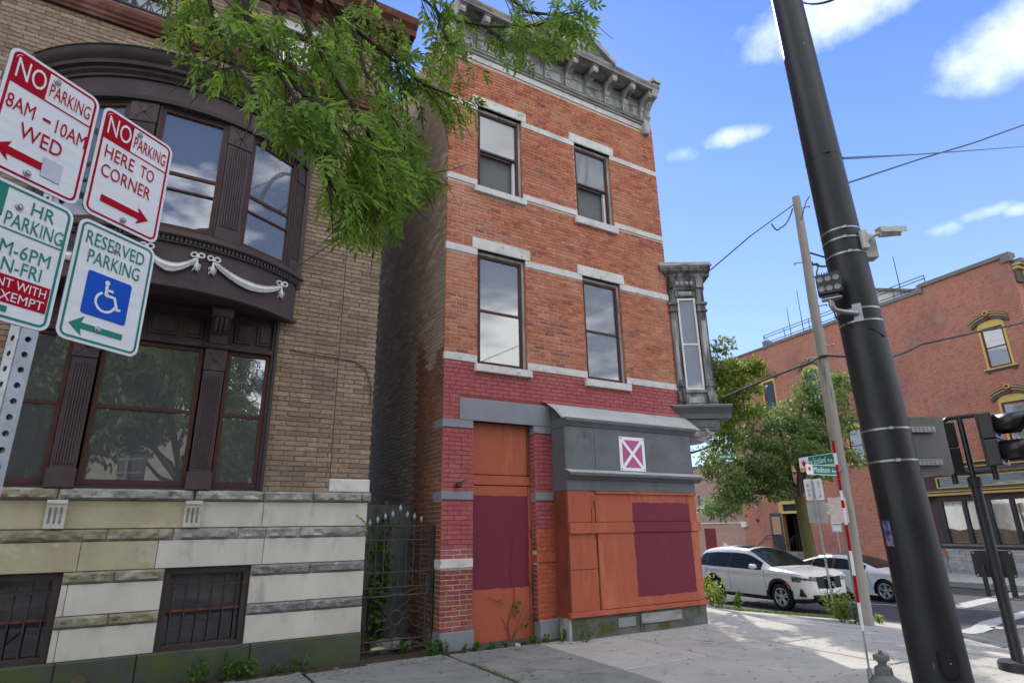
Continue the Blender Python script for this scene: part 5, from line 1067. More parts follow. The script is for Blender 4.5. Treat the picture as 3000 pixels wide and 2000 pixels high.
dl = MB(Td).box(0, .78, -.03, .03, .06, 2.24).build('door_leaf', M['black'], fb); MB(Td).box(.17, .62, .03, .036, 1.05, 2.0).build('door_pane', pm('door_glass_ply', (.38, .22, .10), (.30, .18, .09), rough=.4), dl)
for p in ((.14, .17, 1.02, 2.03), (.62, .65, 1.02, 2.03), (.17, .62, 2.0, 2.03), (.17, .62, 1.02, 1.05)): MB(Td).box(p[0], p[1], .03, .05, p[2], p[3]).build('blue_tape', pm('pale_blue_film', (.25, .36, .62), rough=.5), dl)
for q in range(4): MB(Td).box(.14 + q * .13, .25 + q * .13, .031, .038, .2, .9).build('door_plank', M['black'], dl)
st = fbx('stoop', -9.6, -7.6, -1.1, 0, FG - .1, .04, 'concrete_old')
for q in range(3): fbx('step', -9.6 + .0, -7.6, -1.1 - .28 * (q + 1), -1.1 - .28 * q, FG - .1, .04 - .17 * (q + 1), 'concrete_old', st)
for x in (-9.6, -7.65):
    k = MB(TF); k.tube([(x, -.05, .95), (x, -1.05, .95), (x, -1.95, .38)], .022, 6); k.tube([(x, -.05, .82), (x, -1.05, .82), (x, -1.95, .25)], .014, 6); k.build('hand_rail', M['black'], st)
    for q in range(9): y = -.05 - q * .235; zt = .82 if y > -1.05 else .82 - (-1.05 - y) * .633; MB(TF).tube([(x, y, zt - .02), (x, y, (.04 if y > -1.1 else .04 - .6 * (-1.1 - y)) )], .010, 5).build('baluster', M['black'], st)
al = MB(TF); al.lathe([(0, -.14), (.07, -.13), (.10, -.09), (.10, -.03), (.09, 0)], 16, (-11.25, 0, 1.86), 'y'); al.build('fire_bell', M['sign_red'], fb, smooth=True)
fbx('meter_box', -12.56, -12.14, -.22, 0, 1.46, 1.80, 'stone_white')
# cornice on the avenue side of the corner
for z0, z1, o, mt in ((11.6, 12.2, .10, 'fgrey'), (12.2, 12.30, .22, 'fyellow'), (12.30, 12.36, .26, 'fgrey'), (12.36, 12.44, .34, 'fyellow'), (12.44, 12.62, .40, 'coping')):
    MB(TF).box(5.45, 5.45 + o, .12, 14, z0, z1).build('avenue_cornice', M[mt], fb)
for q in range(8): MB(TF).prism([(5.45, 11.3), (5.50, 11.3), (5.60, 11.6), (5.80, 11.95), (5.80, 12.19), (5.45, 12.19)], .6 + q * 1.6, .85 + q * 1.6, 'y').build('avenue_bracket', M['fyellow'], fb)
# roof clutter
rl = thing('roof_railing', 'thin dark pipe railing along the flat roof of the far brick building', 'railing', tuple(TF @ Vector((-5, .6, 12.6))))
P = [(-10.2, 2.4), (-9.2, .6), (-2.0, .6), (1.5, .6)]
for z in (13.10, 13.45, 13.62): MB(TF).tube([(x, y, z) for x, y in P], .022, 6).build('rail', M['black'], rl)
for x, y in ((-10.2, 2.4), (-9.7, 1.5), (-9.2, .6), (-7.5, .6), (-5.6, .6), (-3.8, .6), (-2, .6), (-.2, .6), (1.5, .6)): MB(TF).tube([(x, y, 12.2), (x, y, 13.62)], .022, 6).build('post', M['black'], rl)
for x, y, z, lb in ((-7.1, .7, 14.9, 'short thin roof aerial left of the wooden utility pole'), (-6.15, .7, 15.75, 'taller thin roof aerial close beside the wooden utility pole'), (.15, .7, 15.3, 'thin roof aerial by the rooftop shed')):
    o = MB(TF).tube([(x, y, 12.2), (x, y, z)], [.03, .018], 6).build('roof_aerial', M['black']); tag(o, lb, 'aerial')
sh = thing('rooftop_shed', 'white clapboard shed with sloped roof on top of the far building', 'shed', tuple(TF @ Vector((-.8, 3.5, 12.2))))
k = MB(TF); k.prism([(-2.6, 12.2), (1.3, 12.2), (1.3, 12.95), (-2.6, 14.6)], 2.2, 6, 'y'); k.build('shed_wall', pm('pale_clapboard', (.55, .56, .57), (.45, .46, .47), rough=.7, scale=3, stretch=(.1, .1, 14)), sh)
k = MB(TF); k.prism([(-2.8, 14.68), (1.6, 12.85), (1.6, 12.98), (-2.8, 14.82)], 1.9, 6.2, 'y'); k.build('shed_roof', M['coping'], sh)
db = MB(TF).prism([(-5.4, 12.5), (-2.7, 12.5), (-2.7, 13.0), (-3.2, 13.15), (-5.0, 12.98), (-5.4, 12.75)], .9, 1.6, 'y').build('rooftop_duct', M['coping']); tag(db, 'low grey ribbed duct lying along the far roof edge', 'duct')
# ---- annex
ax_ = thing('brick_annex', 'low buff brick annex with maroon door beside the far building', 'building', tuple(TF @ Vector((-18, 3, FG))))
AW = [(-16.85, -16.0, 2.72, 3.65)]; AD = (-16.5, -15.34, -.62, 1.38)
mb = MB(TF); wall_grid(mb, -26, -12.505, -.9, 5.6, AW + [AD], .10, .2); mb.quad((-26, .1, 5.6), (-12.505, .1, 5.6), (-12.505, 9, 5.6), (-26, 9, 5.6)); mb.quad((-26, .1, -.9), (-26, 9, -.9), (-26, 9, 5.6), (-26, .1, 5.6)); aw = mb.build('wall', M['annex_brick'], ax_)
MB(TF).box(-26.1, -12.51, .02, .5, 5.6, 5.75).build('coping', M['coping'], ax_); MB(TF).cbox(-26, -12.51, .03, .12, 1.70, 1.77, .01).build('string_course', M['stone_white'], ax_)
o = MB(TF).box(*AD[:2], .16, .2, *AD[2:]).build('door', M['fred'], ax_); MB(TF).lathe([(0, -.05), (.03, -.04), (.03, 0)], 10, (-15.45, .16, .35), 'y').build('handle', M['steel'], o)
for h in AW: o = MB(TF).box(h[0], h[1], .2, .24, h[2], h[3]).build('window', M['glass_strong'], ax_); MB(TF).box(h[0] - .05, h[1] + .05, .02, .2, h[2] - .09, h[2] - .002).build('sill', M['fyellow'], o)
k = MB(TF); k.lathe([(.36, -.55), (.40, -.55), (.40, .1), (.36, .1)], 20, (-13.0, 0, 3.05), 'y'); k.lathe([(.0, -.1), (.36, -.1)], 20, (-13.0, 0, 3.05), 'y'); k.build('vent_duct', M['steel'], ax_, smooth=True)
k = MB(TF); k.lathe([(0, -.2), (.05, -.18), (.07, -.1), (.04, 0)], 10, (-15.9, .08, 2.35), 'y'); k.build('wall_lamp', M['black'], ax_, smooth=True)
# far pavement
fsd = MB(TF); fsd.quad((-60, -4.6, FG - .02), (6.5, -4.6, FG - .02), (6.5, .3, FG - .02), (-60, .3, FG - .02)); fsd.add([(6.5, -4.6, FG - .02), (10.0, -1.6, FG - .02), (10.5, 2, FG - .02), (10.5, 60, FG - .02), (5.4, 60, FG - .02), (5.4, .2, FG - .02), (6.5, .2, FG - .02)], [(0, 1, 2, 3, 4, 5, 6)]); fsd = fsd.build('far_pavement', M['concrete']); tag(fsd, kind='structure')
def fk(a, b):
    a, b = TF @ Vector((*a, 0)), TF @ Vector((*b, 0)); kerb_run((a.x, a.y), (b.x, b.y), lambda x: FG + .005, w=.18, step=2.2)
fk((-30, -4.6), (6.5, -4.6)); fk((6.5, -4.6), (10.0, -1.6)); fk((10, -1.6), (10.5, 2)); 
# ------------------------------------------------------------------ street furniture
def at_d(px, py, D):
    """point on the ray of a photo pixel at horizontal distance D from the camera"""
    d = ray(px, py); return CAM + d * (D / sqrt(d.x ** 2 + d.y ** 2))
def proj(P):
    v = P - CAM; c = [sum(MC[i][j] * v[i] for i in range(3)) for j in range(3)]; return (1500 + 1741.98 * c[0] / c[2], 1000 + 1741.98 * c[1] / c[2])
def look(P):
    """horizontal right vector and towards-camera vector seen from the camera at P"""
    f = Vector((CAM.x - P.x, CAM.y - P.y, 0)).normalized(); return Vector((-f.y, f.x, 0)), f
def frame(P, right, up=Vector((0, 0, 1))):
    r = right.normalized(); n = r.cross(up).normalized()     # local x right, y away from viewer, z up
    return Matrix(((r.x, -n.x, up.x, P.x), (r.y, -n.y, up.y, P.y), (r.z, -n.z, up.z, P.z), (0, 0, 0, 1)))
_tx = {}
def text_geo(s, bold=0.0):
    if (s, bold) in _tx: return _tx[(s, bold)]
    cu = bpy.data.curves.new('t', 'FONT'); cu.body = s; cu.size = 1; cu.offset = bold; cu.resolution_u = 3
    o = bpy.data.objects.new('t', cu); COL.objects.link(o); bpy.context.view_layer.update()
    me = o.evaluated_get(bpy.context.evaluated_depsgraph_get()).to_mesh()
    v = [(p.co.x, p.co.y) for p in me.vertices]; f = [tuple(p.vertices) for p in me.polygons]
    x0, x1 = min(p[0] for p in v), max(p[0] for p in v); y0, y1 = min(p[1] for p in v), max(p[1] for p in v)
    _tx[(s, bold)] = ([((p[0] - x0) / (x1 - x0), (p[1] - y0) / (y1 - y0)) for p in v], f)
    bpy.data.objects.remove(o); bpy.data.curves.remove(cu); return _tx[(s, bold)]
def lettering(T, s, x0, x1, z0, z1, mat, parent, y=-.0035, bold=.02, name='lettering'):
    v, f = text_geo(s, 0.0); k = MB(T); e = bold * (z1 - z0)
    for i, (dx, dz) in enumerate(((0, 0), (e, 0), (-e, 0), (0, e * .8), (0, -e * .8))): k.add([(x0 + a * (x1 - x0) + dx, y - .00008 * i, z0 + b * (z1 - z0) + dz) for a, b in v], f); return k.build(name, mat, parent)
def rrect(x0, x1, z0, z1, r, n=6):
    p = []
    for cx, cz, a in ((x1 - r, z1 - r, 0), (x0 + r, z1 - r, pi / 2), (x0 + r, z0 + r, pi), (x1 - r, z0 + r, 1.5 * pi)):
        p += [(cx + r * cos(a + pi / 2 * i / n), cz + r * sin(a + pi / 2 * i / n)) for i in range(n + 1)]
    return p
def plate(T, name, x0, x1, z0, z1, r, y0, y1, mat, parent): return MB(T).prism(rrect(x0, x1, z0, z1, r), y0, y1, 'y').build(name, mat, parent)
def ring_rect(T, name, x0, x1, z0, z1, r, w, mat, parent, y=-.002):
    a, b = rrect(x0, x1, z0, z1, r), rrect(x0 + w, x1 - w, z0 + w, z1 - w, max(.002, r - w)); n = len(a); k = MB(T)
    k.add([(p[0], y, p[1]) for p in a + b], [(i, (i + 1) % n, n + (i + 1) % n, n + i) for i in range(n)]); return k.build(name, mat, parent)
def flat(T, name, poly, mat, parent, y=-.003): k = MB(T); k.add([(p[0], y, p[1]) for p in poly], [tuple(range(len(poly)))]); return k.build(name, mat, parent)
def arrow(T, x0, x1, z, left, mat, parent, h=.028, y=-.003):
    if left: p = [(x0, z), (x0 + .05, z + .036), (x0 + .042, z + h / 2), (x1, z + h / 2), (x1, z - h / 2), (x0 + .042, z - h / 2), (x0 + .05, z - .036)]
    else: p = [(x1, z), (x1 - .05, z + .036), (x1 - .042, z + h / 2), (x0, z + h / 2), (x0, z - h / 2), (x1 - .042, z - h / 2), (x1 - .05, z - .036)]
    return flat(T, 'arrow', p, mat, parent, y)
def screw(T, x, z, parent): return MB(T).lathe([(0, -.010), (.006, -.009), (.009, -.004), (.012, -.003), (.012, 0)], 10, (x, -.003, z), 'y').build('screw', M['steel_band'], parent, smooth=True)
# ---- parking signs close to the camera
sth = radians(59 - 20.3); P0 = CAM + (ray(232 * 1.2755, 500)).normalized() * 2.79
TS = frame(Vector((P0.x, P0.y, 0)), Vector((cos(sth), sin(sth), 0)))
WS, HS = .305, .457
pp = thing('sign_post', 'perforated galvanised steel post carrying four parking signs', 'sign post', tuple(TS @ Vector((-.10, .03, -.1))))
k = MB(TS)
pu, pw = -.105, .026
holes_z = []
zc = -.15
# square tube: front face built around round holes
def perforated(T, u, w, y0, z0, z1, parent, pitch=.0508, hr=.010, name='tube', mat='steel'):
    k = MB(T); n = int((z1 - z0) / pitch); q = 12
    for i in range(n):
        a, b = z0 + i * pitch, z0 + (i + 1) * pitch; c = (a + b) / 2
        for sgn, yy in ((1, y0), (1, y0 + 2 * w)):
            ring = [(u + hr * cos(2 * pi * j / q + pi / 4), yy, c + hr * sin(2 * pi * j / q + pi / 4)) for j in range(q)]
            sq = []
            for j in range(q):
                an = 2 * pi * j / q + pi / 4; cx, cz = cos(an), sin(an); s = 1 / max(abs(cx), abs(cz)); sq.append((u + w * cx * s, yy, c + (pitch / 2) * cz * s))
            k.add(ring + sq, [(j, (j + 1) % q, q + (j + 1) % q, q + j) for j in range(q)])
        for xx in (u - w, u + w):
            ring = [(xx, y0 + w + hr * cos(2 * pi * j / q + pi / 4), c + hr * sin(2 * pi * j / q + pi / 4)) for j in range(q)]; sq = []
            for j in range(q):
                an = 2 * pi * j / q + pi / 4; cx, cz = cos(an), sin(an); s = 1 / max(abs(cx), abs(cz)); sq.append((xx, y0 + w + w * cx * s, c + (pitch / 2) * cz * s))
            k.add(ring + sq, [(j, (j + 1) % q, q + (j + 1) % q, q + j) for j in range(q)])
    o = k.build(name, M[mat], parent); s = o.modifiers.new('t', 'SOLIDIFY'); s.thickness = .003; return o
perforated(TS, pu, pw, .004, gz(0) - .1, 3.15, pp)
for z in (2.76, 3.04, 2.28, 2.56): MB(TS).box(-.34, .24, .058, .066, z - .012, z + .012).build('cross_strap', M['steel'], pp)
def base_sign(u0, z0, label, edge):
    t = thing('parking_sign', label, 'sign', tuple(TS @ Vector((u0 + WS / 2, 0, z0))))
    T = TS @ Matrix.Translation((u0, 0, z0))
    plate(T, 'plate', 0, WS, 0, HS, .035, 0, .003, M['alu_back'], t); plate(T, 'face', 0.001, WS - .001, .001, HS - .001, .034, -.0012, -.0002, M['sign_white'], t)
    ring_rect(T, 'border', .011, WS - .011, .011, HS - .011, .026, .0085, edge, t)
    return t, T
def no_parking(u0, z0, label, lines, left):
    t, T = base_sign(u0, z0, label, M['sign_red']); Rr = M['sign_red']
    flat(T, 'red_field', [(.0195, HS - .135), (.127, HS - .135), (.127, HS - .0195), (.040, HS - .0195), (.026, HS - .026), (.0195, HS - .040)], Rr, t, -.0022)
    flat(T, 'rule', [(.127, HS - .135), (WS - .0195, HS - .135), (WS - .0195, HS - .129), (.127, HS - .129)], Rr, t, -.0022)
    lettering(T, 'NO', .027, .120, HS - .110, HS - .032, M['sign_white'], t, bold=.035); lettering(T, 'PARKING', .136, WS - .028, HS - .108, HS - .054, Rr, t)
    for s, a, b, z, zz_ in lines: lettering(T, s, a, b, z, zz_, Rr, t)
    arrow(T, .020 if left else .055, .205 if left else .252, .082, left, Rr, t)
    screw(T, WS / 2 - .0, HS - .038, t); screw(T, WS / 2 - .02 if left else WS / 2, .035, t)
    return t, T
t, T = no_parking(-.054 - WS, 2.672, 'white NO PARKING sign with red print, 8AM to 10AM WED', [('8AM', .024, .110, .228, .282), ('-', .136, .162, .250, .260), ('10AM', .180, .285, .228, .282), ('WED', .080, .216, .146, .202)], True)
flat(T, 'sticker', [(.168, .050), (.232, .050), (.232, .122), (.168, .122)], pm('pale_sticker', (.62, .63, .70), rough=.3), t, -.0045)
no_parking(-.038, 2.672, 'white NO PARKING sign with red print, HERE TO CORNER', [('HERE', .036, .154, .247, .300), ('TO', .182, .242, .247, .300), ('CORNER', .036, .240, .168, .221)], False)
Gn = M['sign_green']
t, T = base_sign(-.054 - WS, 2.197, 'white and green hour parking sign with red EXEMPT panel', Gn)
flat(T, 'green_field', [(.0195, HS - .125), (.095, HS - .125), (.095, HS - .0195), (.0195, HS - .0195)], Gn, t, -.0022)
lettering(T, 'HR', .172, .245, HS - .082, HS - .036, Gn, t); lettering(T, 'PARKING', .105, .284, HS - .148, HS - .098, Gn, t); flat(T, 'rule', [(.02, HS - .162), (WS - .02, HS - .162), (WS - .02, HS - .157), (.02, HS - .157)], Gn, t)
lettering(T, '8AM-6PM', .045, .262, .215, .262, Gn, t); lettering(T, 'MON-FRI', .045, .245, .160, .206, Gn, t)
flat(T, 'red_field', [(.02, .060), (WS - .022, .060), (WS - .022, .150), (.02, .150)], M['sign_red'], t, -.0022); lettering(T, 'NT WITH', .125, .272, .110, .140, M['sign_white'], t); lettering(T, 'EXEMPT', .125, .272, .068, .098, M['sign_white'], t)
flat(T, 'rule', [(.06, .030), (.172, .030), (.172, .050), (.06, .050)], Gn, t); screw(T, .136, HS - .072, t)
t, T = base_sign(-.034, 2.195, 'white and green RESERVED PARKING sign with blue wheelchair symbol', Gn)
lettering(T, 'RESERVED', .034, .262, HS - .092, HS - .040, Gn, t); lettering(T, 'PARKING', .052, .254, HS - .160, HS - .108, Gn, t)
plate(T, 'blue_field', .065, .234, .108, .272, .010, -.0026, -.0016, M['sign_blue'], t)
iw = M['sign_white']; flat(T, 'symbol_head', [(.140 + .0095 * cos(2 * pi * q / 14), .246 + .0095 * sin(2 * pi * q / 14)) for q in range(14)], iw, t, -.0036)
def ribbon(pts, w):
    P_ = [Vector(p) for p in pts]; k = MB(T); L_, R2 = [], []
    for i, p in enumerate(P_):
        d = (P_[min(i + 1, len(P_) - 1)] - P_[max(i - 1, 0)]).normalized(); nn = Vector((-d.y, d.x)) * w / 2; L_.append(p + nn); R2.append(p - nn)
    n = len(P_); k.add([(p.x, -.0036, p.y) for p in L_ + R2], [(i, i + 1, n + i + 1, n + i) for i in range(n - 1)]); return k.build('symbol_stroke', iw, t)
ribbon([(.140, .236), (.143, .196)], .012); ribbon([(.142, .220), (.168, .220)], .009); ribbon([(.143, .199), (.176, .199), (.192, .156)], .011); ribbon([(.186, .156), (.206, .160)], .009)
ribbon([(.146 + .037 * cos(a), .172 + .036 * sin(a)) for a in [radians(118 + 232 * q / 22) for q in range(23)]], .009)
arrow(T, .035, .232, .062, True, Gn, t, h=.022); screw(T, .146, HS - .074, t); screw(T, .137, .064, t)
# ---- black signal mast in front
B = at_d(2764, 2000, 5.48); TP = at_d(2304, 0, 5.48); ax = (TP - B).normalized(); base = B + ax * ((gz(0) - B.z) / ax.z); top = B + ax * ((TP.z + 1.6 - B.z) / ax.z)
def wpx(py, half): return half
rb_ = .5 * 153 / 1741.98 * (B - CAM).dot(Vector((.491, .8175, .3009))); rt_ = .5 * 77.5 / 1741.98 * (TP - CAM).dot(Vector((.491, .8175, .3009)))
def rad_at(z): return rb_ + (rt_ - rb_) * (z - B.z) / (TP.z - B.z)
mast = thing('signal_mast', 'thick black tapered steel signal mast on the pavement edge', 'pole', tuple(base))
k = MB(); k.tube([base, base + ax * .6, B, TP, top], [rad_at(base.z), rad_at(base.z + .6), rad_at(B.z), rad_at(TP.z), rad_at(top.z)], 40); k.build('shaft', M['pole_black'], mast, smooth=True)
k = MB(); k.tube([base - ax * .02, base + ax * .05], .30, 32); k.build('base_plate', M['black'], mast, smooth=True)
mr, mf = look(B)
def mast_at(py):
    lo, hi = base.z, top.z
    for _ in range(40):
        mid = (lo + hi) / 2; P = base + ax * ((mid - base.z) / ax.z)
        if proj(P)[1] > py: lo = mid
        else: hi = mid
    return P
for i, (py, mt, tilt) in enumerate(((472, 'black', .0), (688, 'steel_band', 0), (715, 'steel_band', 0), (757, 'steel_band', 0), (918, 'steel_band', 0), (953, 'steel_band', 0), (1262, 'steel_band', 0), (1353, 'steel_band', 0))):
    P = mast_at(py); r_ = rad_at(P.z) + .003; hb = .007
    MB().tube([P - ax * hb, P + ax * hb], r_, 36, cap=False).build('strap', M[mt], mast, smooth=True)
    a = [1.1, .9, .6, .9, -.4, -.4, .8, .8][i]; q = P + (mr * sin(a * .3) + mf * cos(a * .3)) * r_
    MB(frame(q, mr)).box(-.014, .014, -.008, .006, -.011, .011).build('buckle', M[mt], mast)
# hand hole cover near the foot
P = mast_at(1926); r_ = rad_at(P.z); Th = frame(P + (mf * .985 + mr * .30).normalized() * (r_ - .006), (mr * .955 - mf * .30)); 
plate(Th, 'hand_hole_rim', -.058, .058, -.10, .10, .055, -.012, .03, M['pole_black'], mast); plate(Th, 'hand_hole_cover', -.046, .046, -.085, .085, .045, -.022, -.011, M['pole_black'], mast); MB(Th).lathe([(0, -.030), (.006, -.028), (.007, -.02)], 10, (.01, 0, 0), 'y').build('cover_screw', M['steel_band'], mast)
# sticker remains on the left flank
for py, w, h, side_, mt in ((1490, .09, .10, -.80, M['black']), (1560, .07, .09, -.86, pm('torn_sticker', (.05, .035, .16), (.30, .30, .36), rough=.5, scale=16)), (1680, .10, .16, -.55, M['pole_black']), (1548, .045, .04, -.1, M['pole_black'])):
    P = mast_at(py); r_ = rad_at(P.z); an = side_; k = MB(); n = 6; vs = []
    for i in range(n + 1):
        a = an - w / r_ / 2 + w / r_ * i / n; q = P + (mr * sin(a) + mf * cos(a)) * (r_ + .0025)
        vs += [q - ax * h, q + ax * h]
    k.add(vs, [(2 * i, 2 * i + 2, 2 * i + 3, 2 * i + 1) for i in range(n)]); o = k.build('sticker', mt, mast); 
# traffic sign seen from behind, strapped to the mast
P = mast_at(1305); sg = thing('strapped_sign', 'blank grey back of a road sign strapped to the black mast', 'sign', tuple(P)); r_ = rad_at(P.z)
sr = (mr * .80 - mf * .60).normalized(); Tb = frame(P + mr * (r_ - .02) - mf * .05, sr)
plate(Tb, 'plate', -.05, .30, -.23, .215, .035, .0, .004, M['alu_back'], sg)
for z in (.115, -.135):
    MB(Tb).box(-.03, .20, -.03, -.004, z - .022, z + .022).build('bracket', M['steel'], sg)
    for q in range(6):
        for w in (-.010, .010): MB(Tb).lathe([(0, -.0315), (.005, -.0312), (.005, -.029)], 8, (.0 + q * .034, 0, z + w), 'y').build('bracket_hole', M['black'], sg)
# security camera on the mast
P = mast_at(722); r_ = rad_at(P.z); sc = thing('security_camera', 'grey bullet security camera with junction box strapped high on the black mast', 'camera', tuple(P + mr * r_)); Tc = frame(P + mr * r_ * .92 + mf * .06, (mr * .85 - mf * .52))
MB(Tc).box(-.02, .03, -.05, .05, -.10, .07).build('mount', M['stone_white'], sc, bevel=.006); MB(Tc).lathe([(0, .02), (.055, .02), (.055, .05), (.04, .06), (0, .06)], 18, (0, -.02, 0), 'x').build('collar', M['stone_white'], sc, smooth=True)
MB(Tc).tube([(.05, -.02, 0), (.11, -.03, .03), (.15, -.03, .035)], .016, 10).build('arm', M['stone_white'], sc, smooth=True)
MB(Tc).tube([(.14, -.03, .035), (.30, -.04, .045)], .034, 16).build('barrel', M['stone_white'], sc, smooth=True); MB(Tc).prism([(-.078, .075), (-.078, .03), (-.072, .03), (-.072, .082), (.004, .088), (.004, .03), (.010, .03), (.010, .092)], .13, .345).build('sun_shield', M['stone_white'], sc)
MB(Tc).tube([(.30, -.04, .045), (.306, -.04, .045)], .027, 14).build('lens', M['black'], sc); MB(Tc).box(.015, .14, .03, .13, -.15, .05).build('junction_box', M['stone_white'], sc, bevel=.006)
# LED floodlight on a pipe arm
P = mast_at(935); r_ = rad_at(P.z); fl_ = thing('led_floodlight', 'black six lens LED floodlight on a bent pipe arm fixed to the mast', 'floodlight', tuple(P)); Tl = frame(P - mr * r_ * .35 + mf * r_ * .95, mr)
MB(Tl).box(.02, .085, -.02, .02, -.065, .085).build('foot_plate', M['steel'], fl_); MB(Tl).tube([(.05, -.02, .0), (-.06, -.10, .015), (-.10, -.13, .03), (-.115, -.14, .07), (-.115, -.14, .12)], .021, 12).build('pipe_arm', M['steel'], fl_, smooth=True)
MB(Tl).box(-.18, -.03, -.17, -.10, .118, .128).build('shelf', M['steel'], fl_); MB(Tl).box(-.175, -.045, -.165, -.11, .128, .155).build('yoke', M['black'], fl_)
MB(Tl).box(-.195, -.015, -.18, -.10, .155, .335).build('housing', M['black'], fl_, bevel=.01)
for i in range(3):
    for j in range(2): MB(Tl).lathe([(0, -.184), (.018, -.186), (.023, -.188), (.025, -.18)], 16, (-.163 + i * .058, 0, .205 + j * .082), 'y').build('lens', M['shade_grey'], fl_, smooth=True)
for q in range(9): MB(Tl).box(-.185 + q * .019, -.178 + q * .019, -.165, -.10, .335, .352).build('fin', M['black'], fl_)
MB().tube([Tl @ Vector((-.12, -.10, .13)), Tl @ Vector((-.10, -.04, -.02)), Tl @ Vector((.0, 0.0, -.10)), Tl @ Vector((.12, .0, -.13)), Tl @ Vector((.20, .06, -.20))], .005, 5).build('cable', M['black'], fl_)
# ---- pedestrian signal post
B2 = gnd(2990, 1962); T2 = at_d(2853, 1395, sqrt(B2.x ** 2 + B2.y ** 2)); T2 = Vector((B2.x, B2.y, T2.z))
ps = thing('signal_post', 'slim black post with round foot carrying two pedestrian signal heads', 'signal post', tuple(B2)); zt = T2.z; r2, f2 = look(B2)
k = MB(); k.lathe([(0, B2.z - .1), (.20, B2.z - .1), (.20, B2.z + .07), (.185, B2.z + .09), (.07, B2.z + .095), (.062, B2.z + .11), (.057, zt - .12), (.075, zt - .12), (.075, zt - .02), (.05, zt), (0, zt)], 28, (B2.x, B2.y, 0)); k.build('shaft', M['pole_black'], ps, smooth=True)
Tp = frame(Vector((B2.x, B2.y, zt)), r2)
MB(Tp).tube([(-.19, 0, .05), (-.04, 0, .05), (.04, 0, .05), (.22, -.02, .05)], .028, 10).build('bracket_arm', M['black'], ps, smooth=True); MB(Tp).tube([(-.19, 0, .60), (-.17, 0, .70), (-.12, 0, .735), (.0, 0, .735), (.18, 0, .74), (.23, 0, .72)], .028, 10).build('bracket_arm', M['black'], ps, smooth=True)
MB(Tp).tube([(0, 0, -.02), (0, 0, .735)], .034, 12).build('riser', M['black'], ps, smooth=True); MB(Tp).tube([(-.19, 0, -.08), (-.19, 0, .10)], .036, 10).build('knuckle', M['black'], ps, smooth=True); MB(Tp).tube([(.22, -.02, -.05), (.22, -.02, .16)], .036, 10).build('knuckle', M['black'], ps, smooth=True)
def head(name, Tq, parent, visor):
    o = MB(Tq).box(-.20, .20, -.08, .06, 0, .31).build(name, M['black'], parent, bevel=.012); MB(Tq).box(-.20, .20, -.08, .06, .318, .628).build(name, M['black'], parent, bevel=.012)
    MB(Tq).box(-.05, .05, .06, .11, .0, .628).build('back_rib', M['black'], parent, bevel=.01)
    for z in (.155, .473):
        MB(Tq).lathe([(0, -.075), (.12, -.083), (.13, -.081)], 20, (0, 0, z), 'y').build('lens', M['inside_mid'], parent)
        pts = [(.145 * cos(a), .145 * sin(a)) for a in [radians(-35 + 250 * q / 16) for q in range(17)]]; k = MB(Tq); n = len(pts)
        k.add([(x * 1.25, -.08, z + y_) for x, y_ in pts] + [(x * 1.25, -.08 - visor * (.55 + .45 * (y_ / .145 + .6) / 1.6), z + y_) for x, y_ in pts], [(i, i + 1, n + i + 1, n + i) for i in range(n - 1)])
        v = k.build('visor', M['black'], parent, smooth=True); s = v.modifiers.new('t', 'SOLIDIFY'); s.thickness = .006
Th1 = Tp @ Matrix.Translation((-.27, -.05, .05)) @ Matrix.Rotation(radians(196), 4, 'Z'); h1 = thing('pedestrian_signal', 'black two lamp signal head on the slim post, turned away', 'traffic signal', tuple(Th1.translation)); head('housing', Th1, h1, .16)
Th2 = Tp @ Matrix.Translation((.27, -.06, .10)) @ Matrix.Rotation(radians(78), 4, 'Z'); h2 = thing('pedestrian_signal', 'black two lamp signal head on the slim post showing large visors in profile', 'traffic signal', tuple(Th2.translation)); head('housing', Th2, h2, .34)
# push button plates lower on the post
zb = at_d(2925, 1660, sqrt(B2.x ** 2 + B2.y ** 2)).z
bp_ = thing('push_button_plate', 'black crossing button plate with folded side wings on the slim post', 'button plate', (B2.x, B2.y, zb)); Tq = frame(Vector((B2.x, B2.y, zb)) - f2 * .08, r2)
plate(Tq, 'plate', -.21, .19, -.12, .18, .03, 0, .006, M['black'], bp_); MB(Tq).box(-.15, -.10, -.06, .0, -.33, .03).build('wing', M['black'], bp_, bevel=.004); MB(Tq).box(.09, .15, -.06, .0, -.33, .03).build('wing', M['black'], bp_, bevel=.004)
for x in (-.185, .165): screw(Tq, x, .155, bp_); screw(Tq, x, -.10, bp_)
for q in range(3):
    for s in (-.015, .02): MB().lathe([(0, 0), (.004, 0)], 6, tuple(Vector((B2.x, B2.y, zb - .55 - q * .05)) + f2 * .060 + r2 * s), 'y').build('rivet', M['steel_band'], ps)
# ---- hydrant with marker rod
Hc = at_d(2588, 1960, 6.95); hx, hy = Hc.x, Hc.y; hz = gz(hx)
M['hyd'] = pm('grey_hydrant_paint', (.17, .175, .175), (.13, .135, .135), rough=.5, scale=9, c3=(.28, .28, .27), s3=7, lo3=.62, hi3=.72, bump=.15)
hy_t = thing('fire_hydrant', 'grey painted fire hydrant beside the black mast', 'hydrant', (hx, hy, hz))
zt = at_d(2572, 1903, 6.95).z; Ht = lambda z: zt - z
k = MB(); k.lathe([(0, hz - .05), (.17, hz - .05), (.17, hz + .03), (.115, hz + .04), (.115, Ht(.32)), (.145, Ht(.315)), (.145, Ht(.295)), (.14, Ht(.285)), (.115, Ht(.235)), (.075, Ht(.20)), (.066, Ht(.195)), (.06, Ht(.135)), (.055, Ht(.13)), (.038, Ht(.125)), (.036, Ht(.10)), (.042, Ht(.098)), (.042, Ht(.085)), (.066, Ht(.08)), (.068, Ht(.045)), (.060, Ht(.038)), (.025, Ht(.032)), (0, Ht(.032))], 26, (hx, hy, 0)); k.build('barrel', M['hyd'], hy_t, smooth=True)
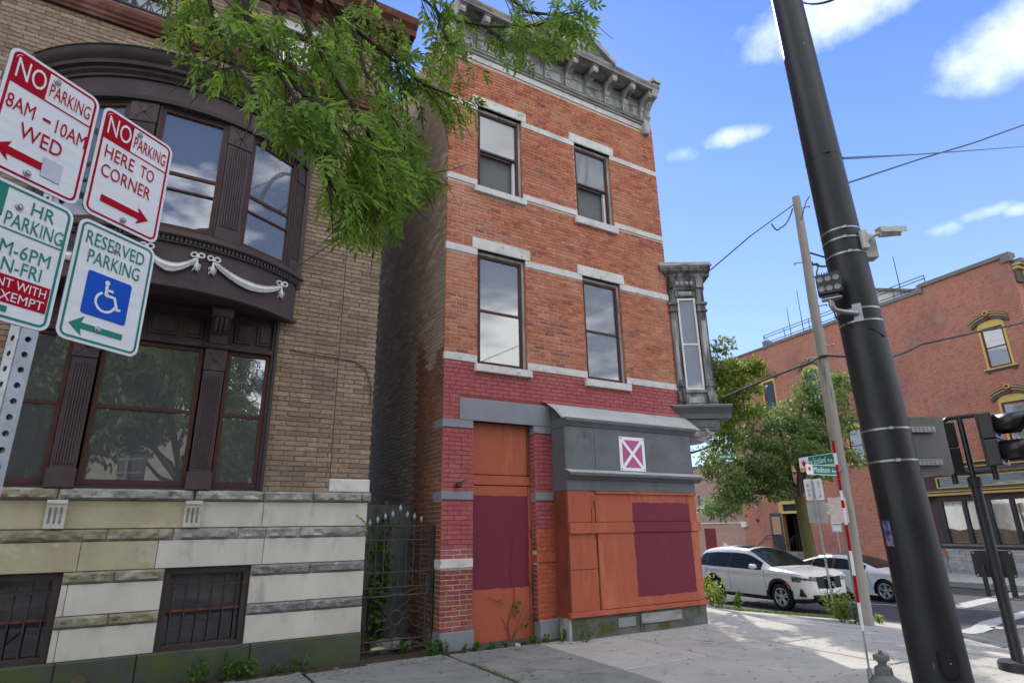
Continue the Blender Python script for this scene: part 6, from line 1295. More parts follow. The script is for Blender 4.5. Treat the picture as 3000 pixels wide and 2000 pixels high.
k = MB(); k.lathe([(.020, Ht(.035)), (.020, Ht(.012)), (.014, Ht(.010)), (.014, Ht(0)), (0, Ht(0))], 5, (hx, hy, 0)); k.build('operating_nut', M['hyd'], hy_t)
for q in range(12):
    a = 2 * pi * q / 12; MB().tube([(hx + .062 * cos(a), hy + .062 * sin(a), Ht(.14)), (hx + .070 * cos(a), hy + .070 * sin(a), Ht(.197))], .008, 5).build('rib', M['hyd'], hy_t)
hr, hf = look(Vector((hx, hy, 0)))
for s in (-1, 1):
    c = Vector((hx, hy, Ht(.40))); k = MB(frame(c, hr)); k.lathe([(.06, .10), (.06, .16), (.075, .165), (.075, .20), (.03, .205), (.025, .235), (0, .235)], 16, (0, 0, 0), 'x'); 
    if s < 0: k.v = [tuple(2 * c.x - v[0] if i == 0 else (2 * c.y - v[1] if i == 1 else v[2]) for i in range(3)) for v in k.v]
    k.build('hose_cap', M['hyd'], hy_t, smooth=True)
rodb = at_d(2553, 2000, 6.95); rodm = at_d(2548, 1960, 6.95); rodt = at_d(2440, 1290, 6.95)
mk = thing('marker_rod', 'thin red and white banded hydrant marker rod on a coil spring', 'marker rod', tuple(rodb))
sp_pts = [];  d_ = (rodm - rodb); d_ = Vector((0, 0, 1)); c0 = rodb - d_ * .08
for q in range(121): a = 2 * pi * q / 10; sp_pts.append(c0 + d_ * (.20 * q / 120) + (hr * cos(a) + hf * sin(a)) * (.028 - .010 * q / 120))
MB().tube(sp_pts, .0052, 5).build('spring', M['steel'], mk, smooth=True); MB().tube([Vector((hx, hy, Ht(.25))) - hr * .04, c0 - d_ * .0], .016, 8).build('bracket', M['hyd'], mk)
r0 = c0 + d_ * .18; dd = rodt - r0
MB().tube([r0, r0 + dd * .16], .0095, 8).build('rod', M['steel'], mk, smooth=True)
cols = ['sign_white', 'sign_red', 'sign_white', 'sign_red', 'sign_white', 'sign_red', 'sign_white', 'sign_red', 'sign_white', 'sign_red']
cut = [.16, .27, .385, .49, .605, .70, .735, .79, .90, .96, 1.0]
cut = [.16, .275, .39, .495, .61, .685, .72, .765, .885, .94, 1.0]
for i in range(10): MB().tube([r0 + dd * cut[i], r0 + dd * cut[i + 1]], .0135, 10).build('band', M[cols[i]], mk, smooth=True)
MB().tube([Vector((hx, hy, Ht(.02))) + hr * .02, Vector((hx, hy, Ht(.03))) + hr * .08 + hf * .02, Vector((hx, hy, Ht(.08))) + hr * .10], .003, 5).build('cap_wire', pm('brass_wire', (.5, .38, .12), rough=.4, metal=.6), hy_t)
# ---- wooden utility pole
WB = gnd(2532, 1830); WD = sqrt(WB.x ** 2 + WB.y ** 2); WT = at_d(2332, 578, WD)
M['polewood'] = pm('weathered_pole_wood', (.34, .315, .28), (.235, .215, .19), rough=.9, scale=5, stretch=(1, 1, .12), c3=(.12, .11, .09), s3=7, lo3=.6, hi3=.7, bump=.6, bscale=35, bd=.012)
WB = WB + look(WB)[0] * .035
up_ = thing('utility_pole', 'weathered grey wooden utility pole with green mossy flank', 'utility pole', tuple(WB)); wax = (WT - WB)
wr_, wf_ = look(WB)
wrb = .5 * 41 / 1742 * (WB - CAM).dot(Vector((.491, .8175, .3009))); wrt = .5 * 22 / 1742 * (WT - CAM).dot(Vector((.491, .8175, .3009)))
k = MB(); n = 26; pts = [WB + wax * (i / n) - Vector((0, 0, .15 if i == 0 else 0)) + Vector((.015 * mnoise.noise((i * .4, 0, 0)), .015 * mnoise.noise((0, i * .4, 0)), 0)) for i in range(n + 1)]
k.tube(pts, [(wrb * 1.06 if i == 0 else wrb) + (wrt - wrb) * i / n + .004 * mnoise.noise((i * 1.7, 3, 1)) for i in range(n + 1)], 22); shaft = k.build('shaft', M['polewood'], up_, smooth=True)
# moss as its own stain on one flank
t_ = M['polewood'].node_tree; b_n = t_.nodes['Principled BSDF']; src = b_n.inputs['Base Color'].links[0].from_socket; ge = t_.nodes.new('ShaderNodeNewGeometry'); dn = t_.nodes.new('ShaderNodeVectorMath'); dn.operation = 'DOT_PRODUCT'; t_.links.new(ge.outputs['Normal'], dn.inputs[0]); dn.inputs[1].default_value = tuple(-wr_ * .93 + wf_ * .36)
nzm = t_.nodes.new('ShaderNodeTexNoise'); nzm.inputs['Scale'].default_value = 3; nzm.inputs['Detail'].default_value = 6; mpn = t_.nodes.new('ShaderNodeMapping'); mpn.inputs['Scale'].default_value = (1, 1, .35); t_.links.new(ge.outputs['Position'], mpn.inputs[0]); t_.links.new(mpn.outputs[0], nzm.inputs[0])
mu_ = t_.nodes.new('ShaderNodeMath'); mu_.operation = 'MULTIPLY'; t_.links.new(dn.outputs['Value'], mu_.inputs[0]); t_.links.new(nzm.outputs[0], mu_.inputs[1]); mr_ = t_.nodes.new('ShaderNodeMapRange'); t_.links.new(mu_.outputs[0], mr_.inputs['Value']); mr_.inputs['From Min'].default_value = .36; mr_.inputs['From Max'].default_value = .80
sz = t_.nodes.new('ShaderNodeSeparateXYZ'); t_.links.new(ge.outputs['Position'], sz.inputs[0]); zr = t_.nodes.new('ShaderNodeMapRange'); t_.links.new(sz.outputs[2], zr.inputs['Value']); zr.inputs['From Min'].default_value = 4.8; zr.inputs['From Max'].default_value = 2.4; m3 = t_.nodes.new('ShaderNodeMath'); m3.operation = 'MULTIPLY'; t_.links.new(mr_.outputs[0], m3.inputs[0]); t_.links.new(zr.outputs[0], m3.inputs[1])
mxm = t_.nodes.new('ShaderNodeMix'); mxm.data_type = 'RGBA'; t_.links.new(m3.outputs[0], mxm.inputs['Factor']); t_.links.new(src, mxm.inputs[6]); mxm.inputs[7].default_value = (.085, .115, .03, 1); t_.links.new(mxm.outputs[2], b_n.inputs['Base Color'])
def wp(t, a=0.0, out=0.0):
    return WB + wax * t + (wr_ * sin(a) + wf_ * cos(a)) * (wrb + (wrt - wrb) * t + out)
def wood_at(py, side_=0.0, out=0.0):
    lo, hi = 0.0, 1.0
    for _ in range(40):
        m_ = (lo + hi) / 2
        if proj(WB + wax * m_)[1] > py: lo = m_
        else: hi = m_
    return wp(lo, side_, out)
for t, s in ((.965, 1), (.82, -1), (.70, 1), (.60, 1), (.575, -1)):
    k = MB(); p = wp(t, s * 1.4, -.02); k.tube([p, p + wr_ * s * .16 + Vector((0, 0, .01))], .014, 8); k.tube([p + wr_ * s * .15, p + wr_ * s * .18], .03, 8); k.build('step_bolt', M['steel'], up_)
k = MB(); p = wood_at(812, 1.45); k.tube([p, p + wr_ * .03 + Vector((0, 0, -.05)), p + wr_ * .07 + Vector((0, 0, -.02)), p + wr_ * .06 + Vector((0, 0, .06)), p + wr_ * .10 + Vector((0, 0, .16)), p + wr_ * .13 + Vector((0, 0, .25)), p + wr_ * .10 + Vector((0, 0, .29)), p + wr_ * .06 + Vector((0, 0, .26))], .016, 7); k.build('cable_hook', M['iron'], up_, smooth=True)
# street name blades
def blade(name, label, pr, pl, h, words, mat, under=None):
    r = (pr - pl); r.z = 0; Tn = frame(Vector((pl.x, pl.y, pl.z)), r); Lb = r.length; t = thing(name, label, 'street sign', tuple(pl))
    plate(Tn, 'blade', 0, Lb, 0, h, .02, 0, .004, M['sign_white'], t); plate(Tn, 'green_field', h * .92, Lb - .012, .012 if not under else h * .30, h - .012, .012, -.002, -.0005, mat, t)
    if under: plate(Tn, 'amber_field', .012, Lb - .012, .012, h * .28, .01, -.002, -.0005, M['street_yellow'], t)
    flat(Tn, 'emblem', [(h * .2, h * .80), (h * .34, h * .62), (h * .45, h * .86), (h * .56, h * .62), (h * .7, h * .80), (h * .6, h * .5), (h * .52, h * .36), (h * .38, h * .36), (h * .3, h * .5)], M['sign_red'], t, -.003)
    for s, a, b, z0, z1 in words: lettering(Tn, s, a * Lb, b * Lb, z0 * h, z1 * h, M['sign_white'], t, y=-.004)
    return t
pr = at_d(2458, 1392, WD - .25)
def ray_plane_dir(px, py, P, ang):   # point on the pixel ray in the vertical plane through P with direction ang
    n = Vector((sin(ang), -cos(ang), 0)); d = ray(px, py); return CAM + d * ((P - CAM).dot(n) / d.dot(n))
pl_ = ray_plane_dir(2364, 1385, pr, radians(-6.5))
blade('street_name_sign', 'green street sign reading Madison Ave on the wooden pole', pr, Vector((pl_.x, pl_.y, pr.z)), .195, [('Madison', .22, .72, .24, .80), ('Ave', .79, .95, .24, .66)], M['street_green'])
pr2 = at_d(2446, 1356, WD - .1) ; pl2 = ray_plane_dir(2345, 1378, pr2, radians(76))
pr2.z = pl2.z = pr.z + .165
blade('street_name_sign', 'green and amber street sign reading New Scotland Ave on the wooden pole', pr2, pl2, .30, [('New Scotland', .20, .77, .42, .84), ('Ave', .82, .95, .42, .70)], M['street_green'], under=True)
k = MB(); k.tube([pr + Vector((0, 0, .1)), WB + wax * ((pr.z + .1 - WB.z) / wax.z)], .03, 8); k.build('sign_bracket', M['steel'], up_); k = MB(); k.tube([pr2 + Vector((0, 0, .2)), WB + wax * ((pr2.z + .2 - WB.z) / wax.z)], .03, 8); k.build('sign_bracket', M['steel'], up_)
pt = at_d(2455, 1487, WD - .32); Tn = frame(pt, wr_); tg = plate(Tn, 'paper_notice', -.16, .16, -.28, .2, .005, 0, .003, pm('faded_notice', (.66, .60, .55), (.58, .36, .34), rough=.7, scale=9, stretch=(1, 1, 4)), None); tag(tg, 'faded pink printed notice fixed to the wooden pole', 'notice')
# ---- bus stop post
BB = gnd(2448, 1810); BD = sqrt(BB.x ** 2 + BB.y ** 2); bt_ = at_d(2377, 1402, BD); br_, bf_ = look(BB)
bs = thing('bus_stop_sign', 'perforated post with white BUS STOP plate and blank plate below it', 'bus stop sign', tuple(BB)); lean = (bt_ - BB)
Tbs = frame(BB, br_, lean.normalized()); ln = lean.length
perforated(Tbs, 0, .024, -.024, -.1, ln + .02, bs, hr=.009)
Tbs2 = Tbs @ Matrix.Rotation(radians(-14), 4, 'Z')
za = ln - .47; plate(Tbs2, 'plate', -.185, .20, za, ln + .0, .03, .026, .030, M['sign_white'], bs); plate(Tbs2, 'blank_plate', -.20, .20, za - .50, za - .03, .04, .026, .030, pm('blank_sign_grey', (.42, .43, .40), (.36, .37, .34), rough=.5), bs)
for i, c in enumerate('BUS'): lettering(Tbs2, c, -.135, -.085, za + .29 - i * .10, za + .36 - i * .10, M['black'], bs, y=.0245)
for i, c in enumerate('STOP'): lettering(Tbs2, c, .10, .15, za + .34 - i * .10, za + .41 - i * .10, M['black'], bs, y=.0245)
# ---- parking signs on the far pavement
FP = at_d(2462, 1612, 30.0); FP.z = FG; fr_, ff_ = look(FP); zt = at_d(2447, 1470, 30.0).z
fp = thing('far_sign_post', 'thin post with three small parking signs on the far pavement', 'sign post', tuple(FP)); Tfp = frame(FP, fr_)
MB(Tfp).tube([(0, 0, -.05), (0, 0, zt - FP.z)], .03, 8).build('post', M['steel'], fp)
h0 = zt - FP.z
for x, z, w, h, mt in ((-.42, -.52, .40, .50, 'sign_green'), (.0, -.50, .38, .52, 'sign_red'), (-.18, -1.22, .38, .62, 'sign_blue')):
    plate(Tfp, 'plate', x, x + w, h0 + z, h0 + z + h, .03, -.04, -.035, M['sign_white'], fp); ring_rect(Tfp, 'border', x + .015, x + w - .015, h0 + z + .015, h0 + z + h - .015, .02, .012, M[mt], fp, -.042)
    for q in range(3): flat(Tfp, 'print_line', [(x + .06, h0 + z + h - .14 - q * .1), (x + w - .06, h0 + z + h - .14 - q * .1), (x + w - .06, h0 + z + h - .10 - q * .1), (x + .06, h0 + z + h - .10 - q * .1)], M[mt], fp, -.043)
# ---- overhead wires
def wire(pts, r, label, sag=0.0, seg=10, mat='black', kind='wire'):
    out = []
    for a, b in zip(pts, pts[1:]):
        for i in range(seg): t = i / seg; out.append(a.lerp(b, t) - Vector((0, 0, sag * 4 * t * (1 - t))))
    out.append(pts[-1]); o = MB().tube(out, r, 6).build('overhead_' + kind, M[mat], smooth=True); tag(o, label, kind, 'overhead wires'); return o
orc = Vector(TO @ Vector((.95, .0, 6.75)))
wire([orc, at_d(2200, 690, 12.4), at_d(2325, 600, WD - .1)], .012, 'thin wire from the grey oriel up to the wooden pole top')
wire([at_d(2260, 655, 13.2), at_d(2285, 668, 13.5), at_d(2322, 612, WD)], .016, 'loose drip loop of wire below the wooden pole top', .10, 8)
wire([wp(.93, .3), at_d(2362, 590, WD), at_d(2372, 575, WD)], .012, 'short tie wire curling off the wooden pole top', .0, 6)
wire([mast_at(480) + mr * rad_at(5), at_d(2700, 452, 12), at_d(3060, 425, 26)], .012, 'thin straight wire clamped to the black mast collar', .0)
wire([at_d(2470, 541, 14), at_d(2700, 465, 18), at_d(2850, 420, 20), at_d(3060, 345, 23)], .022, 'thick black wire rising behind the black mast', .0)
wire([wood_at(744, 1.5), at_d(2425, 756, WD + .3)], .02, 'upper short cable stub from the wooden pole to the mast'); wire([wood_at(770, 1.5), at_d(2385, 773, WD), at_d(2430, 776, WD + .3)], .024, 'lower sagging cable stub from the wooden pole to the mast', .05)
P1 = [at_d(2115, 1165, 12.6), at_d(2240, 1112, 13.1), at_d(2375, 1060, 13.7), wood_at(1049, -.5, .03), wood_at(1046, .5, .03), at_d(2490, 1045, WD + .1), at_d(2610, 1046, 15.5), at_d(2650, 1033, 16.0), at_d(2700, 1008, 16.5), at_d(2760, 995, 17.0), at_d(2850, 975, 18), at_d(2940, 958, 19), at_d(3060, 930, 20.5)]
wire(P1, .028, 'thick black cable crossing the wooden pole and the far brick wall', 0.0, 6)
k = MB(); ms = at_d(2432, -75, 11.0); cr_, cf_ = look(ms)
for j in range(4):
    rj = .66 + .02 * j; k.tube([ms + cr_ * rj * cos(a) + Vector((0, 0, rj * .95 * sin(a))) + cf_ * .03 * j for a in [2 * pi * q / 40 for q in range(41)]], .014, 6)
o = k.build('cable_coil', M['black'], smooth=True); tag(o, 'coil of spare black cable hanging above the black mast top', 'cable coil')
wire([ms + cr_ * -.1 + Vector((0, 0, .66)), at_d(3100, -420, 16)], .014, 'messenger wire carrying the cable coil'); wire([mast_at(-60) + mr * .1, ms + Vector((0, 0, .68))], .012, 'short wire between the mast and the cable coil')
# ------------------------------------------------------------------ cars
def lerp_tab(tab, x):
    if x <= tab[0][0]: return tab[0][1]
    for (a, u), (b, v) in zip(tab, tab[1:]):
        if x <= b:
            t = (x - a) / (b - a); return u + (v - u) * t
    return tab[-1][1]
def smooth_tab(tab, x, w=.10): return (lerp_tab(tab, x - w) + 2 * lerp_tab(tab, x) + lerp_tab(tab, x + w)) / 4
M['car_white'] = pm('pearl_white_car_paint', (.66, .65, .63), (.62, .61, .595), rough=.28, scale=1, bump=0, spec=.5, coat=.8)
M['car_white2'] = pm('cool_white_car_paint', (.68, .68, .69), (.64, .64, .65), rough=.28, scale=1, bump=0, spec=.5, coat=.8)
M['car_glass'] = pm('tinted_car_glass', (.018, .022, .022), (.012, .014, .014), rough=.05, bump=0, spec=.16)
M['tyre'] = pm('tyre_rubber', (.022, .022, .023), (.016, .016, .017), rough=.75, scale=20, bump=.2)
M['rim'] = pm('alloy_rim', (.50, .50, .51), (.42, .42, .43), rough=.3, metal=.8, bump=0)
M['cladding'] = pm('black_plastic_cladding', (.022, .022, .024), (.018, .018, .02), rough=.55, bump=.05)
M['chrome'] = pm('chrome_trim', (.55, .55, .56), rough=.15, metal=1, bump=0)
M['lamp'] = pm('headlamp_glass', (.20, .21, .22), (.05, .05, .055), rough=.08, scale=12, lo=.45, hi=.55, bump=0, spec=.9)
M['amber'] = pm('amber_marker', (.75, .20, .02), rough=.3, bump=0)
def make_car(name, label, Tcar, S, paint):
    t = thing(name, label, 'car', tuple(Tcar.translation)); Lf, Lr = S['front'], S['rear']; w0 = S['w']; xf, xr = S['xf'], S['xr']; Rt, Ra = S['tyre'], S['arch']
    def plan(x):
        a, b = S['fa'], S['ra']
        if x > Lf - a: u = (x - (Lf - a)) / a; return max(0.0, 1 - u ** 3.6) ** .42
        if x < Lr + b: u = ((Lr + b) - x) / b; return max(0.0, 1 - u ** 3.6) ** .42
        return 1.0
    xs = set()
    for i in range(15): c = 1 - cos(pi / 2 * i / 14); xs.add(Lf - S['fa'] * c); xs.add(Lr + S['ra'] * c)
    x = Lr + S['ra']
    while x < Lf - S['fa']: xs.add(x); x += .07
    for xc in (xf, xr):
        for q in range(15): xs.add(xc + Ra * cos(pi * q / 14))
    for g in S['glass']: xs.add(g[0]); xs.add(g[1])
    xs = sorted(xs); xs = [v for i, v in enumerate(xs) if i == 0 or v - xs[i - 1] > .006]
    NL, NG, NT = 10, 5, 5
    def zbot(x):
        z = S['sill'] + .05 * max(0, (abs(x - (Lf + Lr) / 2) - 1.9)) * 2
        for xc in (xf, xr):
            if abs(x - xc) < Ra: z = max(z, Rt + sqrt(max(0, Ra * Ra - (x - xc) ** 2)))
        return z
    V = []
    for x in xs:
        p = plan(x); zb, zt = smooth_tab(S['belt'], x), smooth_tab(S['top'], x); z0 = zbot(x); ry = smooth_tab(S['ry'], x); col = []
        zt = max(zt, zb + .01)
        for j in range(NL + 1):
            z = z0 + (zb - z0) * j / NL; e = (z - .62); wv = w0 * (1 - (.16 * e * e if e < 0 else .10 * e * e)); 
            wv += S.get('haunch', .0) * max(0, 1 - abs(z - zb + .06) / .09)
            lean = S['nose'](z) * (1 - p) if x > 0 else S['tail'](z) * (1 - p)
            col.append((x - lean, wv * max(p, .001), z))
        ybelt = col[-1][1]; lean = col[-1][0] - x
        ze = zb + (zt - zb) * .86; ye = min(ry, .97) * max(p, .001) * w0 if True else 0
        for j in range(1, NG + 1):
            u = j / NG; col.append((x + lean, ybelt + (ye - ybelt) * (u * .85 + .15 * u * u), zb + (ze - zb) * u))
        for j in range(1, NT + 1):
            u = j / NT; col.append((x + lean, ye * (1 - u), ze + (zt - ze) * (1 - (1 - u) ** 2)))
        V.append(col)
    n = len(V[0]); B = {}
    for i in range(len(xs) - 1):
        xm = (xs[i] + xs[i + 1]) / 2
        for j in range(n - 1):
            c = [V[i][j], V[i + 1][j], V[i + 1][j + 1], V[i][j + 1]]; zm = sum(q[2] for q in c) / 4; ym = sum(q[1] for q in c) / 4; dxc = sum(q[0] for q in c) / 4
            part = 'body'
            zb = smooth_tab(S['belt'], xm)
            if NL <= j < NL + NG - 1 and any(a <= xm <= b for a, b in S['glass']): part = 'side_window'
            elif NL <= j < NL + NG - 1 and S['pillar'][0] < xm < S['pillar'][1]: part = 'pillar_trim'
            elif j >= NL + NG and S['wind'][0] < xm < S['wind'][1]: part = 'windscreen'
            elif j >= NL + NG and S['backl'][0] < xm < S['backl'][1]: part = 'rear_window'
            elif j >= NL + NG + 1 and S['roofw'][0] < xm < S['roofw'][1]: part = 'sunroof'
            elif j < NL:
                arch = min(abs(xm - xf), abs(xm - xr))
                if S['clad'] and (zm < S['clad'] or any((xm - xc) ** 2 + (zm - Rt) ** 2 < (Ra + .075) ** 2 for xc in (xf, xr))): part = 'cladding'
                if xm > Lf - S['fa'] * .75:
                    if S['grille'](ym, zm): part = 'grille'
                    elif S['lamp'](ym, zm, xm): part = 'headlight'
            for sgn in (1, -1):
                k = B.setdefault((part, (sgn, sum(g[1] < xm for g in S['glass'])) if part in ('side_window', 'headlight', 'pillar_trim') else 0), MB(Tcar)); k.add([(q[0], q[1] * sgn, q[2]) for q in c], [(0, 1, 2, 3)])
    mats = {'body': paint, 'side_window': M['car_glass'], 'windscreen': M['car_glass'], 'rear_window': M['car_glass'], 'sunroof': M['car_glass'], 'cladding': M['cladding'], 'grille': M['cladding'], 'headlight': M['lamp'], 'pillar_trim': M['cladding']}
    for (part, sg), k in B.items():
        o = k.build(part, mats[part], t, smooth=True, ang=50)
    # floor, wheel wells
    MB(Tcar).box(Lr + .35, Lf - .35, -w0 * .78, w0 * .78, .22, .42).build('underbody', M['cladding'], t)
    for xc in (xf, xr): MB(Tcar).box(xc - Ra - .02, xc + Ra + .02, -w0 * .70, w0 * .70, .30, Rt + Ra * .98).build('wheel_well', M['dark_inside'], t)
    # wheels
    for xc in (xf, xr):
        for sg in (-1, 1):
            Tw = Tcar @ Matrix.Translation((xc, sg * (w0 - .125), Rt)) @ (Matrix() if sg < 0 else Matrix.Rotation(pi, 4, 'Z')); R_ = Rt; h = .112; ri = S['rim']
            wh = MB(Tw); wh.lathe([(ri, -h * .88), (ri + .015, -h), (R_ - .05, -h * 1.02), (R_ - .012, -h * .8), (R_, -h * .4), (R_, h * .4), (R_ - .012, h * .8), (ri, h)], 40, axis='y'); wh = wh.build('wheel', M['tyre'], t, smooth=True)
            k = MB(Tw); k.lathe([(ri + .002, -h * .9), (ri - .012, -h * .93), (ri - .028, -h * .80), (ri - .035, -h * .1)], 40, axis='y'); k.build('rim', M['rim'], wh, smooth=True)
            MB(Tw).lathe([(0, -h * .25), (ri - .03, -h * .25)], 30, axis='y').build('brake_disc', M['cladding'], wh)
            for q in range(10):
                a = 2 * pi * q / 10 + (.12 if q % 2 else -.12); Tsp = Tw @ Matrix.Rotation(a, 4, 'Y')
                k = MB(Tsp); k.add([(.03, -h * .78, -.020), (.03, -h * .78, .020), (ri - .02, -h * .90, .016), (ri - .02, -h * .90, -.016), (.03, -h * .55, -.028), (.03, -h * .55, .028), (ri - .02, -h * .68, .024), (ri - .02, -h * .68, -.024)], [(0, 1, 2, 3), (4, 7, 6, 5), (0, 4, 5, 1), (1, 5, 6, 2), (2, 6, 7, 3), (3, 7, 4, 0)]); k.build('spoke', M['rim'], wh, bevel=.004)
            MB(Tw).lathe([(0, -h * .88), (.03, -h * .87), (.045, -h * .78), (.05, -h * .5)], 18, axis='y').build('hub_cap', M['rim'], wh, smooth=True)
    # seams and small parts, both sides
    for sg in (-1, 1):
        def side(x, z, off=.004):
            e = z - .62; return (x, sg * (w0 * (1 - (.16 * e * e if e < 0 else .10 * e * e)) * plan(x) + off + S.get('haunch', 0) * max(0, 1 - abs(z - smooth_tab(S['belt'], x) + .06) / .09)), z)
        for xd, xd2 in S['doors']:
            zb = smooth_tab(S['belt'], xd); k = MB(Tcar); k.tube([side(xd + (xd2 - xd) * u ** 2, S['sill'] + .12 + (zb - S['sill'] - .12) * (1 - u), .001) for u in [i / 8 for i in range(9)]], .005, 4); k.build('door_seam', M['cladding'], t)
        for xh in S['handles']: k = MB(Tcar); zb = smooth_tab(S['belt'], xh) - .10; k.tube([side(xh - .09, zb, .004), side(xh - .07, zb + .003, .026), side(xh + .07, zb + .003, .026), side(xh + .09, zb, .004)], .013, 8); k.build('door_handle', paint, t, smooth=True)
        k = MB(Tcar); p = side(S['mirror'], smooth_tab(S['belt'], S['mirror']) + .03, .0)
        k.tube([(p[0], p[1] - sg * .05, p[2] - .02), (p[0] - .02, p[1] + sg * .06, p[2] + .0)], .03, 8); k.build('mirror_stalk', M['cladding'], t)
        k = MB(Tcar); c = Vector((p[0] - .03, p[1] + sg * .12, p[2] + .055)); 
        vs, fs = [], []
        nu, nv = 12, 8
        for j in range(nv + 1):
            b = pi * j / nv - pi / 2
            for i in range(nu): a = 2 * pi * i / nu; ex = lambda v: math.copysign(abs(v) ** .7, v); vs.append((c.x + .075 * ex(cos(b) * cos(a)), c.y + .125 * ex(cos(b) * sin(a)), c.z + .075 * ex(sin(b))))
        k.add(vs, [(j * nu + i, j * nu + (i + 1) % nu, (j + 1) * nu + (i + 1) % nu, (j + 1) * nu + i) for j in range(nv) for i in range(nu)]); k.build('wing_mirror', paint, t, smooth=True)
        for a, b in S['glass']:
            k = MB(Tcar); pts = []
            for i in range(9): x_ = a + (b - a) * i / 8; p = side(x_, smooth_tab(S['belt'], x_) + .002, .003); pts.append(p)
            k.tube(pts, .008, 5); k.build('belt_trim', M['cladding'], t)
        k = MB(Tcar); am = S['amber']; k.tube([side(am[0] + (am[2] - am[0]) * u, am[1] + (am[3] - am[1]) * u, .006) for u in (0, .25, .5, .75, 1)], .014, 6); k.build('side_marker', M['amber'], t)
    return t
h_ = Vector((-cos(fth), -sin(fth), 0)); hl = Vector((-h_.y, h_.x, 0))       # forward and left of cars heading for the crossing
def car_T(ground, xw, w0, rot=0.0):
    f = (Matrix.Rotation(rot, 3, 'Z') @ h_); l_ = Vector((-f.y, f.x, 0)); o = ground - f * xw + l_ * w0
    return Matrix(((f.x, l_.x, 0, o.x), (f.y, l_.y, 0, o.y), (0, 0, 1, ground.z), (0, 0, 0, 1)))
SUV = dict(front=2.34, rear=-2.34, w=.925, xf=1.40, xr=-1.30, tyre=.355, arch=.415, rim=.235, sill=.27, fa=.62, ra=.50,
    belt=[(-2.34, 1.00), (-1.9, 1.08), (-1.0, 1.06), (.6, 1.04), (1.0, 1.04), (1.6, 1.03), (2.1, .98), (2.34, .90)],
    top=[(-2.34, 1.02), (-2.15, 1.30), (-1.85, 1.60), (-1.2, 1.67), (-.4, 1.68), (.05, 1.65), (.35, 1.56), (1.12, 1.12), (1.30, 1.10), (1.9, 1.05), (2.34, .93)],
    ry=[(-2.34, .70), (-1.8, .66), (-.9, .69), (.2, .70), (.9, .82), (1.2, .88), (2.34, .88)],
    glass=[(-1.95, -1.62), (-1.55, -.62), (-.48, .78)], pillar=(-2.0, .80), wind=(.14, 1.10), backl=(-2.2, -1.9), roofw=(-.75, .0),
    clad=.36, grille=lambda y, z: abs(y) < .50 and .62 < z < .90, lamp=lambda y, z, x: abs(y) >= .48 and .80 < z < .90, doors=[(-.55, -.50), (.86, .98), (-1.58, -1.2)], handles=[-.28, -1.30], mirror=.62, amber=(1.76, .60, 1.66, .74),
    nose=lambda z: .16 * max(0, z - .55) + .10 * max(0, .45 - z), tail=lambda z: -.22 * max(0, z - .8), haunch=.02)
GS = gnd(2293, 1788, -.12); TSV = car_T(GS, SUV['xf'], SUV['w'] - .0); suv = make_car('parked_suv', 'pearl white SUV with black wheel arches parked by the weedy kerb', TSV, SUV, M['car_white'])
SED = dict(front=2.36, rear=-2.36, w=.905, xf=1.42, xr=-1.32, tyre=.335, arch=.375, rim=.225, sill=.22, fa=.66, ra=.55,
    belt=[(-2.36, .92), (-1.8, .98), (-1.0, .96), (.6, .92), (1.0, .92), (1.6, .89), (2.1, .80), (2.36, .72)],
    top=[(-2.36, .96), (-2.1, 1.03), (-1.75, 1.14), (-1.0, 1.38), (-.4, 1.43), (.05, 1.41), (.40, 1.32), (1.25, .99), (1.45, .96), (1.95, .88), (2.36, .75)],
    ry=[(-2.36, .78), (-1.8, .70), (-.9, .66), (.2, .68), (.9, .80), (1.3, .88), (2.36, .86)],
    glass=[(-1.72, -1.20), (-1.12, -.38), (-.26, .82)], pillar=(-1.76, .84), wind=(.16, 1.22), backl=(-1.75, -.95), roofw=(-.6, .02),
    clad=0, grille=lambda y, z: abs(y) < .62 and .36 < z < .52, lamp=lambda y, z, x: abs(y) >= .50 and .64 < z < .74, doors=[(-.32, -.28), (.92, 1.02), (-1.22, -.98)], handles=[-.10, -1.0], mirror=.66, amber=(1.93, .62, 1.80, .65),
    nose=lambda z: .20 * max(0, z - .45) + .06 * max(0, .35 - z), tail=lambda z: -.2 * max(0, z - .7), haunch=.015)
GD = gnd(2600, 1764, -.12); TSD = car_T(GD, SED['xf'], SED['w'], radians(4)); sed = make_car('white_sedan', 'cool white sedan passing beyond the parked SUV', TSD, SED, M['car_white2'])
# front end of the SUV: grille bars, chrome strip, plate, bumper insert, roof fin and rails
for i in range(4): MB(TSV).tube([(2.30 - .045 * abs(s) ** 2 * 4 - .03 * i * .4, s, .66 + i * .06) for s in [-.46 + .92 * q / 10 for q in range(11)]], .012, 5).build('grille_bar', M['cladding'], suv)
MB(TSV).tube([(2.295 - .17 * s * s, s, .905) for s in [-.52 + 1.04 * q / 12 for q in range(13)]], .012, 6).build('chrome_strip', M['chrome'], suv)
for s in (-1, 1):
    MB(TSV).tube([(2.29 - .17 * u * u, s * u, .895 + .01 * (u - .5)) for u in [.50 + .34 * q / 8 for q in range(9)]], .012, 5).build('light_strip', M['sign_white'], suv)
    MB(TSV).prism([(2.02, .42), (2.24, .42), (2.10, .62)], s * .86 - .03, s * .86 + .03, 'y').build('bumper_intake', M['cladding'], suv)
lp = MB(TSV).box(2.335, 2.35, -.16, .16, .47, .60).build('number_plate', M['sign_white'], suv)
MB(TSV).prism([(2.22, .26), (2.36, .30), (2.37, .42), (2.30, .46), (2.1, .44)], -.62, .62, 'y').build('skid_plate', M['cladding'], suv)
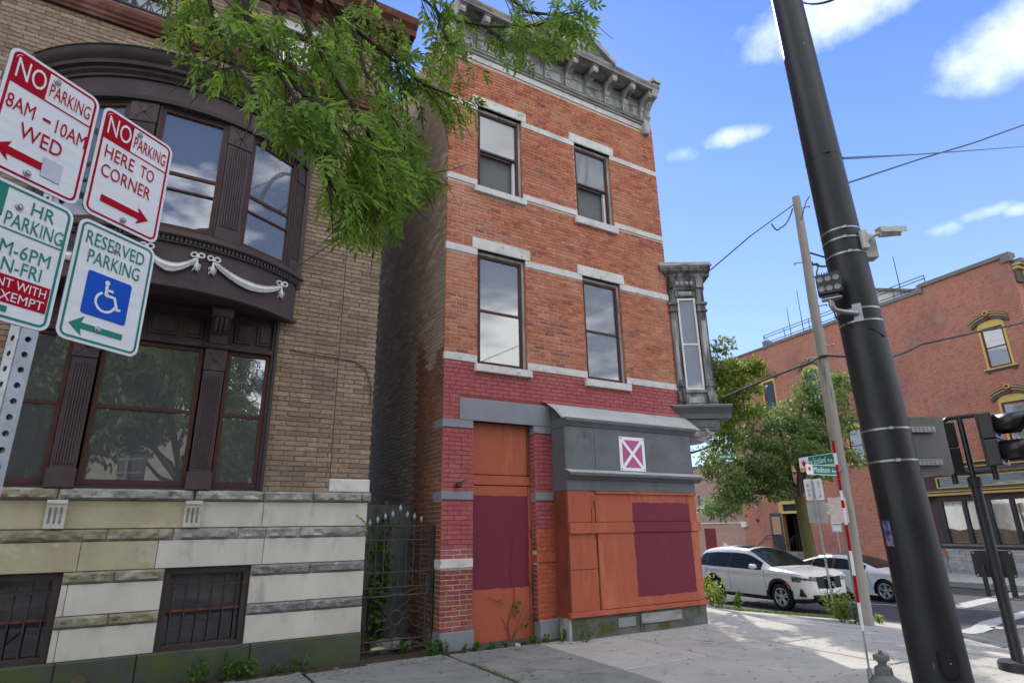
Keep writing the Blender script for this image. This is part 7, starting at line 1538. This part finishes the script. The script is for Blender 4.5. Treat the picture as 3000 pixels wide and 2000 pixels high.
for Tc_, tt, zc, xc in ((TSV, suv, 1.675, -1.55), (TSD, sed, 1.335, -1.05)):
    MB(Tc_).prism([(xc - .10, zc - .04), (xc + .12, zc - .04), (xc - .06, zc + .065), (xc - .10, zc + .06)], -.015, .015, 'y').build('roof_fin', M['car_white'], tt, bevel=.004)
# ------------------------------------------------------------------ trees and plants
def leaf_mat(name, c1, c2, trans=.45, gloss=.25, c3=None):
    m = bpy.data.materials.new(name); m.use_nodes = True; t = m.node_tree; t.nodes.clear(); n = t.nodes.new; l = t.links.new
    o = n('ShaderNodeOutputMaterial'); g = n('ShaderNodeNewGeometry'); oi = n('ShaderNodeObjectInfo'); at = n('ShaderNodeAttribute'); at.attribute_name = 'var'
    nz = n('ShaderNodeTexNoise'); nz.inputs['Scale'].default_value = 1.6; nz.inputs['Detail'].default_value = 5; l(g.outputs['Position'], nz.inputs['Vector'])
    ad = n('ShaderNodeMath'); ad.operation = 'ADD'; l(at.outputs['Fac'], ad.inputs[0]); l(oi.outputs['Random'], ad.inputs[1]); fr = n('ShaderNodeMath'); fr.operation = 'FRACT'; l(ad.outputs[0], fr.inputs[0])
    av = n('ShaderNodeMath'); av.operation = 'MULTIPLY_ADD'; l(fr.outputs[0], av.inputs[0]); av.inputs[1].default_value = .7; l(nz.outputs[0], av.inputs[2]); rg = n('ShaderNodeMapRange'); l(av.outputs[0], rg.inputs['Value']); rg.inputs['From Min'].default_value = .4; rg.inputs['From Max'].default_value = 1.15
    mx = n('ShaderNodeMix'); mx.data_type = 'RGBA'; l(rg.outputs[0], mx.inputs['Factor']); mx.inputs[6].default_value = tuple(c1) + (1,); mx.inputs[7].default_value = tuple(c2) + (1,)
    d = n('ShaderNodeBsdfPrincipled'); d.inputs['Roughness'].default_value = .45; d.inputs['Specular IOR Level'].default_value = gloss; l(mx.outputs[2], d.inputs['Base Color'])
    tr = n('ShaderNodeBsdfTranslucent'); hv = n('ShaderNodeHueSaturation'); hv.inputs['Value'].default_value = 1.5; hv.inputs['Hue'].default_value = .485; l(mx.outputs[2], hv.inputs['Color']); l(hv.outputs[0], tr.inputs['Color'])
    ms = n('ShaderNodeMixShader'); ms.inputs[0].default_value = trans; l(d.outputs[0], ms.inputs[1]); l(tr.outputs[0], ms.inputs[2]); l(ms.outputs[0], o.inputs['Surface']); return m
M['ash_leaf'] = leaf_mat('ash_leaf', (.070, .145, .022), (.23, .37, .055), .5)
M['locust_leaf'] = leaf_mat('locust_leaf', (.065, .125, .045), (.19, .27, .075), .45)
M['pale_leaf'] = leaf_mat('pale_tree_leaf', (.09, .145, .028), (.21, .27, .05), .5)
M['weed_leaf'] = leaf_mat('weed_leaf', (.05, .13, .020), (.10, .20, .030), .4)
M['weed_bright'] = leaf_mat('sunlit_weed_leaf', (.16, .23, .03), (.30, .36, .06), .45)  # lighter copy of the weed leaf, sunlight put into its colour
M['grass'] = leaf_mat('grass_blade', (.07, .13, .022), (.14, .20, .04), .4)
M['bark'] = pm('grey_brown_bark', (.10, .085, .065), (.055, .047, .037), rough=.95, scale=9, stretch=(1, 1, .3), bump=.8, bscale=30, bd=.02)
M['bark_olive'] = pm('mossy_olive_bark', (.13, .115, .045), (.085, .075, .035), rough=.95, scale=8, stretch=(1, 1, .3), bump=.8, bscale=30, bd=.02)
M['twig'] = pm('dark_twig', (.055, .045, .034), (.035, .03, .024), rough=.9, scale=20, bump=0)
M['dry'] = pm('dry_stem', (.12, .075, .04), (.08, .05, .03), rough=.9, scale=20, bump=0)
RT = random.Random(21)
def rnd_dir(rng=RT):
    while True:
        v = Vector((rng.uniform(-1, 1), rng.uniform(-1, 1), rng.uniform(-1, 1)))
        if .05 < v.length < 1: return v.normalized()
def add_leaf(k, c, d, up, ln, w):
    """one pointed leaf folded along its rib"""
    s = d.cross(up); s = s.normalized() if s.length > 1e-4 else d.orthogonal().normalized(); nn = s.cross(d).normalized(); f = nn * w * .25
    k.add([c, c + d * ln * .35 + s * w / 2 + f, c + d * ln * .7 + s * w * .36 + f * .7, c + d * ln, c + d * ln * .7 - s * w * .36 + f * .7, c + d * ln * .35 - s * w / 2 + f, c + d * ln * .45], [(0, 6, 1), (1, 6, 2), (2, 6, 3), (3, 6, 4), (4, 6, 5), (5, 6, 0)])
def limb(k, pts, r0, r1, n=8): m = len(pts); k.tube(pts, [r0 + (r1 - r0) * i / (m - 1) for i in range(m)], n)
def wob(a, b, n, amp, rng=RT):
    out = []
    for i in range(n + 1): t = i / n; out.append(a.lerp(b, t) + (rnd_dir(rng) * amp * sin(pi * t) if 0 < i < n else Vector()))
    return out
# ---- ash tree whose drooping branches hang into the picture
ash = thing('ash_tree', 'leafy ash tree with drooping branches hanging before the row house', 'tree', (-2.7, 2.75, -.05))
kt = MB(); limb(kt, [Vector((-2.7, 2.75, -.1)), Vector((-2.68, 2.76, .5)), Vector((-2.62, 2.8, 2.2)), Vector((-2.5, 2.85, 4.2))], .21, .15, 14); kt.build('trunk', M['bark'], ash, smooth=True)
main = [Vector((-2.5, 2.85, 4.1)), Vector((-2.0, 3.0, 5.4)), Vector((-1.0, 3.25, 6.5)), Vector((.2, 3.6, 7.2)), Vector((1.1, 4.0, 7.3)), Vector((2.0, 4.5, 7.2))]
kb_ = MB(); limb(kb_, main, .12, .055, 10)
def D_of(px, py): return 4.3 + .5 * sin(px * .006) + .35 * cos(py * .008)
stems = [[(1.1, 4.0, 7.3), (860, -40), (905, 120), (985, 260), (1070, 390), (1120, 520), (1110, 640)], [(.2, 3.6, 7.2), (720, -60), (745, 90), (820, 220), (900, 340), (960, 470), (1000, 600)], [(.2, 3.6, 7.2), (610, -80), (640, 60), (690, 190), (760, 300)], [(1.1, 4.0, 7.3), (930, -40), (1010, 60), (1120, 170), (1240, 260), (1330, 300)], [(2.0, 4.5, 7.2), (1180, -60), (1290, 40), (1420, 90), (1540, 80), (1650, 60)],
    [(2.0, 4.5, 7.2), (1240, -50), (1300, 90), (1330, 190)], [(1.1, 4.0, 7.3), (800, -40), (850, 170), (930, 330), (1040, 470), (1170, 510), (1290, 500)], [(-1.0, 3.25, 6.5), (500, -70), (540, 40), (580, 140), (620, 220)], [(2.0, 4.5, 7.2), (1420, -60), (1540, 20), (1640, 30), (1700, 20)], [(1.1, 4.0, 7.3), (1000, -30), (1060, 200), (1150, 330), (1200, 430)], [(.2, 3.6, 7.2), (680, -50), (760, 160), (880, 280), (1010, 380), (1080, 560), (1050, 690)], [(2.0, 4.5, 7.2), (1090, -50), (1130, 60), (1180, 200), (1190, 330)]]
REG = [(430, -120), (550, 160), (680, 260), (790, 320), (880, 390), (950, 470), (965, 560), (1005, 650), (1055, 700), (1110, 690), (1170, 600), (1230, 540), (1310, 510), (1290, 440), (1250, 370), (1400, 300), (1395, 200), (1480, 180), (1560, 150), (1720, 110), (1730, -120)]
def inside(px, py, poly=REG):
    c = False
    for i in range(len(poly)):
        (x1, y1), (x2, y2) = poly[i - 1], poly[i]
        if (y1 > py) != (y2 > py) and px < (x2 - x1) * (py - y1) / (y2 - y1) + x1: c = not c
    return c
leafp = []
for st_ in stems:
    pts = [Vector(p) if len(p) == 3 else at_d(p[0], p[1], D_of(*p)) for p in st_]
    pts = [pts[0]] + [p + rnd_dir() * .05 for p in pts[1:]]
    limb(kb_, pts, .028, .006, 6)
    for a, b in zip(pts[1:], pts[2:]):
        for q in range(6):
            s = a.lerp(b, RT.random()); d = ((b - a).normalized() * .9 + rnd_dir() * .8 + Vector((0, 0, -.35))).normalized(); ln = RT.uniform(.25, .62); e = s + d * ln - Vector((0, 0, .06))
            mid = s.lerp(e, .5) + rnd_dir() * .03 + Vector((0, 0, .02)); limb(kb_, [s, mid, e], .006, .002, 4)
            for u in (.25, .45, .62, .78, .92, 1.0):
                p = s.lerp(mid, u * 2) if u < .5 else mid.lerp(e, u * 2 - 1); pr_ = proj(p)
                if inside(*pr_): leafp.append((p, d))
kb_.build('branches', M['twig'], ash, smooth=True)
def compound(k, T):
    """pinnate leaf: seven leaflets on a drooping stalk, along +x"""
    k.T = T; L_ = RT.uniform(.14, .22)
    ax_p = lambda t: Vector((L_ * t, 0, -.05 * t * t))
    k.tube([ax_p(0), ax_p(.5), ax_p(1)], .0013, 3, cap=False)
    for i, t in enumerate((.38, .62, .84)):
        for s in (-1, 1): add_leaf(k, ax_p(t), Vector((RT.uniform(.45, .8), s * RT.uniform(.6, .9), RT.uniform(-.5, .05))).normalized(), Vector((RT.uniform(-.3, .3), RT.uniform(-.3, .3), 1)), RT.uniform(.062, .098), RT.uniform(.023, .034))
    add_leaf(k, ax_p(1), Vector((1, 0, -.35)).normalized(), Vector((0, 0, 1)), .085, .029); k.T = None
def leaf_T(p, d):
    f = (d + rnd_dir() * .75 + Vector((0, 0, -.3))).normalized(); u = (Vector((0, 0, 1)) + rnd_dir() * .6); y = u.cross(f).normalized(); z = f.cross(y); s = RT.uniform(.7, 1.2)
    return Matrix(((f.x * s, y.x * s, z.x * s, p.x), (f.y * s, y.y * s, z.y * s, p.y), (f.z * s, y.z * s, z.z * s, p.z), (0, 0, 0, 1)))
RT.shuffle(leafp)
fo = MB(); rest = []
for i, (p, d) in enumerate(leafp):
    T = leaf_T(p, d)
    if i >= 300: fo.cv = RT.random() * .98 + .01; compound(fo, T)
    else: rest.append(T)
crown = fo.build('crown', M['ash_leaf'], ash, kind='stuff')
lms = []
for q in range(8): k = MB(); compound(k, Matrix()); lo_ = k.build('leaf', M['ash_leaf']); lms.append(lo_.data); bpy.data.objects.remove(lo_)
for i, T in enumerate(rest): o = bpy.data.objects.new('leaf', lms[i % 8]); COL.objects.link(o); o.parent = crown; o.matrix_local = T
# ---- crowns of trees further off
def crown_mesh(k, blobs, count, ls, rng, flat_=.5):
    """leaf clumps scattered in overlapping ellipsoid clusters, denser to their shells"""
    tot = sum(b[1] ** 2 for b in blobs)
    for c, r, sq in blobs:
        m = int(count * r * r / tot)
        for _ in range(m):
            d = rnd_dir(rng); rad = r * (rng.random() ** .33) * rng.uniform(.7, 1.08); p = c + Vector((d.x, d.y, d.z * sq)) * rad
            k.cv = rng.random() * .98 + .01; f = (rnd_dir(rng) + Vector((0, 0, -.25)) + d * .4).normalized(); u = (Vector((0, 0, 1)) + rnd_dir(rng) * flat_)
            for q in range(3):
                f2_ = (f + rnd_dir(rng) * .8).normalized(); add_leaf_q(k, p, f2_, u, ls * rng.uniform(.7, 1.2), ls * rng.uniform(.28, .42))
def add_leaf_q(k, c, d, up, ln, w):
    s = d.cross(up); s = s.normalized() if s.length > 1e-4 else d.orthogonal().normalized()
    k.add([c, c + d * ln * .5 + s * w / 2, c + d * ln, c + d * ln * .5 - s * w / 2], [(0, 1, 2, 3)])
R3 = random.Random(33)
LB = at_d(2378, 1650, 27.5); LB.z = FG
lt = thing('locust_tree', 'honey locust street tree with wide feathery crown before the far brick building', 'tree', tuple(LB))
Fk = at_d(2342, 1455, 27.3)
kt = MB(); limb(kt, [LB - Vector((0, 0, .1)), LB.lerp(Fk, .4) + Vector((.05, 0, 0)), Fk], .27, .20, 14); kt.build('trunk', M['bark_olive'], lt, smooth=True)
ends = [((2230, 1400), 26.8), ((2150, 1440), 26.2), ((2110, 1340), 26.0), ((2220, 1290), 27), ((2280, 1220), 27.6), ((2350, 1180), 28), ((2430, 1200), 28), ((2460, 1330), 27.6), ((2330, 1310), 26.3), ((2170, 1250), 27.5), ((2440, 1130), 28.3), ((2400, 1270), 27), ((2120, 1480), 25.6)]
kt = MB(); blobs = []
for (e, D) in ends:
    E_ = at_d(e[0], e[1], D); m1 = Fk.lerp(E_, .45) + Vector((0, 0, .25)) + rnd_dir(R3) * .2
    limb(kt, wob(Fk, m1, 3, .12, R3)[:-1] + wob(m1, E_, 3, .15, R3), .10, .025, 7)
    blobs.append((E_, R3.uniform(.75, 1.15), .62))
    for q in range(4):
        s = m1.lerp(E_, R3.uniform(.2, 1)); e2 = s + (rnd_dir(R3) + Vector((0, 0, .1))) * R3.uniform(.7, 1.3); limb(kt, wob(s, e2, 2, .08, R3), .025, .008, 5); blobs.append((e2, R3.uniform(.4, .75), .6))
kt.build('limbs', M['bark'], lt, smooth=True)
kc = MB(); crown_mesh(kc, blobs, 13000, .17, R3); kc.build('crown', M['locust_leaf'], lt, kind='stuff')
# smaller pale tree further up the side street
PB = at_d(1960, 1600, 18.6); PB.z = gz(PB.x)
pt_ = thing('pale_street_tree', 'yellow green loose leaved tree up the side street beside the oriel', 'tree', tuple(PB))
kt = MB(); tp_ = at_d(1975, 1330, 18.6); limb(kt, wob(PB - Vector((0, 0, .1)), tp_, 4, .1, R3), .20, .12, 10); kt.build('trunk', M['bark'], pt_, smooth=True)
kt = MB(); blobs = []
for e in ((2110, 1080), (2125, 1095), (2160, 1130), (2115, 1160), (2140, 1200), (2080, 1160), (2165, 1085), (2100, 1240), (2125, 1290), (2060, 1220), (2040, 1120), (1960, 1000), (1900, 1120), (1850, 950), (1980, 900), (1900, 1250), (1800, 1080), (2010, 1030)):
    E_ = at_d(e[0], e[1], 18.6 + R3.uniform(-1.2, 1.2)); limb(kt, wob(tp_, E_, 3, .15, R3), .05, .012, 6); blobs.append((E_, R3.uniform(.45, .65), .8))
    for q in range(2): blobs.append((E_ + rnd_dir(R3) * .7, R3.uniform(.2, .4), .8))
kt.build('limbs', M['bark'], pt_, smooth=True)
kc = MB(); crown_mesh(kc, blobs, 10500, .13, R3); kc.build('crown', M['pale_leaf'], pt_, kind='stuff')
# trees over the avenue behind the viewer, seen in the window glass
kt = MB(); limb(kt, [Vector((0, 0, -.2)), Vector((.1, 0, 1.5)), Vector((0, .1, 3.2))], .28, .2, 12); tproto = thing('avenue_tree', 'broad green tree standing across the avenue, mirrored in the row house windows', 'tree', (0, 0, 0), 'trees across the avenue'); kt.build('trunk', M['bark'], tproto, smooth=True)
kt = MB(); blobs = []
for q in range(16):
    a = 2 * pi * q / 16 * 2.4; E_ = Vector((cos(a) * R3.uniform(1.2, 3.2), sin(a) * R3.uniform(1.2, 3.2), R3.uniform(4.2, 8.2))); limb(kt, wob(Vector((0, .1, 3.1)), E_, 3, .25, R3), .10, .02, 6); blobs.append((E_, R3.uniform(1.0, 1.5), .8))
kt.build('limbs', M['bark'], tproto, smooth=True); kc = MB(); crown_mesh(kc, blobs, 4200, .30, R3); kc.build('crown', M['locust_leaf'], tproto, kind='stuff')
def copy_thing(root, loc, rz=0.0, sc=1.0):
    c = root.copy(); COL.objects.link(c); c.location = loc; c.rotation_euler = (0, 0, rz); c.scale = (sc, sc, sc)
    for ch in root.children:
        d = ch.copy(); COL.objects.link(d); d.parent = c
        for g in ch.children: e = g.copy(); COL.objects.link(e); e.parent = d
    return c
tproto.location = (-8.2, -11.0, -.1)
for x, y, s in ((-13.5, -12.5, 1.35), (-3.6, -12.0, 1.3), (-18.5, -10.0, 1.1), (1.2, -13.5, 1.2), (-10.5, -17.0, 1.7), (-23.5, -13, 1.3), (5.5, -11.5, 1.0), (-6.0, -18.5, 1.6)): copy_thing(tproto, (x, y, -.1), R3.uniform(0, 6), s)
# ---- weeds
def weed(P, h, n, ls, mat, label, spread=.5, group=None, name='weed', leafn=7, stem='weed_leaf', rng=R3):
    t = thing(name, label, 'weed', tuple(P), group); ks, kf = MB(), MB()
    for i in range(n):
        a = rng.uniform(0, 2 * pi); tip = P + Vector((cos(a) * spread * h * rng.uniform(.2, 1), sin(a) * spread * h * rng.uniform(.2, 1), h * rng.uniform(.55, 1.0))); b0 = P + Vector((cos(a) * .03, sin(a) * .03, -.01))
        pts = wob(b0, tip, 3, h * .06, rng); limb(ks, pts, .004, .0015, 4)
        for q in range(leafn):
            u = .2 + .8 * (q + rng.random()) / leafn; j = min(2, int(u * 3)); c = pts[j].lerp(pts[j + 1], u * 3 - j); d = (rnd_dir(rng) + Vector((cos(a), sin(a), 0)) * .4 + Vector((0, 0, .15))).normalized(); kf.cv = rng.random() * .98 + .01
            add_leaf(kf, c, d, Vector((0, 0, 1)), ls * rng.uniform(.6, 1.15), ls * rng.uniform(.38, .6))
    ks.build('stems', M[stem], t); kf.build('leaves', M[mat], t, kind='stuff'); return t
def G(px, py): p = gnd(px, py); return p
def weeds(y, mat, rows):
    for px, py, h, n, ls, lb in rows:
        p = gnd(px, py); weed(Vector((p.x * y / p.y, y, gz(0) + .01)), h, n, ls, mat, lb)
weeds(8.22, 'weed_leaf', ((590, 1935, .30, 9, .075, 'bushy green weed below the left half of the barred basement window'), (675, 1925, .28, 8, .075, 'bushy green weed below the right edge of the barred basement window'), (725, 1975, .22, 8, .09, 'broad leaved weed at the joint of the mossy plinth'), (660, 1985, .14, 5, .06, 'low weed between the two bushy weeds and the pavement'), (800, 1975, .13, 6, .05, 'small weed tuft at the middle of the mossy plinth'), (835, 1960, .10, 5, .045, 'tiny weed sprout on the mossy plinth foot'), (875, 1955, .18, 7, .05, 'yellowish weed sprig against the mossy plinth'), (905, 1940, .20, 5, .05, 'thin leafy weed stalk leaning on the mossy plinth near the gate')))
weeds(8.12, 'weed_leaf', ((1400, 1880, .12, 7, .05, 'leafy weed at the left corner of the door step'), (1440, 1905, .10, 6, .05, 'leafy weed before the left third of the door step'), (1360, 1895, .10, 6, .045, 'leafy weed before the grey plinth of the left pier'), (1560, 1850, .12, 8, .05, 'leafy weed below the dry creeper stem'), (1600, 1865, .10, 6, .04, 'small weed at the grey plinth of the right pier'), (1480, 1885, .09, 5, .045, 'small weed beside the paper cup by the door'), (1535, 1880, .07, 5, .04, 'tiny weed before the right part of the door step')))
weeds(8.22, 'weed_leaf', ((1270, 1870, .30, 8, .055, 'taller leafy weed between iron gate and painted pier'), (1265, 1895, .22, 8, .055, 'middle sized leafy weed at the gate hinge foot'), (1300, 1905, .16, 8, .055, 'short leafy weed at the corner of the painted pier plinth')))
weed(Vector((5.86, 7.82, gz(0))), .26, 9, .055, 'weed_leaf', 'dense weed clump against the left foot of the orange shopfront', .9)
weed(Vector((5.62, 8.0, gz(0))), .16, 8, .05, 'weed_leaf', 'small weed tuft between pier and orange shopfront', .9)
for px, py, h, lb in ((1180, 1915, .17, 'taller grassy tuft on the pavement before the iron gate'), (1150, 1905, .11, 'shorter grassy tuft before the iron gate')): p = gnd(px, py); weed(Vector((p.x, p.y, gz(0))), h, 6, .09, 'grass', lb, .7)
# ivy climbing in the passage and fern on the stone corner
iv = thing('ivy_vine', 'green ivy climbing the plywood behind the iron gate', 'vine', (3.22, 9.3, 0)); ki, kl = MB(), MB()
for q in range(5):
    b0 = Vector((3.1 + R3.uniform(-.12, .2), 9.34, 0)); tp2 = Vector((3.2 + R3.uniform(-.15, .2), 9.32, R3.uniform(1.2, 2.0))); pts = wob(b0, tp2, 5, .08, R3); limb(ki, pts, .006, .002, 4)
    for _ in range(34): u = R3.random() * 4.99; j = int(u); c = pts[j].lerp(pts[j + 1], u - j) + rnd_dir(R3) * .06; c.y = min(c.y, 9.38); kl.cv = R3.random(); add_leaf(kl, c, (rnd_dir(R3) + Vector((0, -.6, -.5))).normalized(), Vector((0, -1, .3)), .085, .07)
ki.build('stems', M['twig'], iv); kl.build('leaves', M['weed_leaf'], iv, kind='stuff')
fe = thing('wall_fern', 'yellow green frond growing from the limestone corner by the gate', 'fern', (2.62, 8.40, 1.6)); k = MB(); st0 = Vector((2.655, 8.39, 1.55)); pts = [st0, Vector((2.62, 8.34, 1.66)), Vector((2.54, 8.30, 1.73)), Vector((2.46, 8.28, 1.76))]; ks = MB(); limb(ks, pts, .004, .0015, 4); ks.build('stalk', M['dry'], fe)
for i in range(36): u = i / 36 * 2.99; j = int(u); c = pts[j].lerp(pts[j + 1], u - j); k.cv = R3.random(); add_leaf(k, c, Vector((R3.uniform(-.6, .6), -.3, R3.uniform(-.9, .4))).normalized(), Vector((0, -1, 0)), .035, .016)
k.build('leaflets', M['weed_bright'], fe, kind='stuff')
# bare creeper on the boarded door
cr = thing('dry_creeper', 'bare brown creeper with a few leaves clinging to the boarded door', 'vine', (4.95, YF + .1, 0)); k = MB(); yv = YF + .118
def cz_(pts, r=.006): limb(k, [Vector((x, yv - R3.uniform(0, .012), z)) for x, z in pts], r, r * .3, 5)
cz_([(4.93, -.02), (4.90, .18), (4.94, .34), (5.03, .52), (5.02, .68), (4.97, .86), (4.98, 1.15), (5.03, 1.42), (5.06, 1.60)], .008); cz_([(4.97, -.02), (5.05, .15), (5.15, .33), (5.25, .52)]); cz_([(4.99, .02), (5.12, .16), (5.22, .30), (5.32, .42)]); cz_([(4.90, .12), (4.83, .25), (4.77, .33)]); cz_([(5.0, 1.2), (5.07, 1.27), (5.12, 1.30)], .004); cz_([(4.56, .60), (4.65, .56), (4.75, .50)], .004); cz_([(4.70, .53), (4.78, .54), (4.83, .56)], .004); cz_([(5.34, .0), (5.36, .4), (5.35, .8), (5.36, 1.1)], .005)
k.build('stems', M['dry'], cr); k = MB()
for c, n, s in (((5.06, .43), 14, .06), ((5.25, .20), 9, .06), ((4.78, .51), 10, .03), ((5.05, .30), 5, .05), ((5.35, .75), 22, .035), ((5.36, .9), 16, .03), ((5.35, .25), 6, .05)):
    for _ in range(n): k.cv = R3.random(); add_leaf(k, Vector((c[0] + R3.uniform(-.05, .05), yv - .02 - R3.random() * .02, c[1] + R3.uniform(-.08, .08))), (rnd_dir(R3) + Vector((0, -.5, 0))).normalized(), Vector((0, -1, .2)), s, s * .55)
k.build('leaves', M['weed_leaf'], cr, kind='stuff')
# sunlit weeds along the side street kerb
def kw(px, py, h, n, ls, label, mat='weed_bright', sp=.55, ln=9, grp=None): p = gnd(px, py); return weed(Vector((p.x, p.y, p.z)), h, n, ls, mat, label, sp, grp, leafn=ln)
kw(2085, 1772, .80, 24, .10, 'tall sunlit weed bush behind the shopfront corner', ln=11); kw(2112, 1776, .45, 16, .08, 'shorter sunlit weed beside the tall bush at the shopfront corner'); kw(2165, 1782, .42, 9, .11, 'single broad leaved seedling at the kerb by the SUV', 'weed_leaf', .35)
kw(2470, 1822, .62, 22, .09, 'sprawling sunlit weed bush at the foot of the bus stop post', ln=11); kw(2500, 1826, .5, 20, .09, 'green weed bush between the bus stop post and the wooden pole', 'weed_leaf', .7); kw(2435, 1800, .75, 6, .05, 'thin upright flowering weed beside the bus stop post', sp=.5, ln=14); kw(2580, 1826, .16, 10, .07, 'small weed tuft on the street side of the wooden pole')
# grass in joints and along the kerb
def grass(pts, n, h, rng=R3):
    k = MB()
    for _ in range(n):
        j = rng.randrange(len(pts) - 1); a, b = Vector(pts[j]), Vector(pts[j + 1]); p = a.lerp(b, rng.random()) + Vector((rng.gauss(0, .035), rng.gauss(0, .035))); z = gz(p.x) - .01; d = Vector((rng.uniform(-.6, .6), rng.uniform(-.6, .6), 1)).normalized() * h * rng.uniform(.4, 1.1); w = Vector((rng.uniform(-1, 1), rng.uniform(-1, 1), 0)).normalized() * .004; k.cv = rng.random()
        b0 = Vector((p.x, p.y, z)); k.add([b0 - w, b0 + w, b0 + d * .6 + w * .7 + Vector((0, 0, -.002)), b0 + d * 1.0 + Vector((d.x * .3, d.y * .3, -.2 * h))], [(0, 1, 2, 3)])
    return k
gk = grass([(3.78, 7.4), (3.78, 6.9), (3.77, 6.3)], 420, .05); o = gk.build('joint_grass', M['grass'], kind='stuff'); tag(o, 'strip of short grass growing in the pavement joint', 'grass')
gk = grass([(11.75, 10.6), (11.72, 9.75), (12.2, 9.2), (12.85, 8.65), (13.2, 8.2)], 1400, .10); o = gk.build('kerb_grass', M['grass'], kind='stuff'); tag(o, 'sunlit grass fringe along the side street kerb', 'grass')
gk = grass([(2.75, 8.2), (3.6, 8.16), (4.3, 8.05), (5.6, 8.05)], 260, .035); o = gk.build('wall_grass', M['grass'], kind='stuff'); tag(o, 'sparse grass at the foot of the painted pier and door step', 'grass')
# litter
lp_ = gnd(563, 1990); pb = MB(Matrix.Translation((lp_.x * .985, lp_.y * .985, gz(0) + .035))); vs = []; nu, nv = 10, 7
for j in range(nv + 1):
    for i in range(nu): b = pi * j / nv - pi / 2; a = 2 * pi * i / nu; r_ = .055 * (1 + .35 * mnoise.noise((cos(a) * 2, sin(a) * 2, b * 2))); vs.append((r_ * 1.4 * cos(b) * cos(a), r_ * cos(b) * sin(a), r_ * .7 * sin(b)))
pb.add(vs, [(j * nu + i, j * nu + (i + 1) % nu, (j + 1) * nu + (i + 1) % nu, (j + 1) * nu + i) for j in range(nv) for i in range(nu)]); o = pb.build('crumpled_paper', pm('brown_paper', (.42, .30, .17), (.32, .22, .12), rough=.8)); tag(o, 'crumpled brown paper on the pavement by the plinth', 'litter')
cp = gnd(1515, 1902); c = MB(Matrix.Translation((cp.x, cp.y, gz(0) + .02)) @ Matrix.Rotation(.5, 4, 'X')); c.lathe([(0, 0), (.026, 0), (.034, .05), (.036, .052), (.031, .05), (.024, .004), (0, .004)], 14); o = c.build('paper_cup', pm('white_cup', (.62, .66, .66), (.45, .56, .58), rough=.5, scale=25), smooth=True); tag(o, 'small white paper cup lying before the boarded door', 'litter')
lf = MB()
for _ in range(240):
    x = R3.uniform(-.8, 5.9); y = 8.05 - abs(R3.gauss(0, .22)); add_leaf(lf, Vector((x, y, gz(x) + R3.uniform(.004, .012))), Vector((R3.uniform(-1, 1), R3.uniform(-1, 1), 0)).normalized(), Vector((0, 0, 1)), R3.uniform(.015, .05), R3.uniform(.008, .02))
o = lf.build('fallen_leaves', M['dry'], kind='stuff'); tag(o, 'scattered dry leaf litter along the foot of the walls', 'leaf litter')

# ---- houses over the avenue, behind the viewer: seen in the window glass only
for i, (x0, x1, hgt, col, lb) in enumerate(((-34, -21, 8.5, (.42, .30, .22), 'buff brick house across the avenue, mirrored in the row house windows'), (-20.7, -8, 7.2, (.34, .16, .11), 'low red brick house across the avenue behind the trees'), (-7.6, 6, 8.0, (.50, .46, .40), 'pale stone house across the avenue behind the trees'), (6.4, 22, 9.0, (.36, .20, .15), 'brick house at the far avenue corner'))):
    b = thing('avenue_house', lb, 'building', ((x0 + x1) / 2, -28, -.1)); hw = []
    n = int((x1 - x0) / 2.6)
    for f in range(2):
        for q in range(n): c = x0 + (q + .5) * (x1 - x0) / n; hw.append((c - .5, c + .5, 1.0 + f * 3.2, 2.9 + f * 3.2))
    T180 = Matrix.Translation((x0 + x1, -44, 0)) @ Matrix.Rotation(pi, 4, 'Z') 
    k = MB(T180); wall_grid(k, x0, x1, -.2, hgt, hw, -20, .2); k.build('wall', pm('avenue_wall_%d' % i, col, rough=.9, scale=3), b)
    MB(T180).box(x0, x1, -19.8, -12, -.2, hgt - .01).build('body', M['coping'], b)
    MB(T180).box(x0 - .1, x1 + .1, -20.35, -19.9, hgt, hgt + .4).build('cornice', M['coping'], b)
    for h in hw: MB(T180).box(h[0], h[1], -19.9, -19.86, h[2], h[3]).build('window', M['car_glass'], b)

# gum spots and hairline cracks on the pavement
k = MB()
for _ in range(170):
    x, y = R3.uniform(3.9, 11.5), R3.uniform(2.4, 7.7)
    if y < 2.2 + max(0, x - 9.2): continue
    r_ = R3.uniform(.006, .018); n = 8; zz_ = .0055
    k.add([(x + r_ * R3.uniform(.8, 1.2) * cos(2 * pi * q / n), y + r_ * R3.uniform(.8, 1.2) * sin(2 * pi * q / n), gz(x) + zz_) for q in range(n)], [tuple(range(n))])
o = k.build('pavement_gum', M['joint'], kind='stuff'); o.parent = side
for pts in ([(4.1, 6.9), (4.45, 6.55), (4.6, 6.2), (5.0, 5.9)], [(6.9, 7.3), (7.2, 7.0), (7.35, 6.6), (7.9, 6.3)], [(2.1, 7.6), (2.5, 7.2), (2.9, 7.1), (3.6, 6.7)], [(8.9, 5.6), (9.2, 5.2), (9.3, 4.8)]):
    P_ = []
    for a, b in zip(pts, pts[1:]):
        for i in range(6): t = i / 6; P_.append((a[0] + (b[0] - a[0]) * t + R3.uniform(-.02, .02), a[1] + (b[1] - a[1]) * t + R3.uniform(-.02, .02)))
    k = MB(); n = len(P_); vs = []
    for x, y in P_: w = R3.uniform(.0015, .005); vs += [(x - w, y - w, gz(x) + .0062), (x + w, y + w, gz(x) + .0062)]
    k.add(vs, [(2 * i, 2 * i + 1, 2 * i + 3, 2 * i + 2) for i in range(n - 1)]); o = k.build('hairline_crack', M['joint']); o.parent = side
